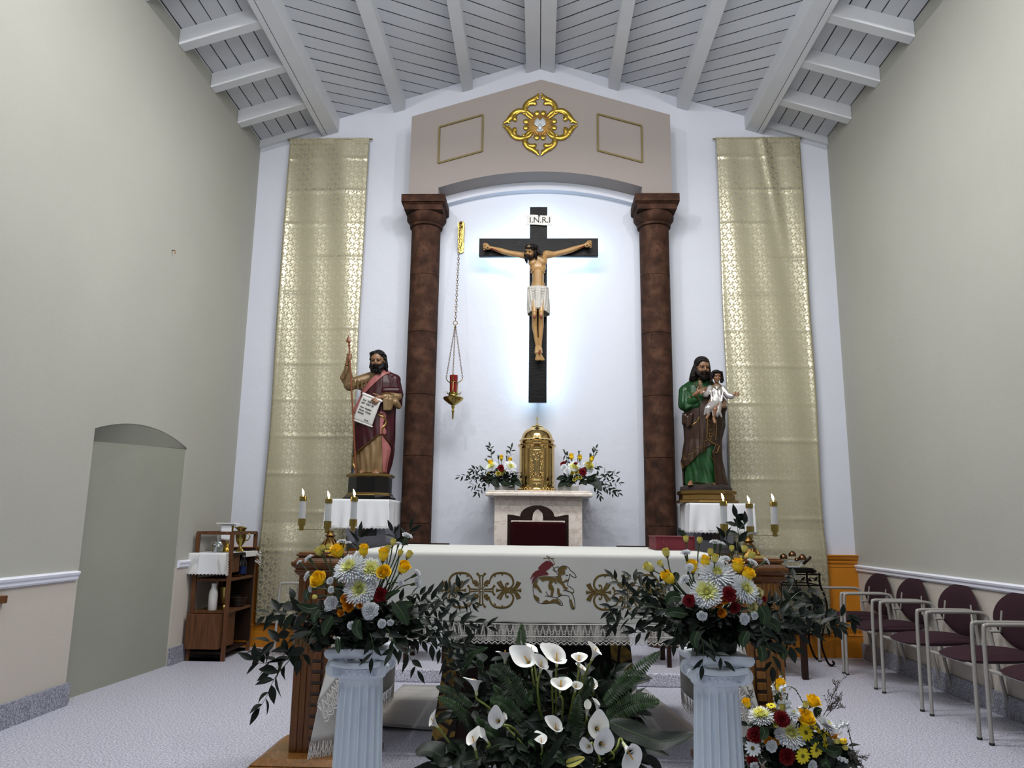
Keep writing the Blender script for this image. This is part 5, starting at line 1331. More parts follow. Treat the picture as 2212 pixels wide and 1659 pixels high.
for p in ([(1640, 175), (1690, 145), (1745, 152), (1752, 175), (1715, 200), (1735, 240), (1705, 262), (1690, 250), (1668, 285), (1690, 320), (1650, 318), (1642, 245)],
          [(1790, 250), (1812, 262), (1800, 272)], [(1700, 350), (1740, 320), (1772, 330), (1745, 350)],
          [(1330, 340), (1370, 320), (1350, 380), (1385, 430), (1420, 490), (1390, 495), (1350, 440), (1310, 430), (1300, 390)],
          [(1370, 300), (1440, 285), (1530, 290), (1600, 300), (1620, 380), (1600, 375), (1570, 345), (1545, 395), (1500, 390), (1520, 335), (1460, 330), (1430, 350)],
          [(1500, 390), (1560, 400), (1580, 450), (1560, 545), (1530, 540), (1540, 470), (1505, 440)], [(1620, 430), (1650, 445), (1655, 500), (1690, 520), (1640, 545), (1618, 500)],
          [(1600, 290), (1640, 280), (1700, 355), (1735, 420), (1765, 430), (1740, 470), (1700, 430), (1680, 390), (1620, 350)],
          [(1312, 520), (1380, 565), (1385, 610), (1340, 600), (1318, 560)], [(1420, 635), (1440, 605), (1480, 590), (1520, 612), (1560, 582), (1620, 580), (1650, 610), (1680, 650), (1640, 640), (1590, 622), (1480, 636)],
          [(1760, 470), (1800, 480), (1830, 505), (1800, 500)], [(1790, 590), (1810, 580), (1830, 650), (1850, 700), (1835, 715), (1810, 690)]):
    poly(b, p)
b.build('lamb_gold_patches', 'embroider', CL, smooth=0)
b = MB()
for pts, w_ in (([(1640, 265), (1600, 285), (1440, 285), (1370, 305), (1315, 350), (1298, 420), (1305, 500), (1320, 570), (1370, 625), (1440, 643), (1540, 635), (1610, 635), (1660, 662), (1688, 664), (1688, 640), (1650, 590), (1590, 560), (1500, 545), (1455, 540)], 6),
                ([(1640, 170), (1700, 140), (1760, 155), (1800, 200), (1850, 240), (1873, 285), (1860, 296), (1815, 275), (1785, 250), (1780, 300), (1745, 345), (1690, 360), (1648, 345), (1636, 300), (1640, 240), (1636, 200), (1640, 170)], 6),
                ([(1645, 152), (1605, 160), (1565, 188), (1600, 215), (1636, 200)], 6), ([(1782, 305), (1765, 350), (1762, 400), (1800, 425), (1838, 460), (1838, 495), (1800, 490), (1740, 470)], 6),
                ([(1700, 470), (1770, 475), (1825, 520), (1850, 600), (1856, 690), (1836, 716), (1806, 700), (1785, 610), (1775, 545), (1700, 530), (1610, 562)], 6),
                ([(1470, 480), (1500, 530), (1520, 535)], 6), ([(1735, 270), (1765, 265)], 9), ([(1640, 238), (1650, 242)], 8), ([(1650, 335), (1665, 350), (1672, 335)], 4)):
    rib(b, pts, w_)
b.build('lamb_outline', 'thread_dark', CL, smooth=60)
b = MB(); poly(b, [(1365, 168), (1420, 110), (1480, 70), (1540, 85), (1580, 122), (1550, 145), (1495, 195), (1432, 220), (1395, 200)])
poly(b, [(1385, 190), (1330, 210), (1290, 250), (1255, 325), (1300, 285), (1370, 245), (1400, 210)]); poly(b, [(1400, 208), (1470, 212), (1505, 240), (1495, 265), (1430, 268), (1370, 285), (1320, 325), (1283, 385), (1290, 315), (1340, 255)])
b.build('red_banner', 'embroider_red', CL, smooth=0)
b = MB(); rib(b, [(1480, 0), (1540, 100), (1600, 215), (1640, 265)], 6); rib(b, [(1435, 42), (1510, 36), (1583, 44)], 7); rib(b, [(1500, 12), (1560, 60), (1590, 125)], 5)
for a, c in (((1430, 170), (1485, 120)), ((1435, 120), (1482, 168))): rib(b, [a, ((a[0]+c[0])/2, (a[1]+c[1])/2), c], 2)
b.build('banner_staff', 'embroider', CL, smooth=60)
# red book on the altar
BK = thing('red_book', (.87, -2.86, AZ+.003), 'thick red book lying flat on the right end of the white altar cloth', 'book')
x0, x1, y0, y1, z0 = .745, .995, -3.10, -2.78, AZ+.005
MB().box(x0, x1, y0, y1, z0, z0+.006).build('back_cover', 'book_red', BK, smooth=0, bevel=.002)
MB().box(x0+.008, x1-.004, y0+.008, y1-.008, z0+.006, z0+.080).build('page_block', 'book_pages', BK, smooth=0)
MB().box(x0, x1, y0, y1, z0+.080, z0+.086).build('front_cover', 'book_red', BK, smooth=0, bevel=.002)
MB().box(x1-.006, x1+.002, y0, y1, z0, z0+.086).build('spine', 'book_red', BK, smooth=0, bevel=.003)
b = MB()
for k in range(3): b.tube([(x0+.05+.02*k, y0+.004, z0+.06-.02*k), (x0+.055+.02*k, y0-.012, z0+.04-.01*k), (x0+.06+.02*k, y0-.01, z0+.01)], .002, 4)
b.build('ribbons', 'embroider_red', BK)

# ---------------------------------------------------------------- carved wooden candle stands
def stand(sg, lab):
    T = thing('candle_stand', (1.165*sg, -3.72, 0), lab, 'stand', 'carved wooden candle stands beside the altar')
    cx, cy, hw, hd = 1.165*sg, -3.715, .128, .115
    b = MB(); b.frus((cx-.30, cx+.30, cy-.27, cy+.27), (cx-.30, cx+.30, cy-.27, cy+.27), 0, .035); b.frus((cx-.30, cx+.30, cy-.27, cy+.27), (cx-.275, cx+.275, cy-.245, cy+.245), .035, .05)
    b.frus((cx-.285, cx+.285, cy-.255, cy+.255), (cx-.24, cx+.24, cy-.22, cy+.22), .05, .078); b.build('foot', 'oak_light', T, smooth=0, bevel=.005)
    MB().box(cx-hw, cx+hw, cy-hd, cy+hd, .078, .985).build('shaft', 'oak' if sg < 0 else 'oak_light', T, smooth=0, bevel=.003)
    for dx in (-.095, -.062, .062, .095): MB().box(cx+dx-.008, cx+dx+.008, cy-hd-.008, cy-hd, .09, .97).build('fluting', 'oak_light' if sg > 0 else 'oak', T, smooth=0, bevel=.003)
    MB().box(cx-.030, cx+.030, cy-hd-.003, cy-hd, .09, .97).build('dentil_channel', 'oak_dark', T, smooth=0)
    for k in range(16): MB().box(cx-.024, cx+.024, cy-hd-.016, cy-hd-.003, .105+k*.055, .142+k*.055).build('dentil_block', 'oak_light' if sg > 0 else 'oak', T, smooth=0, bevel=.003)
    b = MB()
    for k in range(14): b.box(cx-sg*-1*0-hw-.006 if sg > 0 else cx+hw, cx-hw if sg > 0 else cx+hw+.006, cy-.03, cy+.03, .12+k*.06, .155+k*.06)
    b.build('side_dentils', 'oak', T, smooth=0)
    b = MB()
    for a, c, z0, z1 in ((.132, .15, .975, .995), (.15, .15, .995, 1.008), (.142, .165, 1.008, 1.03), (.165, .165, 1.03, 1.05), (.155, .14, 1.05, 1.072), (.145, .145, 1.078, 1.092)): b.frus((cx-a, cx+a, cy-a+.01, cy+a-.01), (cx-c, cx+c, cy-c+.01, cy+c-.01), z0, z1)
    b.box(cx-.135, cx+.135, cy-.125, cy+.125, 1.07, 1.10); b.build('moulded_cap', 'oak', T, smooth=0, bevel=.004)
    return cx, cy
CANDL = {}
def candelabrum(cx, cy, px, lab, labs):
    T = thing('candelabrum', (cx, cy, 1.10), lab, 'candle holder', 'brass three-cup candelabra')
    MB().frus((cx-.072, cx+.072, cy-.072, cy+.072), (cx-.066, cx+.066, cy-.066, cy+.066), 1.10, 1.112).build('square_base', 'brass', T, smooth=0, bevel=.002)
    b = MB().lathe([(.062, 1.112), (.058, 1.118), (.046, 1.128), (.034, 1.145), (.024, 1.165), (.020, 1.18), (.028, 1.185), (.030, 1.190), (.022, 1.195), (.016, 1.20), (.015, 1.215)], (cx, cy, 0), 32)
    for k in range(8):
        a = 2*pi*k/8; b.tube([(cx+.058*cos(a), cy+.058*sin(a), 1.116), (cx+.040*cos(a+.2), cy+.040*sin(a+.2), 1.142), (cx+.026*cos(a), cy+.026*sin(a), 1.168)], [.008, .006, .003], 6)
    b.build('cast_foot', 'antique_brass', T, smooth=60)
    xs = [at(q_, 1148, cy).x for q_ in px]; zb = 1.222
    MB().box(xs[0]-.022, xs[2]+.022, cy-.012, cy+.012, zb-.003, zb).build('cross_arm', 'brass', T, smooth=0)
    for k in range(3):
        o = -.012 if k == 1 else 0
        MB().lathe([(.006, zb-.010+o), (.013, zb-.006+o), (.013, zb+.018+o), (.021, zb+.020+o), (.0215, zb+.058+o), (.0195, zb+.058+o), (.0195, zb+.030+o)], (xs[k], cy, 0), 24).build('candle_cup', 'brass', T, smooth=30)
    for k in range(3):
        o = -.012 if k == 1 else 0; x = xs[k]; z0 = zb+.032+o
        tl = (.012 if cx < 0 else -.012)*(1 if k != (2 if cx < 0 else 0) else .5)
        K = thing('altar_candle', (x, cy, z0), labs[k], 'candle', 'burning oil candles on the candelabra')
        MB().lathe([(.016, z0), (.0178, z0+.002), (.0178, z0+.128), (.012, z0+.13)], (x, cy, 0), 24).build('tube', 'candle_tube', K, smooth=40)
        MB().lathe([(.0185, z0+.125), (.0205, z0+.126), (.0205, z0+.150), (.010, z0+.152), (.004, z0+.158)], (x, cy, 0), 24).build('brass_cap', 'brass', K, smooth=30)
        b = MB().tube([(x, cy, z0+.155), (x+.002, cy, z0+.165)], .0015, 5); b.build('wick', 'wick', K)
        fz = z0+.158; s = -1
        b = MB().tube([(x, cy, fz), (x-.001, cy, fz+.010), (x-.004, cy, fz+.022), (x-.009, cy, fz+.036)], [.003, .0062, .0050, .0008], 10); b.build('flame', 'flame', K, smooth=80)
        lamp('candle_light', 'POINT', (x, cy, fz+.02), .10, (1, .6, .28), .01)
cx, cy = stand(-1, 'carved wooden candle stand at the left end of the altar, partly behind its cloth')
candelabrum(cx, cy, (650.5, 706.5, 762), 'brass three-armed candelabrum on the left wooden candle stand', ['leftmost burning candle of the left candelabrum', 'middle burning candle of the left candelabrum', 'right burning candle of the left candelabrum, nearest the altar'])
cx, cy = stand(1, 'carved wooden candle stand at the right end of the altar, behind the white pedestal')
candelabrum(cx, cy, (1565, 1621, 1674), 'brass three-armed candelabrum on the right wooden candle stand', ['left burning candle of the right candelabrum, before the statue shelf cloth', 'middle burning candle of the right candelabrum', 'rightmost burning candle of the right candelabrum'])

# ---------------------------------------------------------------- white Ionic plaster pedestals
def pedestal(cx, lab):
    cy = -4.75; T = thing('plaster_pedestal', (cx, cy, 0), lab, 'pedestal', 'white fluted plaster pedestals')
    n = 240
    def ring(z, r, fl):
        out = []
        for j in range(n):
            a = 2*pi*j/n; t = (a*18/(2*pi)) % 1; g = max(0, 1-(abs(2*t-1)/.80)**2); out.append((cx+(r-fl*sqrt(g))*cos(a)-0, cy+(r-fl*sqrt(g))*sin(a), z))
        return out
    rs = [ring(.07, .108, 0), ring(.085, .106, 0), ring(.10, .105, .017)]+[ring(lerp(.11, .60, k/8), lerp(.105, .090, k/8), .019) for k in range(9)]+[ring(.615, .0895, .010), ring(.628, .089, 0), ring(.645, .090, 0)]
    MB().rings(rs).build('fluted_shaft', 'plaster', T, smooth=50)
    b = MB().box(cx-.15, cx+.15, cy-.15, cy+.15, 0, .03); b.lathe([(.145, .03), (.150, .045), (.140, .058), (.118, .062), (.125, .07), (.11, .078)], (cx, cy, 0), 48)
    b.build('base', 'plaster', T, smooth=40)
    MB().lathe([(.088, .64), (.095, .645), (.098, .655), (.108, .668), (.112, .682), (.104, .69)], (cx, cy, 0), 48).build('echinus', 'plaster', T, smooth=50)
    b = MB()
    for j in range(28): a = 2*pi*j/28; b.ell((cx+.107*cos(a), cy+.107*sin(a), .667), (.008, .008, .012), nu=8, nv=6)
    b.build('egg_moulding', 'plaster', T)
    for sx in (-1, 1):
        for sy in (-1, 1):
            R = Matrix.Rotation(atan2(sy, sx), 3, 'Z')
            d = Vector((sx, sy, 0)).normalized(); c = Vector((cx, cy, .684))+d*.128
            side = Vector((-d.y, d.x, 0)); b = MB()
            for s in (-1, 1):
                pts = []
                for i in range(34):
                    t = i/33*4.3*pi/2*1.15; rad = .044*(1-i/33*.86); pts.append(c+side*s*.014+(d*cos(t+pi/2)*rad*1.0+Vector((0, 0, 1))*sin(t+pi/2)*rad))
                b.tube(pts, [.0095*(1-i/45) for i in range(34)], 8)
            b.tube([c-side*.015, c+side*.015], .033, 20)
            b.build('volute', 'plaster', T, smooth=50)
    ab = []
    for z, k in ((.722, .93), (.730, 1.), (.742, 1.04), (.750, 1.04), (.760, 1.0)):
        ring_ = []
        for q_ in range(4):
            a0 = pi/4+q_*pi/2; p0 = Vector((cos(a0), sin(a0)))*.172*k; p1 = Vector((cos(a0+pi/2), sin(a0+pi/2)))*.172*k
            for j in range(10):
                t = j/10; p = p0.lerp(p1, t); m = (1-(2*t-1)**2)*.022; ring_.append((cx+p.x*(1-m/.15), cy+p.y*(1-m/.15), z))
        ab.append(ring_)
    MB().rings(ab).build('abacus', 'plaster', T, smooth=35)
    MB().tube([(cx-.10, cy-.115, .708), (cx-.05, cy-.118, .700), (cx, cy-.118, .697), (cx+.05, cy-.118, .700), (cx+.10, cy-.115, .708)], .012, 8).build('volute_band', 'plaster', T)
pedestal(-.722, 'white fluted Ionic pedestal under the left flower arrangement'); pedestal(.728, 'white fluted Ionic pedestal under the right flower arrangement')

# ---------------------------------------------------------------- stacking chairs along the right wall
CHG = 'plum padded chairs with grey tube frames along the right wall'
def make_chair(lab, group):
    T = thing('padded_armchair', (0, 0, 0), lab, 'chair', group)        # faces local -x; origin on the floor in the middle of the seat
    for s in (-1, 1):
        y = .292*s
        pts = spline([(-.262, y, .0), (-.255, y, .35), (-.245, y, .655), (-.225, y, .688), (-.18, y, .692), (.05, y, .694), (.13, y, .690), (.165, y*.985, .668), (.172, y*.96, .60), (.185, y*.94, .47), (.21, y*.94, .30), (.262, y*.95, 0)], 5)
        MB().tube(pts, .0125, 10).build('frame_tube', 'pvc_gray', T, smooth=70)
        MB().tube([(-.262, y, .0), (-.262, y, .014)], .0155, 10).build('foot_cap', 'mat_edge', T); MB().tube([(.262, y*.95, .0), (.262, y*.95, .014)], .0155, 10).build('foot_cap', 'mat_edge', T)
        MB().tube([(.175, y*.95, .57), (.20, y*.66, .58), (.215, y*.60, .72)], .011, 8).build('back_support', 'pvc_gray', T, smooth=70)
    MB().tube([(-.235, -.29, .425), (-.22, 0, .425), (-.235, .29, .425)], .011, 8).build('front_rail', 'pvc_gray', T); MB().tube([(.19, -.275, .43), (.19, .275, .43)], .011, 8).build('rear_rail', 'pvc_gray', T)
    def seat(top):
        def f(u, v):
            a = 2*pi*u; k = v; ca, sa = cos(a), sin(a); se = lambda c: (abs(c)**.72)*(1 if c > 0 else -1)
            x = -.005+.265*se(ca)*k; y = .268*se(sa)*k*(1-.10*(x > 0)*x/.24)
            e = (1-k**6); z = .460+(.030*e if top else -.036*e)-.016*max(0, -x/.24)**2+.008*max(0, x/.24)
            return (x, y, z)
        return f
    b = MB().grid(seat(True), 40, 10, closed_u=True); b.grid(seat(False), 40, 10, closed_u=True); b.build('seat', 'plum_cloth', T, smooth=60)
    def back(side):
        def f(u, v):
            a = 2*pi*u; k = v; ca, sa = cos(a), sin(a); e = (1-k**5)
            y = .275*ca*k*(1-.10*max(0, -sa)*k); zr = sa*k; z = .665+.195*zr if zr > 0 else .665+.185*zr
            x = .235+.06*(z-.6)-.035*(1-(y/.245)**2)*0+.030*(-(y/.245)**2)+side*.020*e
            return (x, y, z)
        return f
    b = MB().grid(back(-1), 44, 10, closed_u=True); b.grid(back(1), 44, 10, closed_u=True); b.build('backrest', 'plum_cloth', T, smooth=60)
    return T
labs = ['plum padded chair farthest along the right wall, beside the ochre dado', 'second plum padded chair from the back wall along the right wall', 'third plum padded chair from the back wall along the right wall', 'fourth plum padded chair from the back wall, cut by the right edge of the photo', 'nearest plum padded chair, only its seat edge and front leg showing at the right edge']
first = None
for k, (yc_, lb) in enumerate(zip((-.56, -1.215, -1.94, -2.66, -3.36), labs)):
    T = make_chair(lb, CHG) if first is None else copy_tree(first)
    if first is None: first = T
    T['label'] = lb; T.location = (2.985, yc_-.02, 0); T.rotation_euler = (0, 0, (.0, -.01, .01, -.015, 0)[k])
T = copy_tree(first); T['label'] = 'plum padded chair turned sideways between the left candle stand and the wooden shelf unit'; T.location = (-2.19, -.43, 0); T.rotation_euler = (0, 0, 0); del T['group']

# ---------------------------------------------------------------- left corner: acacia ladder shelf with altar vessels
SU = thing('shelf_unit', (-3.04, -.56, 0), 'acacia wood open shelf unit with a cupboard box, standing in the left corner', 'shelf')
xa, xb, ya_, yb2 = -3.22, -2.855, -.86, -.26
def post(x, y, dx=0.): MB().bar((x+dx, y, 0), (x, y, 1.155), .035, .03).build('post', 'acacia', SU, smooth=0, bevel=.002)
for x in (xa+.02, xb-.02):
    for y in (ya_, yb2): post(x, y)
for x in (xa+.02, xb-.02): MB().box(x-.016, x+.016, ya_-.0, yb2, 1.135, 1.165).build('top_rail', 'acacia', SU, smooth=0, bevel=.002)
for y in (ya_, yb2): MB().box(xa+.02, xb-.02, y-.014, y+.014, 1.135, 1.165).build('top_rail', 'acacia', SU, smooth=0, bevel=.002)
for z in (.06, .94): MB().box(xa+.03, xb-.03, ya_+.0, yb2, z, z+.022).build('shelf', 'acacia_dark', SU, smooth=0)
for z in (.42, .71): MB().box(xa+.03, xb-.01, ya_-.0, yb2, z, z+.022).build('shelf', 'acacia', SU, smooth=0)
for z in (.0, .0):
    for y in (ya_, yb2): MB().box(xa+.02, xb-.02, y-.012, y+.012, z, z+.028).build('foot_rail', 'acacia_dark', SU, smooth=0)
b = MB().box(xa-.0, xb-.05, ya_-.06, ya_+.30, .11, .415); b.build('cupboard', 'acacia', SU, smooth=0, bevel=.003)
b = MB().box(xa+.01, xb-.05, ya_-.05, ya_+.30, .78, .955); b.build('drawer_box', 'acacia', SU, smooth=0, bevel=.003)
MB().box(xa+.05, xb-.005, yb2-.02, yb2-.005, .1, 1.0).build('back_panel', 'acacia_dark', SU, smooth=0)
zt_ = .966
def runner(u, v):
    L = lerp(0, 1.05, v); x = lerp(xa-.015, xb-.045, u)
    if L < .56: return (x, yb2-.02-L+.0, zt_)
    h = L-.56; return (x+(u-.5)*.02*h, yb2-.02-.56-.085-.006*sin(x*40)-.02*h if h > .0 else 0, zt_-h*.36)
b = MB().grid(lambda u, v: (lerp(xa-.02, xb-.03, u), lerp(yb2, ya_-.06, v), zt_), 10, 10, mi=0)
def flap(u, v): return (lerp(xa-.02, xb-.035, u)+(u-.5)*.03*v, ya_-.068-.012*sin(u*7)*v, zt_-.20*v+.012*(abs(sin(u*pi*12)) if v == 1 else 0))
for (u0, u1, mi) in ((0, .27, 1), (.27, .76, 0), (.76, 1, 1)): b.grid(lambda u, v: flap(lerp(u0, u1, u), v), 30, 12, mi=mi)
for s in (0, 1):
    for i in range(14): 
        v0, v1 = i/14, (i+1)/14; p, q_ = flap(s, v0), flap(s, v1); m_ = flap(s, (v0+v1)/2); b.tube([p, (m_[0]+(-.022 if s == 0 else .022), m_[1], m_[2]), q_], .004, 5, mi=2)
for i in range(16):
    y = lerp(ya_+.30, yb2, i/15); b.tube([(xb-.02, y, zt_+.002), (xb+.008, y, zt_), (xb+.014, y+.004, zt_-.045)], .0035, 5, mi=2)
for i in range(12):
    x = lerp(xb-.02, xb+.07, 0); b.tube([(xb+.012, yb2+.06*cos(i), zt_-.01*i), (xb+.03+.01*(i % 2), yb2+.03, zt_-.012*i-.01)], .004, 5, mi=2)
o = b.build('table_runner', ['linen', 'lace_net_fine', 'lace_thread'], None, smooth=60, solid=.002)
tag(o, 'white runner with lace ends hanging over the top shelf of the wooden unit', 'cloth')
def P3(px, py, Y): return at(px, py, Y)
# vessels
def lathe_thing(name, lab, cat, c, prof, m, part='body', n=28, smooth=50):
    T = thing(name, c, lab, cat); MB().lathe(prof, c, n).build(part, m, T, smooth=smooth); return T
cc = P3(471, 1172, -.72); c = (cc.x, -.72, zt_+.003)
T = lathe_thing('glass_decanter', 'round clear glass decanter with a ball stopper on the top shelf of the wooden unit', 'bottle', c, [(.02, 0), (.05, .004), (.055, .05), (.045, .08), (.016, .105), (.013, .14), (.018, .15), (.010, .152)], 'glass_tint')
MB().ell((c[0], c[1], c[2]+.175), .018).build('stopper', 'glass_tint', T); MB().lathe([(.016, .0), (.045, .008), (.048, .05), (.03, .06)], (c[0], c[1], c[2]+.002), 24).build('water', 'glass_tint', T)
cc = P3(490, 1172, -.66); c = (cc.x+.0, -.64, zt_+.003)
T = lathe_thing('chalice', 'gold chalice under a folded white cloth, beside the glass decanter', 'cup', c, [(.052, 0), (.055, .008), (.048, .03), (.03, .05), (.014, .075), (.012, .11), (.02, .13), (.012, .145), (.03, .16), (.042, .19), (.045, .25)], 'gilt')
b = MB()
for k in range(12): a = 2*pi*k/12; b.ell((c[0]+.044*cos(a), c[1]+.044*sin(a), c[2]+.022), (.008, .008, .012), nu=8, nv=5)
b.build('gadroon', 'gilt', T)
T2 = thing('folded_napkin', (c[0], c[1], c[2]+.25), 'stiff white square pall and hanging napkin laid over the gold chalice', 'cloth')
MB().box(c[0]-.095, c[0]+.075, c[1]-.08, c[1]+.08, c[2]+.268, c[2]+.276).build('square_pall', 'linen', T2, smooth=0)
MB().box(c[0]+.01, c[0]+.13, c[1]-.07, c[1]+.07, c[2]+.262, c[2]+.267).build('paten', 'linen', T2, smooth=0)
MB().grid(lambda u, v: (c[0]+lerp(-.058, .048, u)+.012*v, c[1]-.055-.01*v, c[2]+.262-v*.145-.01*u), 8, 8).build('napkin', 'linen', T2, smooth=60, solid=.003)
MB().box(c[0]-.05, c[0]+.05, c[1]-.05, c[1]+.045, c[2]+.252, c[2]+.262).build('napkin_top', 'linen', T2, smooth=0)
c = (-2.925, -.52, zt_+.003)
T = lathe_thing('brass_pitcher', 'brass pitcher with a curved handle on the top shelf of the wooden unit', 'jug', c, [(.038, 0), (.040, .006), (.02, .03), (.012, .045), (.018, .055), (.045, .10), (.052, .15), (.050, .17), (.053, .175), (.048, .18), (.036, .19), (.034, .20), (.05, .225), (.052, .232), (.044, .225), (.03, .20)], 'brass')
MB().tube([(c[0]+.045, c[1], c[2]+.17), (c[0]+.08, c[1], c[2]+.175), (c[0]+.09, c[1], c[2]+.14), (c[0]+.07, c[1], c[2]+.11), (c[0]+.045, c[1], c[2]+.105)], .006, 8).build('handle', 'brass', T)
MB().tube([(c[0]-.03, c[1], c[2]+.215), (c[0]-.06, c[1], c[2]+.235), (c[0]-.08, c[1], c[2]+.24)], [.022, .014, .004], 10, flat=.5).build('spout', 'brass', T)
MB().ell((c[0]-.005, c[1], c[2]+.232), (.04, .04, .014)).build('lid', 'brass', T)
c = (-3.035, -.80, .442)
T = lathe_thing('white_bottle', 'white plastic bottle with a screw cap on the middle shelf of the wooden unit', 'bottle', c, [(.036, 0), (.040, .006), (.041, .14), (.037, .17), (.022, .205), (.020, .215)], 'bottle_white')
MB().lathe([(.024, .212), (.024, .242), (.022, .244)], c, 24).build('cap', 'bottle_white', T, smooth=30)
c = (-2.96, -.72, .442); T = lathe_thing('brass_beaker', 'brass beaker behind the white plastic bottle', 'cup', c, [(.04, 0), (.042, .01), (.02, .03), (.016, .04), (.034, .06), (.042, .2), (.044, .205), (.040, .20), (.03, .07)], 'brass')
c = (-2.93, -.45, .442); T = thing('wicker_basket', c, 'small dark wicker basket on the middle shelf of the wooden unit', 'basket')
b = MB()
for k in range(7): b.tube([(c[0]+(.05+.004*k)*cos(t)*1., c[1]+(.07+.004*k)*sin(t), c[2]+.01+.013*k) for t in [2*pi*i/28 for i in range(28)]], .007, 6, loop=True)
b.prism([(c[0]+.05*cos(t), c[1]+.07*sin(t)) for t in [2*pi*i/20 for i in range(20)]], 2, c[2]+.001, c[2]+.008)
b.build('basket', 'acacia_dark', T)
c = (-2.92, -.42, .733); T = lathe_thing('water_bottle', 'clear bottle with blue label and white cap on the wooden unit', 'bottle', c, [(.028, 0), (.032, .005), (.032, .13), (.02, .165), (.013, .18)], 'glass_tint')
MB().lathe([(.0335, .02), (.0335, .09)], c, 24).build('label_band', 'glass_blue', T); MB().lathe([(.015, .178), (.015, .20), (.013, .202)], c, 20).build('cap', 'bottle_white', T)
c = (-2.97, -.55, .733); T = lathe_thing('metal_tray', 'thin round metal dish on the upper shelf of the wooden unit', 'dish', c, [(.05, 0), (.09, .006), (.092, .010), (.05, .004)], 'antique_brass')

# ---------------------------------------------------------------- right: iron side table with bells, dark chair
TT = thing('iron_side_table', (2.50, -.36, 0), 'dark wrought iron side table with leaf scrolls under the right brocade hanging', 'table')
cx, cy = 2.50, -.37
b = MB().prism([(cx+.215*cos(t)*(abs(cos(t))**-.3 if abs(cos(t)) > .05 else 1)*.9, cy+.2*sin(t)*(abs(sin(t))**-.3 if abs(sin(t)) > .05 else 1)*.9) for t in [2*pi*i/40 for i in range(40)]], 2, .845, .872)
b.build('top', 'iron_dark', TT, smooth=30, bevel=.005)
b = MB()
for z in (.73, .83):
    b.box(cx-.19, cx+.19, cy-.18, cy-.17, z-.006, z+.006); b.box(cx-.19, cx+.19, cy+.17, cy+.18, z-.006, z+.006); b.box(cx-.19, cx-.18, cy-.18, cy+.18, z-.006, z+.006); b.box(cx+.18, cx+.19, cy-.18, cy+.18, z-.006, z+.006)
b.build('apron_rails', 'iron_dark', TT, smooth=0)
b = MB(); b.tube(spline([(cx-.18, cy-.175, .75), (cx-.1, cy-.175, .80), (cx, cy-.175, .765), (cx+.1, cy-.175, .80), (cx+.18, cy-.175, .76)], 5), .004, 6)
for k, (dx, dz, a) in enumerate(((-.12, .80, 40), (-.06, .775, -30), (.02, .79, 35), (.08, .78, -25), (.14, .79, 50))):
    d = Vector((cos(radians(a)), 0, sin(radians(a)))); p = Vector((cx+dx, cy-.177, dz)); b.tube([p-d*.03, p, p+d*.03], [.002, .014, .002], 6, flat=.3, up=(0, 1, 0))
b.build('leaf_scroll', 'iron_dark', TT)
for sx in (-1, 1):
    for sy in (-1, 1):
        x, y = cx+.18*sx, cy+.17*sy
        MB().tube(spline([(x, y, .845), (x, y, .74), (x+.04*sx, y, .62), (x+.05*sx, y, .5), (x+.01*sx, y, .35), (x-.02*sx, y, .2), (x+.02*sx, y, .05), (x+.06*sx, y, .01), (x+.085*sx, y, .03), (x+.07*sx, y, .05)], 5), .010, 8).build('leg', 'iron_dark', TT)
MB().box(cx-.16, cx+.16, cy-.005, cy+.005, .255, .275).build('stretcher', 'iron_dark', TT, smooth=0)
MB().box(cx-.14, cx+.14, cy-.14, cy+.12, .872, .887).build('mat', 'black_wood', TT, smooth=0)
BL = thing('altar_bells', (2.49, -.40, .888), 'hand-held set of four bronze bells with a handle on the iron side table', 'bells')
bx, by, bz = 2.49, -.40, .888
for dx, dz, r_ in ((-.095, .100, .036), (-.01, .125, .036), (.085, .095, .038), (.03, .075, .022)):
    MB().lathe([(.004, r_*.9), (r_*.5, r_*.75), (r_*.9, r_*.25), (r_, -.2*r_), (r_*.98, -.6*r_), (r_*.9, -.6*r_), (r_*.8, 0)], (bx+dx, by, bz+dz), 24).build('bell', 'bronze_bell', BL, smooth=50)
b = MB().bar((bx-.10, by, bz+.06), (bx+.09, by, bz+.06), .012, .012); b.bar((bx-.09, by, bz+.055), (bx-.06, by, bz+.01), .010, .010); b.bar((bx+.08, by, bz+.055), (bx+.055, by, bz+.01), .01, .01); b.bar((bx-.065, by, bz+.008), (bx+.06, by, bz+.008), .012, .012)
b.build('bracket', 'silver_white', BL, smooth=0)
MB().cap((bx+.10, by, bz+.04), (bx+.16, by, bz+.095), .014, .015).build('handle', 'walnut', BL)
DC = thing('dark_wooden_chair', (2.06, -.88, 0), 'dark wooden chair with square legs mostly hidden behind the right candle stand', 'chair')
for x in (1.82, 2.28):
    MB().bar((x, -.585, 0), (x, -.60, .885), .038, .04).build('rear_leg', 'walnut', DC, smooth=0, bevel=.003); MB().box(x-.024, x+.024, -1.20, -1.155, 0, .43).build('front_leg', 'walnut', DC, smooth=0, bevel=.003)
MB().box(1.80, 2.30, -1.20, -.56, .43, .48).build('seat', 'walnut', DC, smooth=0, bevel=.006)
MB().box(1.84, 2.26, -.60, -.575, .60, .88).build('back_panel', 'walnut', DC, smooth=0)
MB().box(1.84, 2.26, -1.18, -1.165, .36, .43).build('apron', 'walnut', DC, smooth=0)
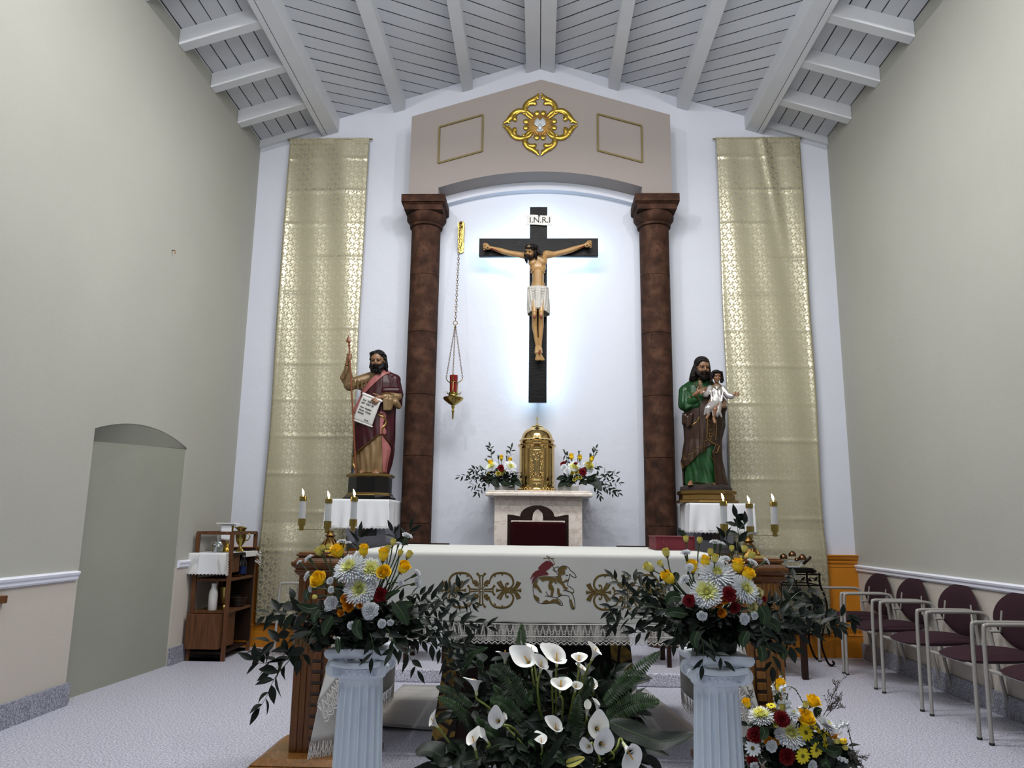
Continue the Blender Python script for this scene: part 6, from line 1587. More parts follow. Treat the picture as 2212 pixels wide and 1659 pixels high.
# corner of a wooden frame fixed under the left chair rail, and a hook on the left wall
o = MB().box(-XW, -XW+.03, -3.75, -3.365, .755, .80).build('wooden_ledge', 'oak', None, smooth=0, bevel=.003); tag(o, 'small wooden ledge on the left wall below the chair rail, cut by the photo edge', 'ledge')
p = at(371, 541, 0); d_ = (at(371, 541, 0)-CAM); k_ = (-XW-CAM.x)/d_.x; hp = CAM+d_*k_
T = thing('wall_hook', tuple(hp), 'tiny metal hook high on the plain left wall', 'hook')
MB().tube([hp, hp+Vector((.03, 0, 0)), hp+Vector((.035, 0, -.03))], .004, 6).build('hook', 'antique_brass', T)

# ---------------------------------------------------------------- flowers
RND = random.Random(11)
def tmesh(mb, name, mats, smooth=60, solid=0):
    o = mb.build(name, mats, None, smooth=smooth, keep=True); me = o.data; bpy.data.objects.remove(o); return me
def petal(mb, fn, nu, nv, mi=0): mb.grid(fn, nu, nv, mi=mi)
def rose_t(mt, openness=1., seed=0, sep=True):
    r = random.Random(seed); b = MB()
    def cup(a, half, ra, rb, z0, z1, curl, tw):
        def f(u, v):
            s = 2*u-1; w = half*(.35+.65*sin(min(1, v*1.25)*pi/2)); an = a+s*w+tw*v
            R = lerp(ra*.5, rb, v**.7)*(1-(1-v)**4*.85)+(ra-rb*.55)*sin(pi*min(1, v*1.2))*.45+curl*max(0, v-.72)*1.5*(1-.4*s*s)
            z = lerp(z0, z1, v)-.16*s*s*v*v*(z1-z0)-curl*max(0, v-.82)*1.6+.02*sin(s*5+a*3)*v
            return (R*cos(an), R*sin(an), z)
        petal(b, f, 8, 8)
    for i in range(3): cup(i*2.1+r.random(), 1.25, .12, .20, -.75, .62, 0, .8)
    for i in range(3): cup(i*2.1+.6+r.random()*.4, 1.15, .26, .36, -.8, .66, .05, .5)
    for i in range(4): cup(i*1.57+r.random()*.4, 1.0, .44, .54*openness, -.85, .64, .14, .2)
    for i in range(5): cup(i*1.257+.3+r.random()*.4, .85, .60, .72*openness, -.92, .54-.1*r.random(), .30, .1)
    if openness > .9:
        for i in range(4): cup(i*1.57+.9+r.random()*.5, .75, .62, .86, -.94, .30-.25*r.random(), .45, 0)
    if sep:
        b.ell((0, 0, -.98), (.16, .16, .15), nu=10, nv=6, mi=1)
        for i in range(5):
            a = i*1.257; b.tube([(0, 0, -.95), (.28*cos(a), .28*sin(a), -.86), (.44*cos(a), .44*sin(a), -.98-.1*(i % 2))], [.08, .07, .01], 6, mi=1, flat=.4)
    return tmesh(b, 'rose', [mt, 'stem_green'])
def bud_t(mt, seed=0):
    r = random.Random(seed); b = MB()
    for L, (n, R, h) in enumerate(((2, .30, .85), (3, .46, .78), (4, .60, .68))):
        for i in range(n):
            a = 2*pi*i/n+L*.7+r.random()*.4
            def f(u, v, a=a, R=R, h=h, n=n):
                s = 2*u-1; w = (pi/n*1.25)*(.4+.6*sin(v*pi*.62)/sin(pi*.62)); rr_ = R*sin(min(1, v*1.1)*pi*.62+.15)+.07*max(0, v-.8)*5*(R > .4)+.02*sin(s*9+a)*v
                return (rr_*cos(a+s*w), rr_*sin(a+s*w), lerp(-.75, h, v)-.12*s*s*v)
            petal(b, f, 6, 8)
    b.ell((0, 0, -.75), (.20, .20, .18), nu=10, nv=6, mi=1)
    for i in range(5):
        a = i*1.257; b.tube([(.1*cos(a), .1*sin(a), -.8), (.42*cos(a), .42*sin(a), -.55), (.62*cos(a), .62*sin(a), -.40)], [.07, .08, .01], 6, mi=1, flat=.4)
    return tmesh(b, 'rosebud', [mt, 'stem_green'])
def mum_t(seed=0, inner=.45, yellow=True):
    r = random.Random(seed); b = MB(); n = 230
    for i in range(n):
        t = (i+.5)/n; el = lerp(86, -28, t**.85); az = i*2.39996
        L = lerp(.42, 1.0, min(1, t*1.35))*r.uniform(.92, 1.06); w = lerp(.060, .125, min(1, t*1.4)); base = .05+.10*t
        e = radians(el+r.uniform(-6, 6)); cu = lerp(-.55, .42, min(1, t*1.3))
        ca, sa = cos(az), sin(az)
        def f(u, v, L=L, w=w, e=e, cu=cu, ca=ca, sa=sa, base=base):
            s = 2*u-1; rr_ = base+L*v*cos(e+cu*0)+(-.28*v*v if cu < -.2 else 0)*L; z = -.1+L*v*sin(e)+cu*v*v*.38*L
            ww = w*(sin(min(1, v*1.15+.12)*pi*.93))**.6; h = .35*w*(abs(s))
            return (rr_*ca-s*ww*sa, rr_*sa+s*ww*ca, z+h)
        petal(b, f, 2, 5, mi=1 if (t < inner*.78 and yellow) else 0)
    b.ell((0, 0, -.12), (.28, .28, .22), nu=10, nv=6)
    return tmesh(b, 'chrysanthemum', ['petal_white', 'petal_lemon'])
def carn_t(mt, seed=0, calyx=False):
    r = random.Random(seed); b = MB()
    for i in range(34):
        t = i/33; az = i*2.39996; el = radians(lerp(80, -5, t**.8)+r.uniform(-8, 8)); L = lerp(.55, .98, t)*r.uniform(.9, 1.05); ca, sa = cos(az), sin(az); p1 = r.uniform(0, 6)
        def f(u, v, L=L, el=el, ca=ca, sa=sa, p1=p1):
            s = 2*u-1; rr_ = .06+L*v*cos(el); z = -.1+L*v*sin(el)*.85
            w = .40*v**1.2; fr = v*v*(.085*sin(s*9+p1)+.05*sin(s*19+p1*2)); edge = .06*v*abs(sin(s*14+p1))*(v > .9)
            k = 1-.28*s*s*v
            return ((rr_*k-edge)*ca-s*w*sa-fr*sin(el)*ca, (rr_*k-edge)*sa+s*w*ca-fr*sin(el)*sa, z*k+fr*cos(el)+.0)
        petal(b, f, 12, 5)
    if calyx: b.lathe([(.10, -1.55), (.22, -1.35), (.27, -.8), (.34, -.25), (.30, -.1)], n=10, mi=1)
    else: b.ell((0, 0, -.15), (.3, .3, .2), nu=10, nv=6)
    return tmesh(b, 'carnation', [mt, 'stem_green'])
def daisy_t(mt, eye, seed=0):
    r = random.Random(seed); b = MB()
    for L, n in ((0, 13), (1, 12)):
        for i in range(n):
            a = 2*pi*(i+.5*L)/n+r.uniform(-.06, .06); ca, sa = cos(a), sin(a); ln = r.uniform(.9, 1.0)-.06*L; dr = r.uniform(-.12, .10)
            def f(u, v, ca=ca, sa=sa, ln=ln, L=L, dr=dr):
                s = 2*u-1; w = .155*(sin(min(1, v*.9+.12)*pi*.95))**.6; return ((.1+ln*.9*v)*ca-s*w*sa, (.1+ln*.9*v)*sa+s*w*ca, .05*L+dr*v*v+.04*(1-s*s)*v)
            petal(b, f, 4, 5)
    b.ell((0, 0, .05), (.24, .24, .13), nu=16, nv=8, mi=1)
    return tmesh(b, 'daisy', [mt, eye])
def calla_t(kind, seed=0):
    r = random.Random(seed); b = MB()
    flare = {'open': 1.0, 'trumpet': .72, 'narrow': .34}[kind]
    def f(u, v):
        th = (u-.5)*2*pi*1.07; k = cos(th*.97)                 # th = 0 is the tip side, the overlap lies opposite
        R = .10+.10*v+flare*(.74+.22*k)*max(0, v-.25)**1.7*1.35
        z = 1.25*v+.30*v*v*k*1.0-flare*.42*max(0, v-.72)**1.3*(1-k*.3)*2.0
        R += (.10*(u-.5) if kind != 'x' else 0)*v
        tip = max(0, k)**14*v**6
        R += .28*tip*flare; z += .12*tip
        wv = .03*sin(th*3+seed)*v*v
        return (R*cos(th), R*sin(th)*(.92), z+wv-.9)
    b.grid(lambda u, v: f(u, .30*v), 40, 6, mi=1); b.grid(lambda u, v: f(u, .30+.70*v), 40, 22, mi=0)
    if kind != 'narrow': b.cap((0.02, 0, -.55), (0.06, 0, .30), .055, .042, 10, mi=2)
    o = b.build('calla', ['calla', 'calla_stem_pale', 'spadix'], None, smooth=80, keep=True)
    me = o.data; bpy.data.objects.remove(o); return me
mat('calla_stem_pale', (206, 212, 168), .45, sub=.15)
TM = {'rose': [rose_t('rose_yellow', 1., 1), rose_t('rose_yellow', .82, 2), rose_t('rose_yellow', .92, 3)],
      'rose_tight': [rose_t('rose_yellow', .62, 5), rose_t('rose_yellow', .70, 6)],
      'spray_rose': [rose_t('rose_orange', 1., 7), rose_t('rose_orange', .9, 8)], 'cream_rose': [rose_t('rose_cream', .95, 9)],
      'small_yellow_rose': [rose_t('bud_pale', 1., 17), rose_t('bud_pale', .9, 18)],
      'rosebud': [bud_t('bud_pale', 1), bud_t('bud_pale', 2), bud_t('bud_pale', 3)],
      'chrysanthemum': [mum_t(1), mum_t(2, .6)], 'white_chrysanthemum': [mum_t(3, .3, True)],
      'carnation': [carn_t('petal_white', 1), carn_t('petal_white', 2)], 'spray_carnation': [carn_t('petal_white', 3, True), carn_t('petal_white', 4, True)],
      'red_carnation': [carn_t('carnation_red', 5), carn_t('carnation_red', 6)], 'orange_carnation': [carn_t('rose_orange', 9)],
      'yellow_daisy': [daisy_t('daisy_yellow', 'daisy_eye', 1), daisy_t('daisy_yellow', 'daisy_eye', 2)], 'white_daisy': [daisy_t('petal_white', 'daisy_eye', 3)],
      'calla_open': [calla_t('open', 1), calla_t('open', 2)], 'calla_trumpet': [calla_t('trumpet', 3), calla_t('trumpet', 4)], 'calla_narrow': [calla_t('narrow', 5)]}
CNT = {}
SZ = {'rose': 1.12, 'rose_tight': 1.42, 'rosebud': 1.35, 'spray_carnation': 1.3, 'spray_rose': 1.15, 'cream_rose': 1.15, 'small_yellow_rose': 1.2, 'calla_open': 1.12, 'calla_trumpet': 1.15, 'calla_narrow': 1.15}
def bloom(parent, kind, px, py, Y, size, d=None, hub=None, stem=.0028, roll=None, name=None, stem_to=None, sm='stem_green'):
    p = at(px, py, Y); dep = (p-CAM).dot(FW); s = size*SZ.get(kind, 1.)*dep/F_PX/2
    if d is None:
        v = p-hub; d = v.normalized()*.75+(CAM-p).normalized()*.62+Vector((0, 0, .25))
    else: d = Vector((d[0], -d[1], d[2]))
    R = frame_to(d, (0, 0, 1), RND.uniform(0, 6.28) if roll is None else roll)
    k = CNT.get(kind, 0); CNT[kind] = k+1; me = TM[kind][k % len(TM[kind])]
    o = bpy.data.objects.new(name or kind, me); COL.objects.link(o); o.parent = parent
    M_ = Matrix.Translation(p-parent_world(parent)) @ R.to_4x4() @ Matrix.Diagonal((s, s, s, 1)); o.matrix_basis = M_
    if stem and hub is not None:
        base = p-d.normalized()*s*.9; tgt = stem_to if stem_to is not None else hub+Vector((RND.uniform(-.03, .03), RND.uniform(-.02, .02), RND.uniform(-.03, .05)))
        mid = base-d.normalized()*(base-tgt).length*.35
        pts = spline([base, base.lerp(mid, .6), mid.lerp(tgt, .45), tgt], 4)
        b = MB().tube(pts, [stem*(.85+.3*i/len(pts)) for i in range(len(pts))], 6)
        so = b.build('stem', sm, None, smooth=60); so.parent = o
        so.matrix_parent_inverse = (Matrix.Translation(parent_world(parent)) @ M_).inverted()
    return o
def leaf(mb, base, dirv, nrm, L, Wd, bend=.25, cup=.15, mi=0, nu=4, nv=7, tipp=1.15, twist=0.):
    t = Vector(dirv).normalized(); x = t.cross(Vector(nrm))
    if x.length < .05: x = t.cross(Vector((.3, .2, .9)))
    x.normalize(); n_ = x.cross(t).normalized()
    base = Vector(base)
    def f(u, v):
        s = 2*u-1; w = Wd/2*(sin(pi*min(1, v**.80))**tipp if v < 1 else 0)+.0006; a = twist*v
        xs = x*cos(a)+n_*sin(a); ns = n_*cos(a)-x*sin(a)
        return base+t*(L*v*(1-.10*bend*v))+ns*(-bend*L*v*v*.55+cup*Wd*abs(s)*.9*(w/(Wd/2)))+xs*(s*w)
    mb.grid(f, nu, nv, mi=mi)
def sprig(parent, pts, Ys, L=.062, Wd=.024, n=None, m='leaf_dark', r=.0016, seed=0, name='leaf_sprig', tip=True, start=.12, spread=50, droop=.2):
    rr = random.Random(seed+int(pts[0][0]*7+pts[-1][1])); P = spline([at(x, y, lerp(Ys[0], Ys[1], i/(len(pts)-1))) for i, (x, y) in enumerate(pts)], 8)
    tot = sum((a-c).length for a, c in zip(P, P[1:])); n = n or max(4, int(tot/(L*.36)))
    b = MB().tube(P, [r*(1.2-.8*i/len(P)) for i in range(len(P))], 5, mi=1)
    for k in range(n):
        t = start+(1-start)*k/n; i = t*(len(P)-1); j = int(min(i, len(P)-2)); p = P[j].lerp(P[j+1], i-j); T = (P[j+1]-P[j]).normalized()
        side = T.cross((CAM-p).normalized()).normalized()*(1 if k % 2 else -1); out = (CAM-p).normalized()*rr.uniform(-.7, .9)
        a = radians(spread+rr.uniform(-16, 16)); d = T*cos(a)+(side+out*.6).normalized()*sin(a)+Vector((0, 0, -droop*rr.random()))
        nrm = (CAM-p).normalized()*rr.uniform(.15, 1)+Vector((rr.uniform(-.8, .8), rr.uniform(-.3, .3), rr.uniform(0, 1.2)))
        leaf(b, p, d, nrm, L*rr.uniform(.7, 1.12), Wd*rr.uniform(.75, 1.15), rr.uniform(-.2, .5), rr.uniform(.05, .3), nv=6, nu=4, twist=rr.uniform(-.6, .6))
    if tip: leaf(b, P[-1], P[-1]-P[-3], (0, -1, .6), L*.9, Wd*.8, .2)
    return b.build(name, [m, 'stem_green'], parent, smooth=70, keep=True)
def fern(parent, pts, Ys, Wpx, m='leaf_fern', n=34, seed=0):
    P = spline([at(x, y, lerp(Ys[0], Ys[1], i/(len(pts)-1))) for i, (x, y) in enumerate(pts)], 8); rr = random.Random(seed)
    dep = (P[0]-CAM).dot(FW); Wm = Wpx*dep/F_PX; b = MB().tube(P, [.0022*(1.1-.8*i/len(P)) for i in range(len(P))], 5, mi=1)
    for k in range(n):
        t = .04+.95*k/n; i = t*(len(P)-1); j = int(min(i, len(P)-2)); p = P[j].lerp(P[j+1], i-j); T = (P[j+1]-P[j]).normalized(); tc = (CAM-p).normalized()
        side = T.cross(tc+Vector((.25*sin(k*.3+seed), 0, .3))).normalized(); w = Wm/2*(sin(pi*min(1, .13+t*.87))**.7)
        for s in (-1, 1): leaf(b, p, side*s+T*.28+tc*.08, tc+Vector((0, 0, .5)), w*rr.uniform(.9, 1.08), max(.006, (P[-1]-P[0]).length/n*.85), rr.uniform(.1, .5), .1, nu=2, nv=4, tipp=.6)
    return b.build('fern_frond', [m, 'stem_green'], parent, smooth=70, keep=True)
def broad(parent, pts, Ys, Wpx, m='leaf_dark', nrm=(0, -.5, 1), name='broad_leaf', wave=.0, fold=.18):
    P = spline([at(x, y, lerp(Ys[0], Ys[1], i/(len(pts)-1))) for i, (x, y) in enumerate(pts)], 8); dep = (P[0]-CAM).dot(FW); Wm = Wpx*dep/F_PX; N_ = Vector(nrm)
    def f(u, v):
        i = v*(len(P)-1); j = int(min(i, len(P)-2)); p = P[j].lerp(P[j+1], i-j); T = (P[j+1]-P[j]).normalized(); x = T.cross(N_).normalized(); s = 2*u-1
        w = Wm/2*(sin(pi*min(1, (v*.96+.02)**.75)))**.75; n_ = x.cross(T)
        return p+x*s*w+n_*(abs(s)*fold*w+wave*sin(v*14+s*2)*abs(s))
    b = MB().grid(f, 10, 30, mi=0); b.tube(P, [.003*(1.1-i/len(P))+.0006 for i in range(len(P))], 5, mi=1)
    return b.build(name, [m, 'stem_green'], parent, smooth=70, keep=True)
def bush(parent, hub, R, n, L, Wd, m='leaf_dark', seed=3, flat=.7, zmin=-.1, name='leaf_bunch', sx=1.):
    'a bunch of leaves fanning out of one point'
    rr = random.Random(seed); b = MB()
    for k in range(n):
        az = rr.uniform(0, 2*pi); el = rr.uniform(-.5, .9); d = Vector((cos(az)*cos(el)*sx, sin(az)*cos(el)*.8, sin(el)*flat)); r0 = R*rr.uniform(.15, .8); p = Vector(hub)+d*r0
        if p.z < hub[2]+zmin: p.z = hub[2]+zmin+rr.random()*.03
        leaf(b, p, d+Vector((rr.uniform(-.5, .5), rr.uniform(-.5, .3), rr.uniform(-.5, .4))), (rr.uniform(-.5, .5), -rr.uniform(.2, 1), rr.uniform(.2, 1)), L*rr.uniform(.7, 1.2), Wd*rr.uniform(.7, 1.2), rr.uniform(0, .5), .15, nv=6, twist=rr.uniform(-.5, .5))
    return b.build(name, m, parent, smooth=70, keep=True)

def zoomer(ox, oy, sc): return lambda zx, zy: (ox+zx/sc, oy+zy/sc)
def arrange(name, loc, lab, hub, cyl_, items, z, Rx=.40, front=.30, dflt=None, group=None, roster=None):
    T = thing(name, loc, lab, 'flower arrangement', group)
    hub = Vector(hub); hp = None
    for it in items:
        kind, zx, zy, sz = it[:4]; d = it[4] if len(it) > 4 else None; yo = it[5] if len(it) > 5 else None
        px, py = z(zx, zy); q_ = at(px, py, hub.y)-hub; rad = sqrt(q_.x**2+q_.z**2)
        Y = hub.y-front*sqrt(max(.04, 1-min(1, rad/Rx)**2))+.03*RND.uniform(-1, 1) if yo is None else hub.y+yo
        bloom(T, kind, px, py, Y, sz/cyl_, d, hub)
    return T, hub
# ---- left pedestal
z = zoomer(540, 1120, 4.254)
IT = [('rose', 800, 290, 150, (-.5, .3, .9)), ('rose_tight', 1045, 285, 112, (.1, .3, 1)), ('rose_tight', 1228, 320, 118, (.1, .2, 1)), ('rose', 1415, 445, 148, (.6, .5, .8)), ('rose', 1228, 490, 128, (0, .9, .6)), ('rose', 622, 555, 152, (-.5, .75, .6)),
      ('rosebud', 635, 308, 82, (-.5, .3, .8)), ('rosebud', 725, 265, 60, (-.2, .2, 1)), ('rosebud', 668, 275, 60, (-.3, .3, 1)), ('rosebud', 1315, 222, 66, (.2, .2, 1)), ('rosebud', 1265, 285, 70, (.1, .3, 1)), ('rosebud', 1380, 320, 62, (.3, .3, 1)), ('rosebud', 1460, 335, 76, (.5, .3, .9)),
      ('chrysanthemum', 915, 450, 280, (-.25, .75, .7)), ('chrysanthemum', 1110, 470, 240, (.15, .7, .7)), ('chrysanthemum', 1008, 650, 275, (0, .95, .35)),
      ('carnation', 742, 775, 158, (-.3, .95, .1)), ('carnation', 1102, 848, 176, (.15, 1, 0)), ('carnation', 733, 572, 84, (-.4, .8, .3)), ('carnation', 742, 655, 78, (-.4, .9, .1)), ('carnation', 1212, 967, 94, (.3, .9, -.1)), ('carnation', 1292, 958, 70, (.4, .8, -.1)),
      ('spray_carnation', 540, 362, 80, (-.6, .2, .8)), ('spray_carnation', 452, 402, 52, (-.7, .2, .7)), ('spray_carnation', 522, 530, 84, (-.8, .3, .3)), ('spray_carnation', 556, 640, 68, (-.8, .4, .1)), ('rosebud', 600, 720, 52, (-.7, .4, 0)), ('spray_carnation', 840, 212, 76, (-.2, .1, 1)), ('spray_carnation', 903, 222, 52, (0, .1, 1)),
      ('spray_carnation', 1445, 158, 92, (.4, .1, 1)), ('spray_carnation', 1542, 505, 76, (.8, .2, .5)), ('spray_carnation', 1542, 595, 80, (.8, .3, .2)), ('carnation', 1385, 592, 76, (.6, .6, .1)), ('carnation', 930, 985, 92, (-.1, .9, -.3)), ('spray_carnation', 1368, 228, 50, (.3, .1, 1)),
      ('red_carnation', 1200, 700, 160, (.3, .9, .1)), ('spray_rose', 870, 738, 76, (-.1, 1, .1)), ('spray_rose', 937, 728, 66, (0, 1, .1)), ('spray_rose', 903, 800, 102, (-.1, 1, 0)), ('spray_rose', 838, 865, 78, (-.2, 1, -.1)), ('spray_rose', 966, 775, 52, (.1, 1, 0)), ('spray_rose', 1010, 802, 58, (.1, 1, 0))]
A1, hub = arrange('flower_arrangement', (-.722, -4.75, .762), 'tall mixed bouquet of yellow roses and white chrysanthemums on the left white pedestal', (-.722, -4.72, .84), 4.254, IT, z, .42, .26)
def sprigs(T, z, L_, Ybase, **k):
    for i, (pts, y0, y1) in enumerate(L_): sprig(T, [z(*p) for p in pts], (Ybase+y0, Ybase+y1), seed=i*3+1, **k)
sprigs(A1, z, [([(1250, 900), (1500, 830), (1800, 860), (2050, 950), (2190, 1000)], -.05, .10), ([(1250, 880), (1500, 780), (1750, 740), (1950, 760), (2060, 780)], 0, .2), ([(1300, 800), (1480, 700), (1620, 700), (1780, 680), (1850, 640)], .0, .2),
               ([(1250, 950), (1500, 950), (1750, 1050), (1900, 1130), (1980, 1150)], -.1, -.02), ([(1200, 1000), (1400, 1080), (1600, 1130), (1780, 1240), (1880, 1500)], -.1, -.1), ([(1250, 1000), (1350, 1150), (1450, 1250), (1540, 1400)], -.2, -.2), ([(1300, 900), (1550, 850), (1750, 800), (1950, 620)], .0, .2),
               ([(1500, 1000), (1700, 1010), (1850, 1150), (1990, 1180)], .05, .1), ([(1400, 1000), (1650, 1090), (1800, 1100), (1900, 1290)], -.12, -.1), ([(1350, 960), (1600, 900), (1800, 940), (2010, 985)], -.15, -.1), ([(1250, 1050), (1330, 1150), (1300, 1230)], -.3, -.34),
               ([(1100, 1050), (1130, 1150), (1120, 1280)], -.28, -.3), ([(1450, 250), (1450, 180), (1470, 100)], .05, .05), ([(990, 300), (1000, 230), (1010, 140)], .05, .06), ([(1300, 300), (1330, 190), (1310, 120)], .06, .06)], -4.75, L=.064, Wd=.021)
sprigs(A1, z, [([(700, 850), (500, 840), (330, 850), (200, 870), (140, 905)], -.1, -.05), ([(650, 900), (450, 960), (300, 1120), (180, 1140), (100, 1240)], -.1, -.12), ([(650, 1000), (430, 1130), (280, 1280), (120, 1330), (30, 1300)], -.12, -.15),
               ([(500, 1100), (380, 1280), (260, 1420), (210, 1500), (150, 1640), (90, 1740)], -.14, -.2), ([(600, 850), (480, 780), (400, 740), (320, 780)], .0, .0), ([(550, 850), (420, 870), (300, 900)], -.15, -.15), ([(400, 1200), (300, 1330), (200, 1400)], -.15, -.16), ([(620, 950), (540, 1060), (500, 1200), (470, 1290)], -.2, -.2)], -4.75, L=.078, Wd=.031)
for pts, w_, dy in (([(1330, 780), (1400, 870), (1450, 980)], 120, -.26), ([(1300, 850), (1420, 800), (1500, 790)], 90, -.2), ([(620, 820), (540, 830), (430, 790)], 90, -.16), ([(640, 840), (600, 890), (590, 960)], 80, -.2), ([(560, 650), (520, 700), (540, 760)], 70, -.1), ([(800, 1100), (810, 1180), (815, 1240)], 55, -.3), ([(1250, 740), (1290, 700), (1380, 660)], 60, -.2), ([(760, 900), (700, 1000), (680, 1080)], 90, -.25), ([(1000, 930), (980, 1020), (1030, 1110)], 90, -.3)):
    broad(A1, [z(*p) for p in pts], (-4.75+dy, -4.75+dy-.02), w_/4.254, 'leaf_mid', (0, -1, .5), 'salal_leaf')
for i, (zx, zy, n_, sx) in enumerate(((900, 960, 70, 1.), (1150, 980, 60, 1.), (700, 1000, 55, 1.), (1350, 940, 50, 1.), (1000, 820, 40, 1.), (1250, 1080, 40, 1), (800, 1090, 40, 1))):
    p = at(*z(zx, zy), -4.83); bush(A1, p, .13, n_, .075, .030, 'leaf_dark', 20+i, zmin=-.05)
MB().lathe([(.06, .762), (.085, .765), (.095, .82), (.08, .84)], (-.722, -4.75, 0), 24).build('bowl', 'pot_dark', A1)
bl = MB().ell((-.722, -4.74, .86), (.13, .09, .08)); bl.build('moss_foam', 'pot_dark', A1)
# ---- right pedestal
z = zoomer(1300, 1120, 4.096)
IT = [('rose_tight', 580, 515, 132, (-.8, .35, .7)), ('rose_tight', 800, 415, 110, (-.1, .2, 1)), ('rose_tight', 915, 372, 108, (0, .1, 1)), ('rose_tight', 1205, 410, 126, (.1, .2, 1)), ('rose', 1295, 492, 150, (.5, .55, .8)),
      ('rosebud', 745, 185, 60, (-.1, .1, 1)), ('rosebud', 865, 197, 62, (.1, .1, 1)), ('rosebud', 570, 305, 80, (-.3, .3, 1)), ('rosebud', 520, 402, 62, (-.6, .3, .8)), ('rosebud', 420, 435, 96, (-.8, .3, .5)), ('rosebud', 960, 300, 62, (0, .3, 1)), ('rosebud', 1000, 355, 78, (0, .5, 1)), ('rosebud', 1150, 268, 56, (0, .1, 1)), ('rosebud', 1262, 275, 66, (.2, .2, 1)), ('rosebud', 1320, 335, 76, (.3, .3, 1)),
      ('spray_carnation', 1000, 208, 80, (0, .1, 1)), ('spray_carnation', 1052, 222, 70, (.1, .1, 1)), ('spray_carnation', 742, 302, 84, (-.2, .3, 1)), ('carnation', 778, 430, 86, (-.1, .9, .5)), ('spray_carnation', 730, 535, 84, (-.5, .4, .6)), ('spray_carnation', 1335, 388, 86, (.5, .3, .9)), ('spray_carnation', 1458, 375, 64, (.8, .2, .6)), ('carnation', 1095, 352, 92, (0, .4, 1)), ('carnation', 715, 700, 62, (-.6, .5, .1)),
      ('white_chrysanthemum', 1020, 490, 320, (0, .75, .65)), ('chrysanthemum', 930, 650, 270, (-.2, .85, .6)), ('chrysanthemum', 1272, 620, 235, (.4, .8, .4)), ('cream_rose', 1385, 660, 94, (.4, .85, .3)), ('cream_rose', 1335, 780, 90, (.3, .9, .2)),
      ('spray_rose', 1077, 712, 84, (.1, .9, .3)), ('spray_rose', 975, 765, 74, (-.1, .95, .2)), ('spray_rose', 1032, 750, 72, (0, .95, .2)), ('spray_rose', 1060, 835, 94, (0, 1, 0)), ('carnation', 850, 720, 94, (-.3, .9, .1)), ('spray_carnation', 888, 862, 84, (-.2, .9, -.4)), ('carnation', 1262, 890, 118, (.3, .9, -.1)), ('carnation', 1356, 860, 82, (.4, .8, 0)), ('carnation', 1312, 722, 84, (.3, .9, .1)), ('carnation', 1396, 728, 72, (.5, .8, .1)),
      ('red_carnation', 1135, 672, 160, (.2, .85, .2)), ('red_carnation', 770, 730, 130, (-.4, .8, 0)), ('red_carnation', 1440, 712, 70, (.6, .7, .1)), ('red_carnation', 1180, 790, 120, (.2, .9, -.1))]
A2, hub = arrange('flower_arrangement', (.728, -4.75, .762), 'tall mixed bouquet of yellow roses and white chrysanthemums on the right white pedestal', (.728, -4.72, .84), 4.096, IT, z, .42, .26)
sprigs(A2, z, [([(800, 800), (600, 720), (400, 700), (230, 700), (80, 790), (60, 850)], -.05, .0), ([(800, 760), (620, 650), (480, 620), (250, 640), (100, 520)], .0, .1), ([(750, 850), (550, 850), (350, 880), (150, 900), (90, 960)], -.08, -.05), ([(780, 900), (600, 920), (420, 1000), (280, 1010)], -.12, -.1),
               ([(700, 750), (500, 700), (350, 600), (250, 520)], .0, .1), ([(700, 900), (650, 1000), (640, 1100)], -.2, -.2), ([(560, 700), (540, 600), (480, 530), (380, 500)], .0, .1), ([(880, 1050), (900, 1150), (890, 1300)], -.3, -.32), ([(950, 1060), (1000, 1180), (1080, 1260)], -.3, -.32), ([(640, 820), (400, 780), (220, 790), (120, 830)], -.2, -.15)], -4.75, L=.060, Wd=.021)
sprigs(A2, z, [([(1400, 820), (1550, 780), (1700, 700), (1850, 760), (1920, 840)], 0, .1), ([(1400, 860), (1600, 900), (1800, 900), (2000, 900), (2100, 960)], -.1, -.05), ([(1450, 800), (1600, 700), (1680, 600), (1690, 520)], .0, .1), ([(1400, 900), (1500, 1000), (1600, 1100), (1700, 1150)], -.15, -.15),
               ([(1400, 950), (1450, 1080), (1500, 1200), (1510, 1310)], -.25, -.28), ([(1600, 800), (1750, 650), (1900, 680), (1950, 720)], .0, .1), ([(1600, 900), (1780, 860), (1950, 940), (2080, 960)], -.15, -.1), ([(1450, 950), (1600, 970), (1750, 1010), (1870, 980)], -.15, -.1), ([(1200, 330), (1210, 180), (1200, 80), (1185, -10)], .05, .05), ([(1150, 380), (1130, 240), (1090, 170)], .06, .05), ([(1240, 330), (1260, 200), (1265, 50)], .05, .06), ([(1960, 900), (2060, 880), (2180, 850), (2210, 900)], -.05, -.05)], -4.75, L=.066, Wd=.029)
for pts, w_, dy in (([(1400, 780), (1440, 850), (1430, 940)], 120, -.22), ([(1440, 900), (1530, 950), (1560, 1010)], 110, -.2), ([(1400, 1130), (1420, 1200), (1410, 1270)], 90, -.28), ([(1560, 1120), (1600, 1190), (1610, 1250)], 100, -.25), ([(700, 700), (620, 700), (580, 760)], 110, -.2), ([(740, 850), (640, 830), (560, 850)], 100, -.22), ([(670, 480), (640, 540), (620, 600)], 70, -.05), ([(750, 160), (700, 130), (672, 108)], 45, .05), ([(1290, 1000), (1250, 1080), (1260, 1140)], 90, -.3), ([(850, 1000), (820, 1080), (840, 1150)], 90, -.3)):
    broad(A2, [z(*p) for p in pts], (-4.75+dy, -4.75+dy-.02), w_/4.096, 'leaf_mid', (0, -1, .5), 'salal_leaf')
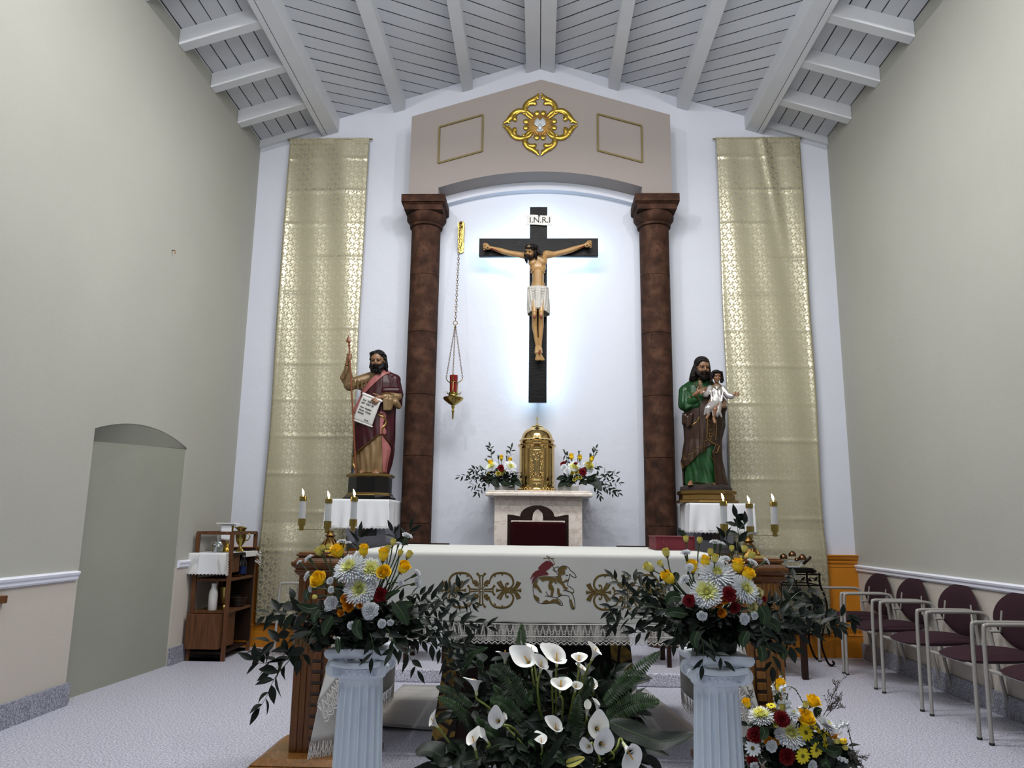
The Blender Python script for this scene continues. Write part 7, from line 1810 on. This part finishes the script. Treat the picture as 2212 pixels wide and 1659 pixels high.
for i, (zx, zy, n_, sx) in enumerate(((950, 950, 70, 1.), (1150, 980, 60, 1.), (750, 950, 60, 1.), (1400, 1000, 60, 1.), (1000, 850, 40, 1.), (1250, 1050, 40, 1), (850, 1060, 40, 1), (600, 860, 40, 1), (1560, 880, 40, 1))):
    p = at(*z(zx, zy), -4.83); bush(A2, p, .13, n_, .072, .030, 'leaf_dark', 40+i, zmin=-.05)
MB().lathe([(.06, .762), (.085, .765), (.095, .82), (.08, .84)], (.728, -4.75, 0), 24).build('bowl', 'pot_dark', A2)
MB().ell((.728, -4.74, .86), (.13, .09, .08)).build('moss_foam', 'pot_dark', A2)
# ---- arrangement on the floor at the right
z = zoomer(1480, 1400, 5.267)
def dz(*a): return a
IT = [('rose_tight', 1088, 420, 150, (0, .3, 1)), ('rose', 1462, 598, 160, (.4, .4, .9)), ('rose', 1372, 790, 200, (.2, .5, .9)), ('rose_tight', 700, 620, 110, (-.4, .3, .9)), ('red_carnation', 1105, 805, 210, (0, .9, .4)), ('red_carnation', 790, 990, 200, (-.4, .9, .3)), ('red_carnation', 1160, 1235, 220, (0, 1, 0)), ('red_carnation', 760, 1285, 140, (-.4, .9, 0)),
      ('chrysanthemum', 868, 765, 270, (-.2, .35, 1)), ('chrysanthemum', 1200, 970, 320, (.05, .8, .7)), ('white_chrysanthemum', 1622, 868, 230, (.6, .4, .8)), ('white_chrysanthemum', 1235, 735, 140, (.1, .5, .8)), ('carnation', 985, 1115, 148, (-.1, 1, .1)), ('carnation', 1085, 975, 150, (-.1, .9, .4)), ('carnation', 1450, 1335, 130, (.2, 1, -.2)), ('carnation', 790, 1350, 110, (-.3, .9, -.2)),
      ('orange_carnation', 948, 1055, 130, (-.1, .9, .4)), ('orange_carnation', 1042, 1062, 95, (0, .9, .3)), ('yellow_daisy', 1372, 962, 198, (.2, .9, .3)), ('yellow_daisy', 1337, 1228, 188, (.2, 1, 0)), ('yellow_daisy', 1490, 1160, 190, (.4, .8, -.1)), ('yellow_daisy', 1592, 1072, 200, (.9, .5, .2)), ('yellow_daisy', 1500, 925, 130, (.4, .4, .8)), ('yellow_daisy', 980, 655, 120, (-.1, .3, 1)), ('yellow_daisy', 830, 705, 130, (-.3, .2, 1)), ('yellow_daisy', 1600, 950, 100, (.6, .4, .6)),
      ('white_daisy', 770, 1140, 190, (-.4, .9, .1)), ('rosebud', 1030, 878, 76, (-.1, .6, .6)), ('rosebud', 1105, 688, 84, (0, .4, 1)), ('rosebud', 985, 815, 54, (-.1, .5, .7)), ('spray_rose', 1690, 985, 95, (.7, .5, .4)), ('rosebud', 1720, 1062, 70, (.7, .5, .3)), ('rose_tight', 1802, 1058, 82, (.8, .4, .2)), ('rosebud', 1815, 1132, 66, (.8, .4, 0)), ('rosebud', 1370, 650, 80, (.1, .4, 1))]
A3, hub3 = arrange('flower_arrangement', (1.30, -4.12, 0), 'low mixed bouquet with yellow daisies and red carnations on the floor beside the right pedestal', (1.33, -4.05, .22), 5.267, IT, z, .42, .22)
def spike(T, pts, Ys, zz, n=14):
    P = spline([at(*zz(*p), lerp(Ys[0], Ys[1], i/(len(pts)-1))) for i, p in enumerate(pts)], 8); b = MB().tube(P, .0022, 5, mi=1); rr = random.Random(int(pts[0][0]))
    for k in range(n):
        t = k/(n-1); i = t*(len(P)-1)*.98; j = int(min(i, len(P)-2)); p = P[j].lerp(P[j+1], i-j); s = lerp(.016, .005, max(0, t-.1)); az = rr.uniform(0, 6.3); T_ = (P[j+1]-P[j]).normalized()
        d = (frame_to(T_) @ Vector((cos(az), sin(az), .5))).normalized(); mi = 0 if t < .65 else 1
        if t < .7:
            for q_ in range(4): a2 = q_*1.57+rr.random(); R = frame_to(d); leaf(b, p+d*s*.3, R @ Vector((cos(a2)*.8, sin(a2)*.8, .6)), d, s*1.25, s*.95, -.4, .2, nu=3, nv=4, mi=0)
        b.ell(p+d*s*.4, (s*.4, s*.4, s*.6), frame_to(d), nu=8, nv=5, mi=mi)
    return b.build('snapdragon_spike', ['petal_white', 'stem_green'], T, smooth=70, keep=True)
spike(A3, [(1100, 720), (1110, 600), (1100, 480), (1150, 440), (1250, 470), (1340, 620)], (-4.2, -4.25), z, 26)
spike(A3, [(1060, 700), (1040, 540), (1000, 400), (975, 300)], (-4.18, -4.18), z, 18); spike(A3, [(1090, 520), (1100, 380), (1095, 270)], (-4.16, -4.16), z, 14)
spike(A3, [(1180, 760), (1190, 660), (1160, 580), (1170, 520)], (-4.24, -4.24), z, 14); spike(A3, [(1700, 1050), (1760, 900), (1830, 860), (1870, 980), (1930, 1240)], (-4.2, -4.2), z, 22); spike(A3, [(1650, 1150), (1760, 1230), (1830, 1290), (1870, 1350)], (-4.25, -4.25), z, 16); spike(A3, [(1260, 800), (1300, 700), (1380, 660)], (-4.2, -4.2), z, 12)
def twig(T, pts, Y, zz, n=16, L=.06):
    P = spline([at(*zz(*p), Y) for p in pts], 6); b = MB().tube(P, [.0016*(1.2-i/len(P)) for i in range(len(P))], 4); rr = random.Random(int(pts[-1][0]))
    for k in range(n):
        p = P[int(len(P)*(.25+.7*k/n))]; d = (P[-1]-P[0]).normalized()+Vector((rr.uniform(-1, 1), rr.uniform(-.5, .5), rr.uniform(-.3, .8))); l = L*rr.uniform(.4, 1); e = p+d.normalized()*l
        b.tube([p, p.lerp(e, .5)+Vector((0, 0, .004)), e], [.0010, .0008, .0004], 4)
        for q_ in range(6): c = p.lerp(e, rr.uniform(.3, 1)); b.tube([c, c+Vector((rr.uniform(-.01, .01), rr.uniform(-.01, .01), rr.uniform(.004, .014)))], .0011, 4)
    b.build('statice_twig', 'twig', T, smooth=60)
twig(A3, [(1560, 800), (1640, 640), (1700, 500), (1735, 420)], -4.1, z); twig(A3, [(1560, 780), (1650, 660), (1745, 600)], -4.1, z); twig(A3, [(1600, 780), (1680, 700), (1740, 690)], -4.1, z, 12); twig(A3, [(740, 640), (740, 560), (730, 500)], -4.1, z, 8, .03); twig(A3, [(1850, 1200), (1930, 1270), (1990, 1330)], -4.2, z, 10, .04); twig(A3, [(1850, 1180), (1940, 1230), (2030, 1250)], -4.2, z, 10, .04)
for pts, w_, dy in (([(1520, 800), (1500, 720), (1560, 700)], 90, -.05), ([(1600, 1150), (1700, 1180), (1780, 1150)], 130, -.15), ([(880, 900), (900, 970), (860, 1040)], 110, -.16), ([(1060, 640), (1040, 570), (1060, 520)], 60, -.06), ([(1560, 1340), (1600, 1300), (1650, 1370)], 80, -.25), ([(1420, 1060), (1520, 1100), (1600, 1180)], 90, -.14), ([(1350, 830), (1290, 900), (1300, 960)], 80, -.1)):
    broad(A3, [z(*p) for p in pts], (-4.12+dy, -4.12+dy-.02), w_/5.267, 'leaf_mid', (0, -1, .5), 'salal_leaf')
for i, (zx, zy, n_) in enumerate(((950, 900, 50), (1200, 1100, 60), (1450, 1050, 60), (850, 1200, 60), (1100, 1300, 60), (1500, 1300, 60), (1700, 1200, 50), (1350, 1400, 60), (900, 1450, 50))):
    p = at(*z(zx, zy), -4.12); bush(A3, p, .12, n_, .06, .028, 'leaf_dark', 60+i, zmin=-.10)
MB().lathe([(.10, 0), (.13, .01), (.14, .12), (.12, .13)], (1.30, -4.05, 0), 28).build('bowl', 'pot_dark', A3); MB().ell((1.31, -4.05, .17), (.2, .14, .12)).build('moss_foam', 'pot_dark', A3)
# ---- calla lilies on the floor before the altar
z = zoomer(880, 1330, 3.456)
A4 = thing('flower_arrangement', (.10, -4.12, 0), 'large arrangement of white calla lilies and ferns on the floor in front of the altar', 'flower arrangement')
HB = Vector((.10, -4.05, .05))
CL_ = [('calla_open', 890, 322, 190, (-.35, .8, .75), (940, 480), -.20), ('calla_trumpet', 1005, 362, 170, (.2, .85, 1), (975, 600), -.22), ('calla_open', 1120, 305, 195, (.05, .8, 1), (1110, 460), -.2), ('calla_trumpet', 1280, 312, 180, (.0, .85, 1), (1270, 480), -.2), ('calla_trumpet', 1405, 265, 165, (.35, .45, .9), (1330, 440), -.18),
       ('calla_narrow', 1065, 425, 110, (-.3, .3, 1), (1080, 520), -.2), ('calla_open', 1145, 500, 190, (.05, .75, 1), (1160, 670), -.26), ('calla_trumpet', 1258, 520, 140, (.1, .85, 1), (1235, 620), -.25), ('calla_trumpet', 505, 500, 180, (-.15, .15, 1), (640, 720), -.2), ('calla_open', 668, 785, 150, (-.3, .95, .3), (860, 960), -.32), ('calla_trumpet', 190, 790, 130, (-.6, .25, .7), (390, 1000), -.2),
       ('calla_trumpet', 490, 930, 160, (-.25, .3, 1), (560, 1080), -.34), ('calla_narrow', 570, 895, 130, (-.5, .2, .8), (620, 1000), -.33), ('calla_trumpet', 1112, 825, 165, (0, .85, 1), (1130, 1000), -.32), ('calla_open', 1000, 930, 120, (-.1, .1, 1), (1000, 1060), -.36), ('calla_open', 1425, 845, 190, (.15, 1, .25), (1500, 1000), -.36), ('calla_open', 1462, 965, 190, (.3, 1, .1), (1540, 1060), -.40), ('calla_open', 1345, 985, 130, (-.5, .9, -.1), (1430, 1100), -.40),
       ('calla_open', 1665, 1035, 220, (.45, .75, -.55), (1530, 1025), -.36), ('calla_narrow', 1418, 665, 120, (0, .1, 1), (1420, 760), -.2), ('calla_narrow', 1345, 690, 130, (.1, .1, 1), (1330, 800), -.18), ('calla_trumpet', 1665, 545, 150, (.2, .5, .8), (1600, 640), -.05), ('calla_open', 730, 285, 170, (0, .25, 1), (735, 420), .02), ('calla_trumpet', 1045, 225, 130, (0, .3, 1), (1040, 320), .10), ('calla_open', 930, 255, 130, (0, .15, 1), (940, 330), .08), ('calla_trumpet', 1390, 525, 110, (0, .3, 1), (1380, 620), -.05), ('calla_narrow', 730, 765, 90, (.3, .3, .9), (800, 850), -.31), ('calla_trumpet', 1310, 400, 110, (.1, .3, 1), (1300, 480), -.1)]
for kind, zx, zy, sz, d, st, dy in CL_:
    px, py = z(zx, zy); Y = -4.05+dy; p = at(px, py, Y); s = sz/3.456*(p-CAM).dot(FW)/F_PX/2*1.0
    dd = Vector((d[0], -d[1], d[2])).normalized()
    o = bloom(A4, kind, px, py, Y, sz/3.456, d, None, 0, roll=RND.choice((pi/2, -pi/2, pi*.9, pi/2+.4)), name='calla_lily')
    base = p-dd*s*.88; q_ = at(*z(*st), Y+.05); pts = spline([base, base-dd*s*.5, q_, Vector((lerp(q_.x, HB.x, .6), HB.y, max(.08, q_.z*.35)))], 5)
    so = MB().tube(pts, .0052, 8).build('stem', 'calla_stem', None, smooth=60); so.parent = o; so.matrix_parent_inverse = (Matrix.Translation(parent_world(A4)) @ o.matrix_basis).inverted()
for i, (pts, w_, dy) in enumerate((([(480, 680), (400, 620), (300, 560), (215, 530)], 90, -.15), ([(520, 850), (440, 760), (330, 660), (230, 610)], 90, -.18), ([(852, 330), (850, 240), (850, 150), (855, 60)], 90, -.22), ([(1230, 1060), (1240, 900), (1265, 740), (1280, 585)], 130, -.36), ([(1470, 660), (1600, 520), (1750, 380), (1890, 268)], 130, -.2), ([(1480, 780), (1600, 690), (1740, 640), (1885, 645)], 170, -.2), ([(910, 680), (820, 560), (720, 430), (615, 380)], 150, -.2), ([(860, 780), (780, 700), (700, 640), (615, 635)], 120, -.26), ([(1010, 1080), (990, 1010), (950, 960), (905, 950)], 90, -.42), ([(1290, 620), (1350, 540), (1380, 460)], 90, -.18), ([(640, 900), (560, 830), (520, 760)], 90, -.3), ([(700, 940), (640, 880), (570, 850)], 100, -.32), ([(560, 400), (540, 360), (530, 320)], 60, -.05), ([(620, 700), (690, 600), (640, 520)], 90, -.1), ([(940, 720), (900, 640), (930, 560)], 80, -.15))):
    fern(A4, [z(*p) for p in pts], (-4.05+dy*.6, -4.05+dy), w_/3.456, 'leaf_fern' if i % 3 else 'leaf_mid', 30, i)
for pts, w_, dy, nr in (([(1510, 800), (1700, 880), (1900, 940), (2165, 880)], 190, -.30, (0, -.8, 1)), ([(420, 960), (300, 1060), (180, 1010), (60, 1025)], 230, -.30, (0, -.5, 1)), ([(1440, 560), (1560, 480), (1700, 450), (1825, 470)], 130, -.05, (0, -.6, 1)), ([(1450, 640), (1500, 560), (1640, 500), (1810, 480)], 110, -.1, (0, -1, .6)), ([(1520, 820), (1600, 900), (1700, 1000), (1790, 1040)], 160, -.22, (0, -1, .5)), ([(700, 960), (780, 1040), (860, 1130)], 140, -.36, (0, -1, .8)), ([(600, 1000), (700, 960), (790, 1000)], 110, -.36, (0, -1, 1)), ([(560, 1060), (450, 1090), (330, 1120)], 140, -.36, (0, -1, 1)), ([(1000, 640), (950, 560), (935, 555)], 60, -.2, (0, -1, .3)), ([(1200, 640), (1180, 560), (1190, 480)], 80, -.1, (0, -1, .3)), ([(780, 760), (860, 840), (960, 880)], 110, -.2, (0, -1, .5)), ([(1640, 520), (1640, 580), (1650, 640)], 70, -.1, (0, -1, .3)), ([(430, 300), (520, 260), (600, 240)], 60, .02, (0, -1, .4)), ([(400, 440), (440, 360), (500, 300)], 60, .0, (0, -1, .4)), ([(1000, 1100), (1100, 1040), (1180, 1120)], 90, -.42, (0, -1, 1))):
    broad(A4, [z(*p) for p in pts], (-4.05+dy+.05, -4.05+dy), w_/3.456, 'leaf_dark' if w_ > 100 else 'leaf_mid', nr, 'broad_leaf', .004)
broad(A4, [z(1185, 1110), z(1250, 1090), z(1325, 1060)], (-4.45, -4.46), 75/3.456, 'bud_pale', (0, -1, 1), 'faded_leaf')
for i, (zx, zy, n_, yy) in enumerate(((700, 600, 34, -3.98), (900, 500, 34, -3.98), (1100, 640, 40, -4.0), (1300, 560, 34, -3.98), (1450, 520, 34, -3.96), (800, 800, 46, -4.1), (1050, 760, 46, -4.1), (1350, 700, 46, -4.05), (600, 950, 50, -4.2), (850, 1000, 60, -4.3), (1150, 1000, 60, -4.3), (1450, 1100, 60, -4.3), (450, 1100, 50, -4.25), (1000, 1150, 50, -4.4), (1600, 1000, 40, -4.2), (500, 700, 30, -4.05), (560, 380, 24, -3.95), (1560, 700, 30, -4.05))):
    bush(A4, at(*z(zx, zy), yy), .16, n_, .12, .042, 'leaf_dark', 80+i, zmin=-.12)
MB().lathe([(.12, 0), (.16, .01), (.18, .16), (.15, .17)], (.10, -4.0, 0), 32).build('pot', 'pot_dark', A4)
MB().ell((.10, -4.0, .20), (.26, .15, .10)).build('moss_foam', 'pot_dark', A4)
# ---- the two small arrangements beside the tabernacle
z = zoomer(980, 860, 4.879)
def small(cx, lab, IT, spr, leaves, bu):
    T, hb = arrange('flower_arrangement', (cx, -.42, 1.592), lab, (cx, -.40, 1.66), 4.879, IT, z, .26, .12)
    for i, pts in enumerate(spr): sprig(T, [z(*p) for p in pts], (-.42, -.42), L=.060, Wd=.022, seed=i*5+cx*10, r=.0014)
    for pts, w_ in leaves: broad(T, [z(*p) for p in pts], (-.46, -.55), w_/4.879, 'leaf_dark', (0, -1, .4), 'salal_leaf')
    for i, (zx, zy) in enumerate(bu): bush(T, at(*z(zx, zy), -.42), .085, 36, .05, .022, 'leaf_dark', 120+i+int(cx*10), zmin=-.03)
    MB().frus((cx-.095, cx+.095, -.50, -.36), (cx-.105, cx+.105, -.51, -.35), 1.593, 1.645).build('tray', 'pot_gray', T, smooth=0, bevel=.004)
    return T
small(-.33, 'small bouquet on the marble table to the left of the gold tabernacle',
      [('chrysanthemum', 400, 718, 118, (-.4, .7, .7)), ('chrysanthemum', 598, 722, 132, (.3, .8, .5)), ('red_carnation', 497, 735, 90, (0, .9, .4)), ('red_carnation', 330, 848, 58, (-.6, .7, 0)), ('red_carnation', 365, 712, 50, (-.5, .4, .6)), ('rose_tight', 388, 678, 66, (-.4, .3, .9)), ('rose_tight', 502, 622, 56, (0, .3, 1)), ('rose_tight', 594, 648, 54, (.2, .3, 1)), ('small_yellow_rose', 467, 795, 46, (-.2, 1, .1)), ('small_yellow_rose', 492, 800, 44, (0, 1, 0)), ('small_yellow_rose', 514, 774, 46, (.1, 1, .2)), ('rosebud', 370, 800, 40, (-.5, .8, .2)),
       ('spray_carnation', 392, 535, 38, (-.1, .1, 1)), ('spray_carnation', 562, 550, 40, (0, .1, 1)), ('spray_carnation', 607, 518, 40, (.3, .1, 1)), ('spray_carnation', 337, 640, 40, (-.6, .1, .8)), ('spray_carnation', 272, 715, 44, (-.8, .2, .5)), ('spray_carnation', 468, 600, 48, (-.1, .3, 1)), ('spray_carnation', 560, 605, 36, (.1, .2, 1)), ('spray_carnation', 285, 740, 40, (-.8, .3, .3)), ('carnation', 598, 655, 44, (.2, .6, .6))],
      [[(380, 830), (280, 830), (180, 800), (60, 835)], [(380, 840), (280, 760), (200, 750)], [(400, 880), (280, 900), (190, 930)], [(380, 880), (300, 960), (240, 1010)], [(400, 640), (395, 560), (385, 510)], [(350, 800), (260, 850), (160, 860)], [(590, 650), (600, 580), (610, 520)]],
      [([(420, 840), (370, 830), (345, 800)], 60), ([(430, 900), (380, 880), (340, 900)], 60), ([(450, 850), (440, 900), (480, 940)], 80), ([(520, 860), (550, 900), (600, 920)], 90), ([(600, 850), (640, 840), (670, 810)], 60), ([(600, 880), (650, 880), (710, 930)], 90), ([(580, 900), (610, 930), (630, 945)], 70)],
      [(420, 860), (520, 850), (600, 820), (480, 780), (360, 850)])
small(.30, 'small bouquet on the marble table to the right of the gold tabernacle',
      [('rose_tight', 1240, 610, 66, (-.1, .2, 1)), ('rose_tight', 1330, 622, 60, (0, .2, 1)), ('rose_tight', 1455, 635, 66, (.3, .2, 1)), ('chrysanthemum', 1265, 722, 118, (-.1, .8, .6)), ('small_yellow_rose', 1292, 740, 50, (0, .9, .4)), ('small_yellow_rose', 1430, 708, 80, (.3, .8, .5)), ('carnation', 1160, 728, 84, (-.5, .8, .3)), ('carnation', 1195, 768, 82, (-.3, .9, .2)), ('carnation', 1437, 752, 84, (.4, .8, .2)), ('carnation', 1390, 698, 66, (.2, .6, .7)), ('red_carnation', 1152, 688, 80, (-.5, .5, .7)), ('red_carnation', 1362, 778, 98, (.2, .9, .2)), ('red_carnation', 1285, 688, 56, (0, .4, .9)),
       ('small_yellow_rose', 1252, 790, 50, (0, 1, .1)), ('small_yellow_rose', 1298, 778, 44, (0, 1, .1)), ('small_yellow_rose', 1270, 858, 44, (-.1, 1, -.1)), ('small_yellow_rose', 1304, 844, 34, (0, 1, -.1)), ('small_yellow_rose', 1337, 838, 38, (.1, 1, -.1)), ('spray_carnation', 1158, 542, 42, (-.4, .1, 1)), ('spray_carnation', 1196, 566, 38, (-.2, .1, 1)), ('spray_carnation', 1320, 558, 40, (0, .1, 1)), ('spray_carnation', 1494, 532, 38, (.4, .1, 1)), ('spray_carnation', 1442, 582, 42, (.2, .1, 1)), ('spray_carnation', 1510, 565, 36, (.5, .1, .9)), ('carnation', 1305, 612, 44, (0, .6, .8))],
      [[(1450, 820), (1560, 820), (1650, 830), (1710, 800)], [(1470, 860), (1600, 880), (1750, 890)], [(1450, 760), (1490, 720), (1520, 720)], [(1480, 860), (1600, 920), (1740, 1000)], [(1460, 900), (1520, 970), (1540, 1040)], [(1160, 560), (1190, 640), (1210, 700)], [(1450, 640), (1480, 580), (1500, 530)], [(1500, 830), (1600, 780), (1620, 790)], [(1480, 900), (1600, 950), (1690, 1010)]],
      [([(1200, 850), (1140, 840), (1085, 860)], 60), ([(1200, 890), (1150, 900), (1100, 940)], 70), ([(1220, 880), (1200, 910), (1240, 930)], 70), ([(1330, 890), (1370, 890), (1400, 920)], 60), ([(1400, 860), (1480, 880), (1560, 980)], 110), ([(1420, 850), (1460, 840), (1500, 800)], 60)],
      [(1200, 860), (1300, 870), (1400, 830), (1450, 880), (1340, 760)])
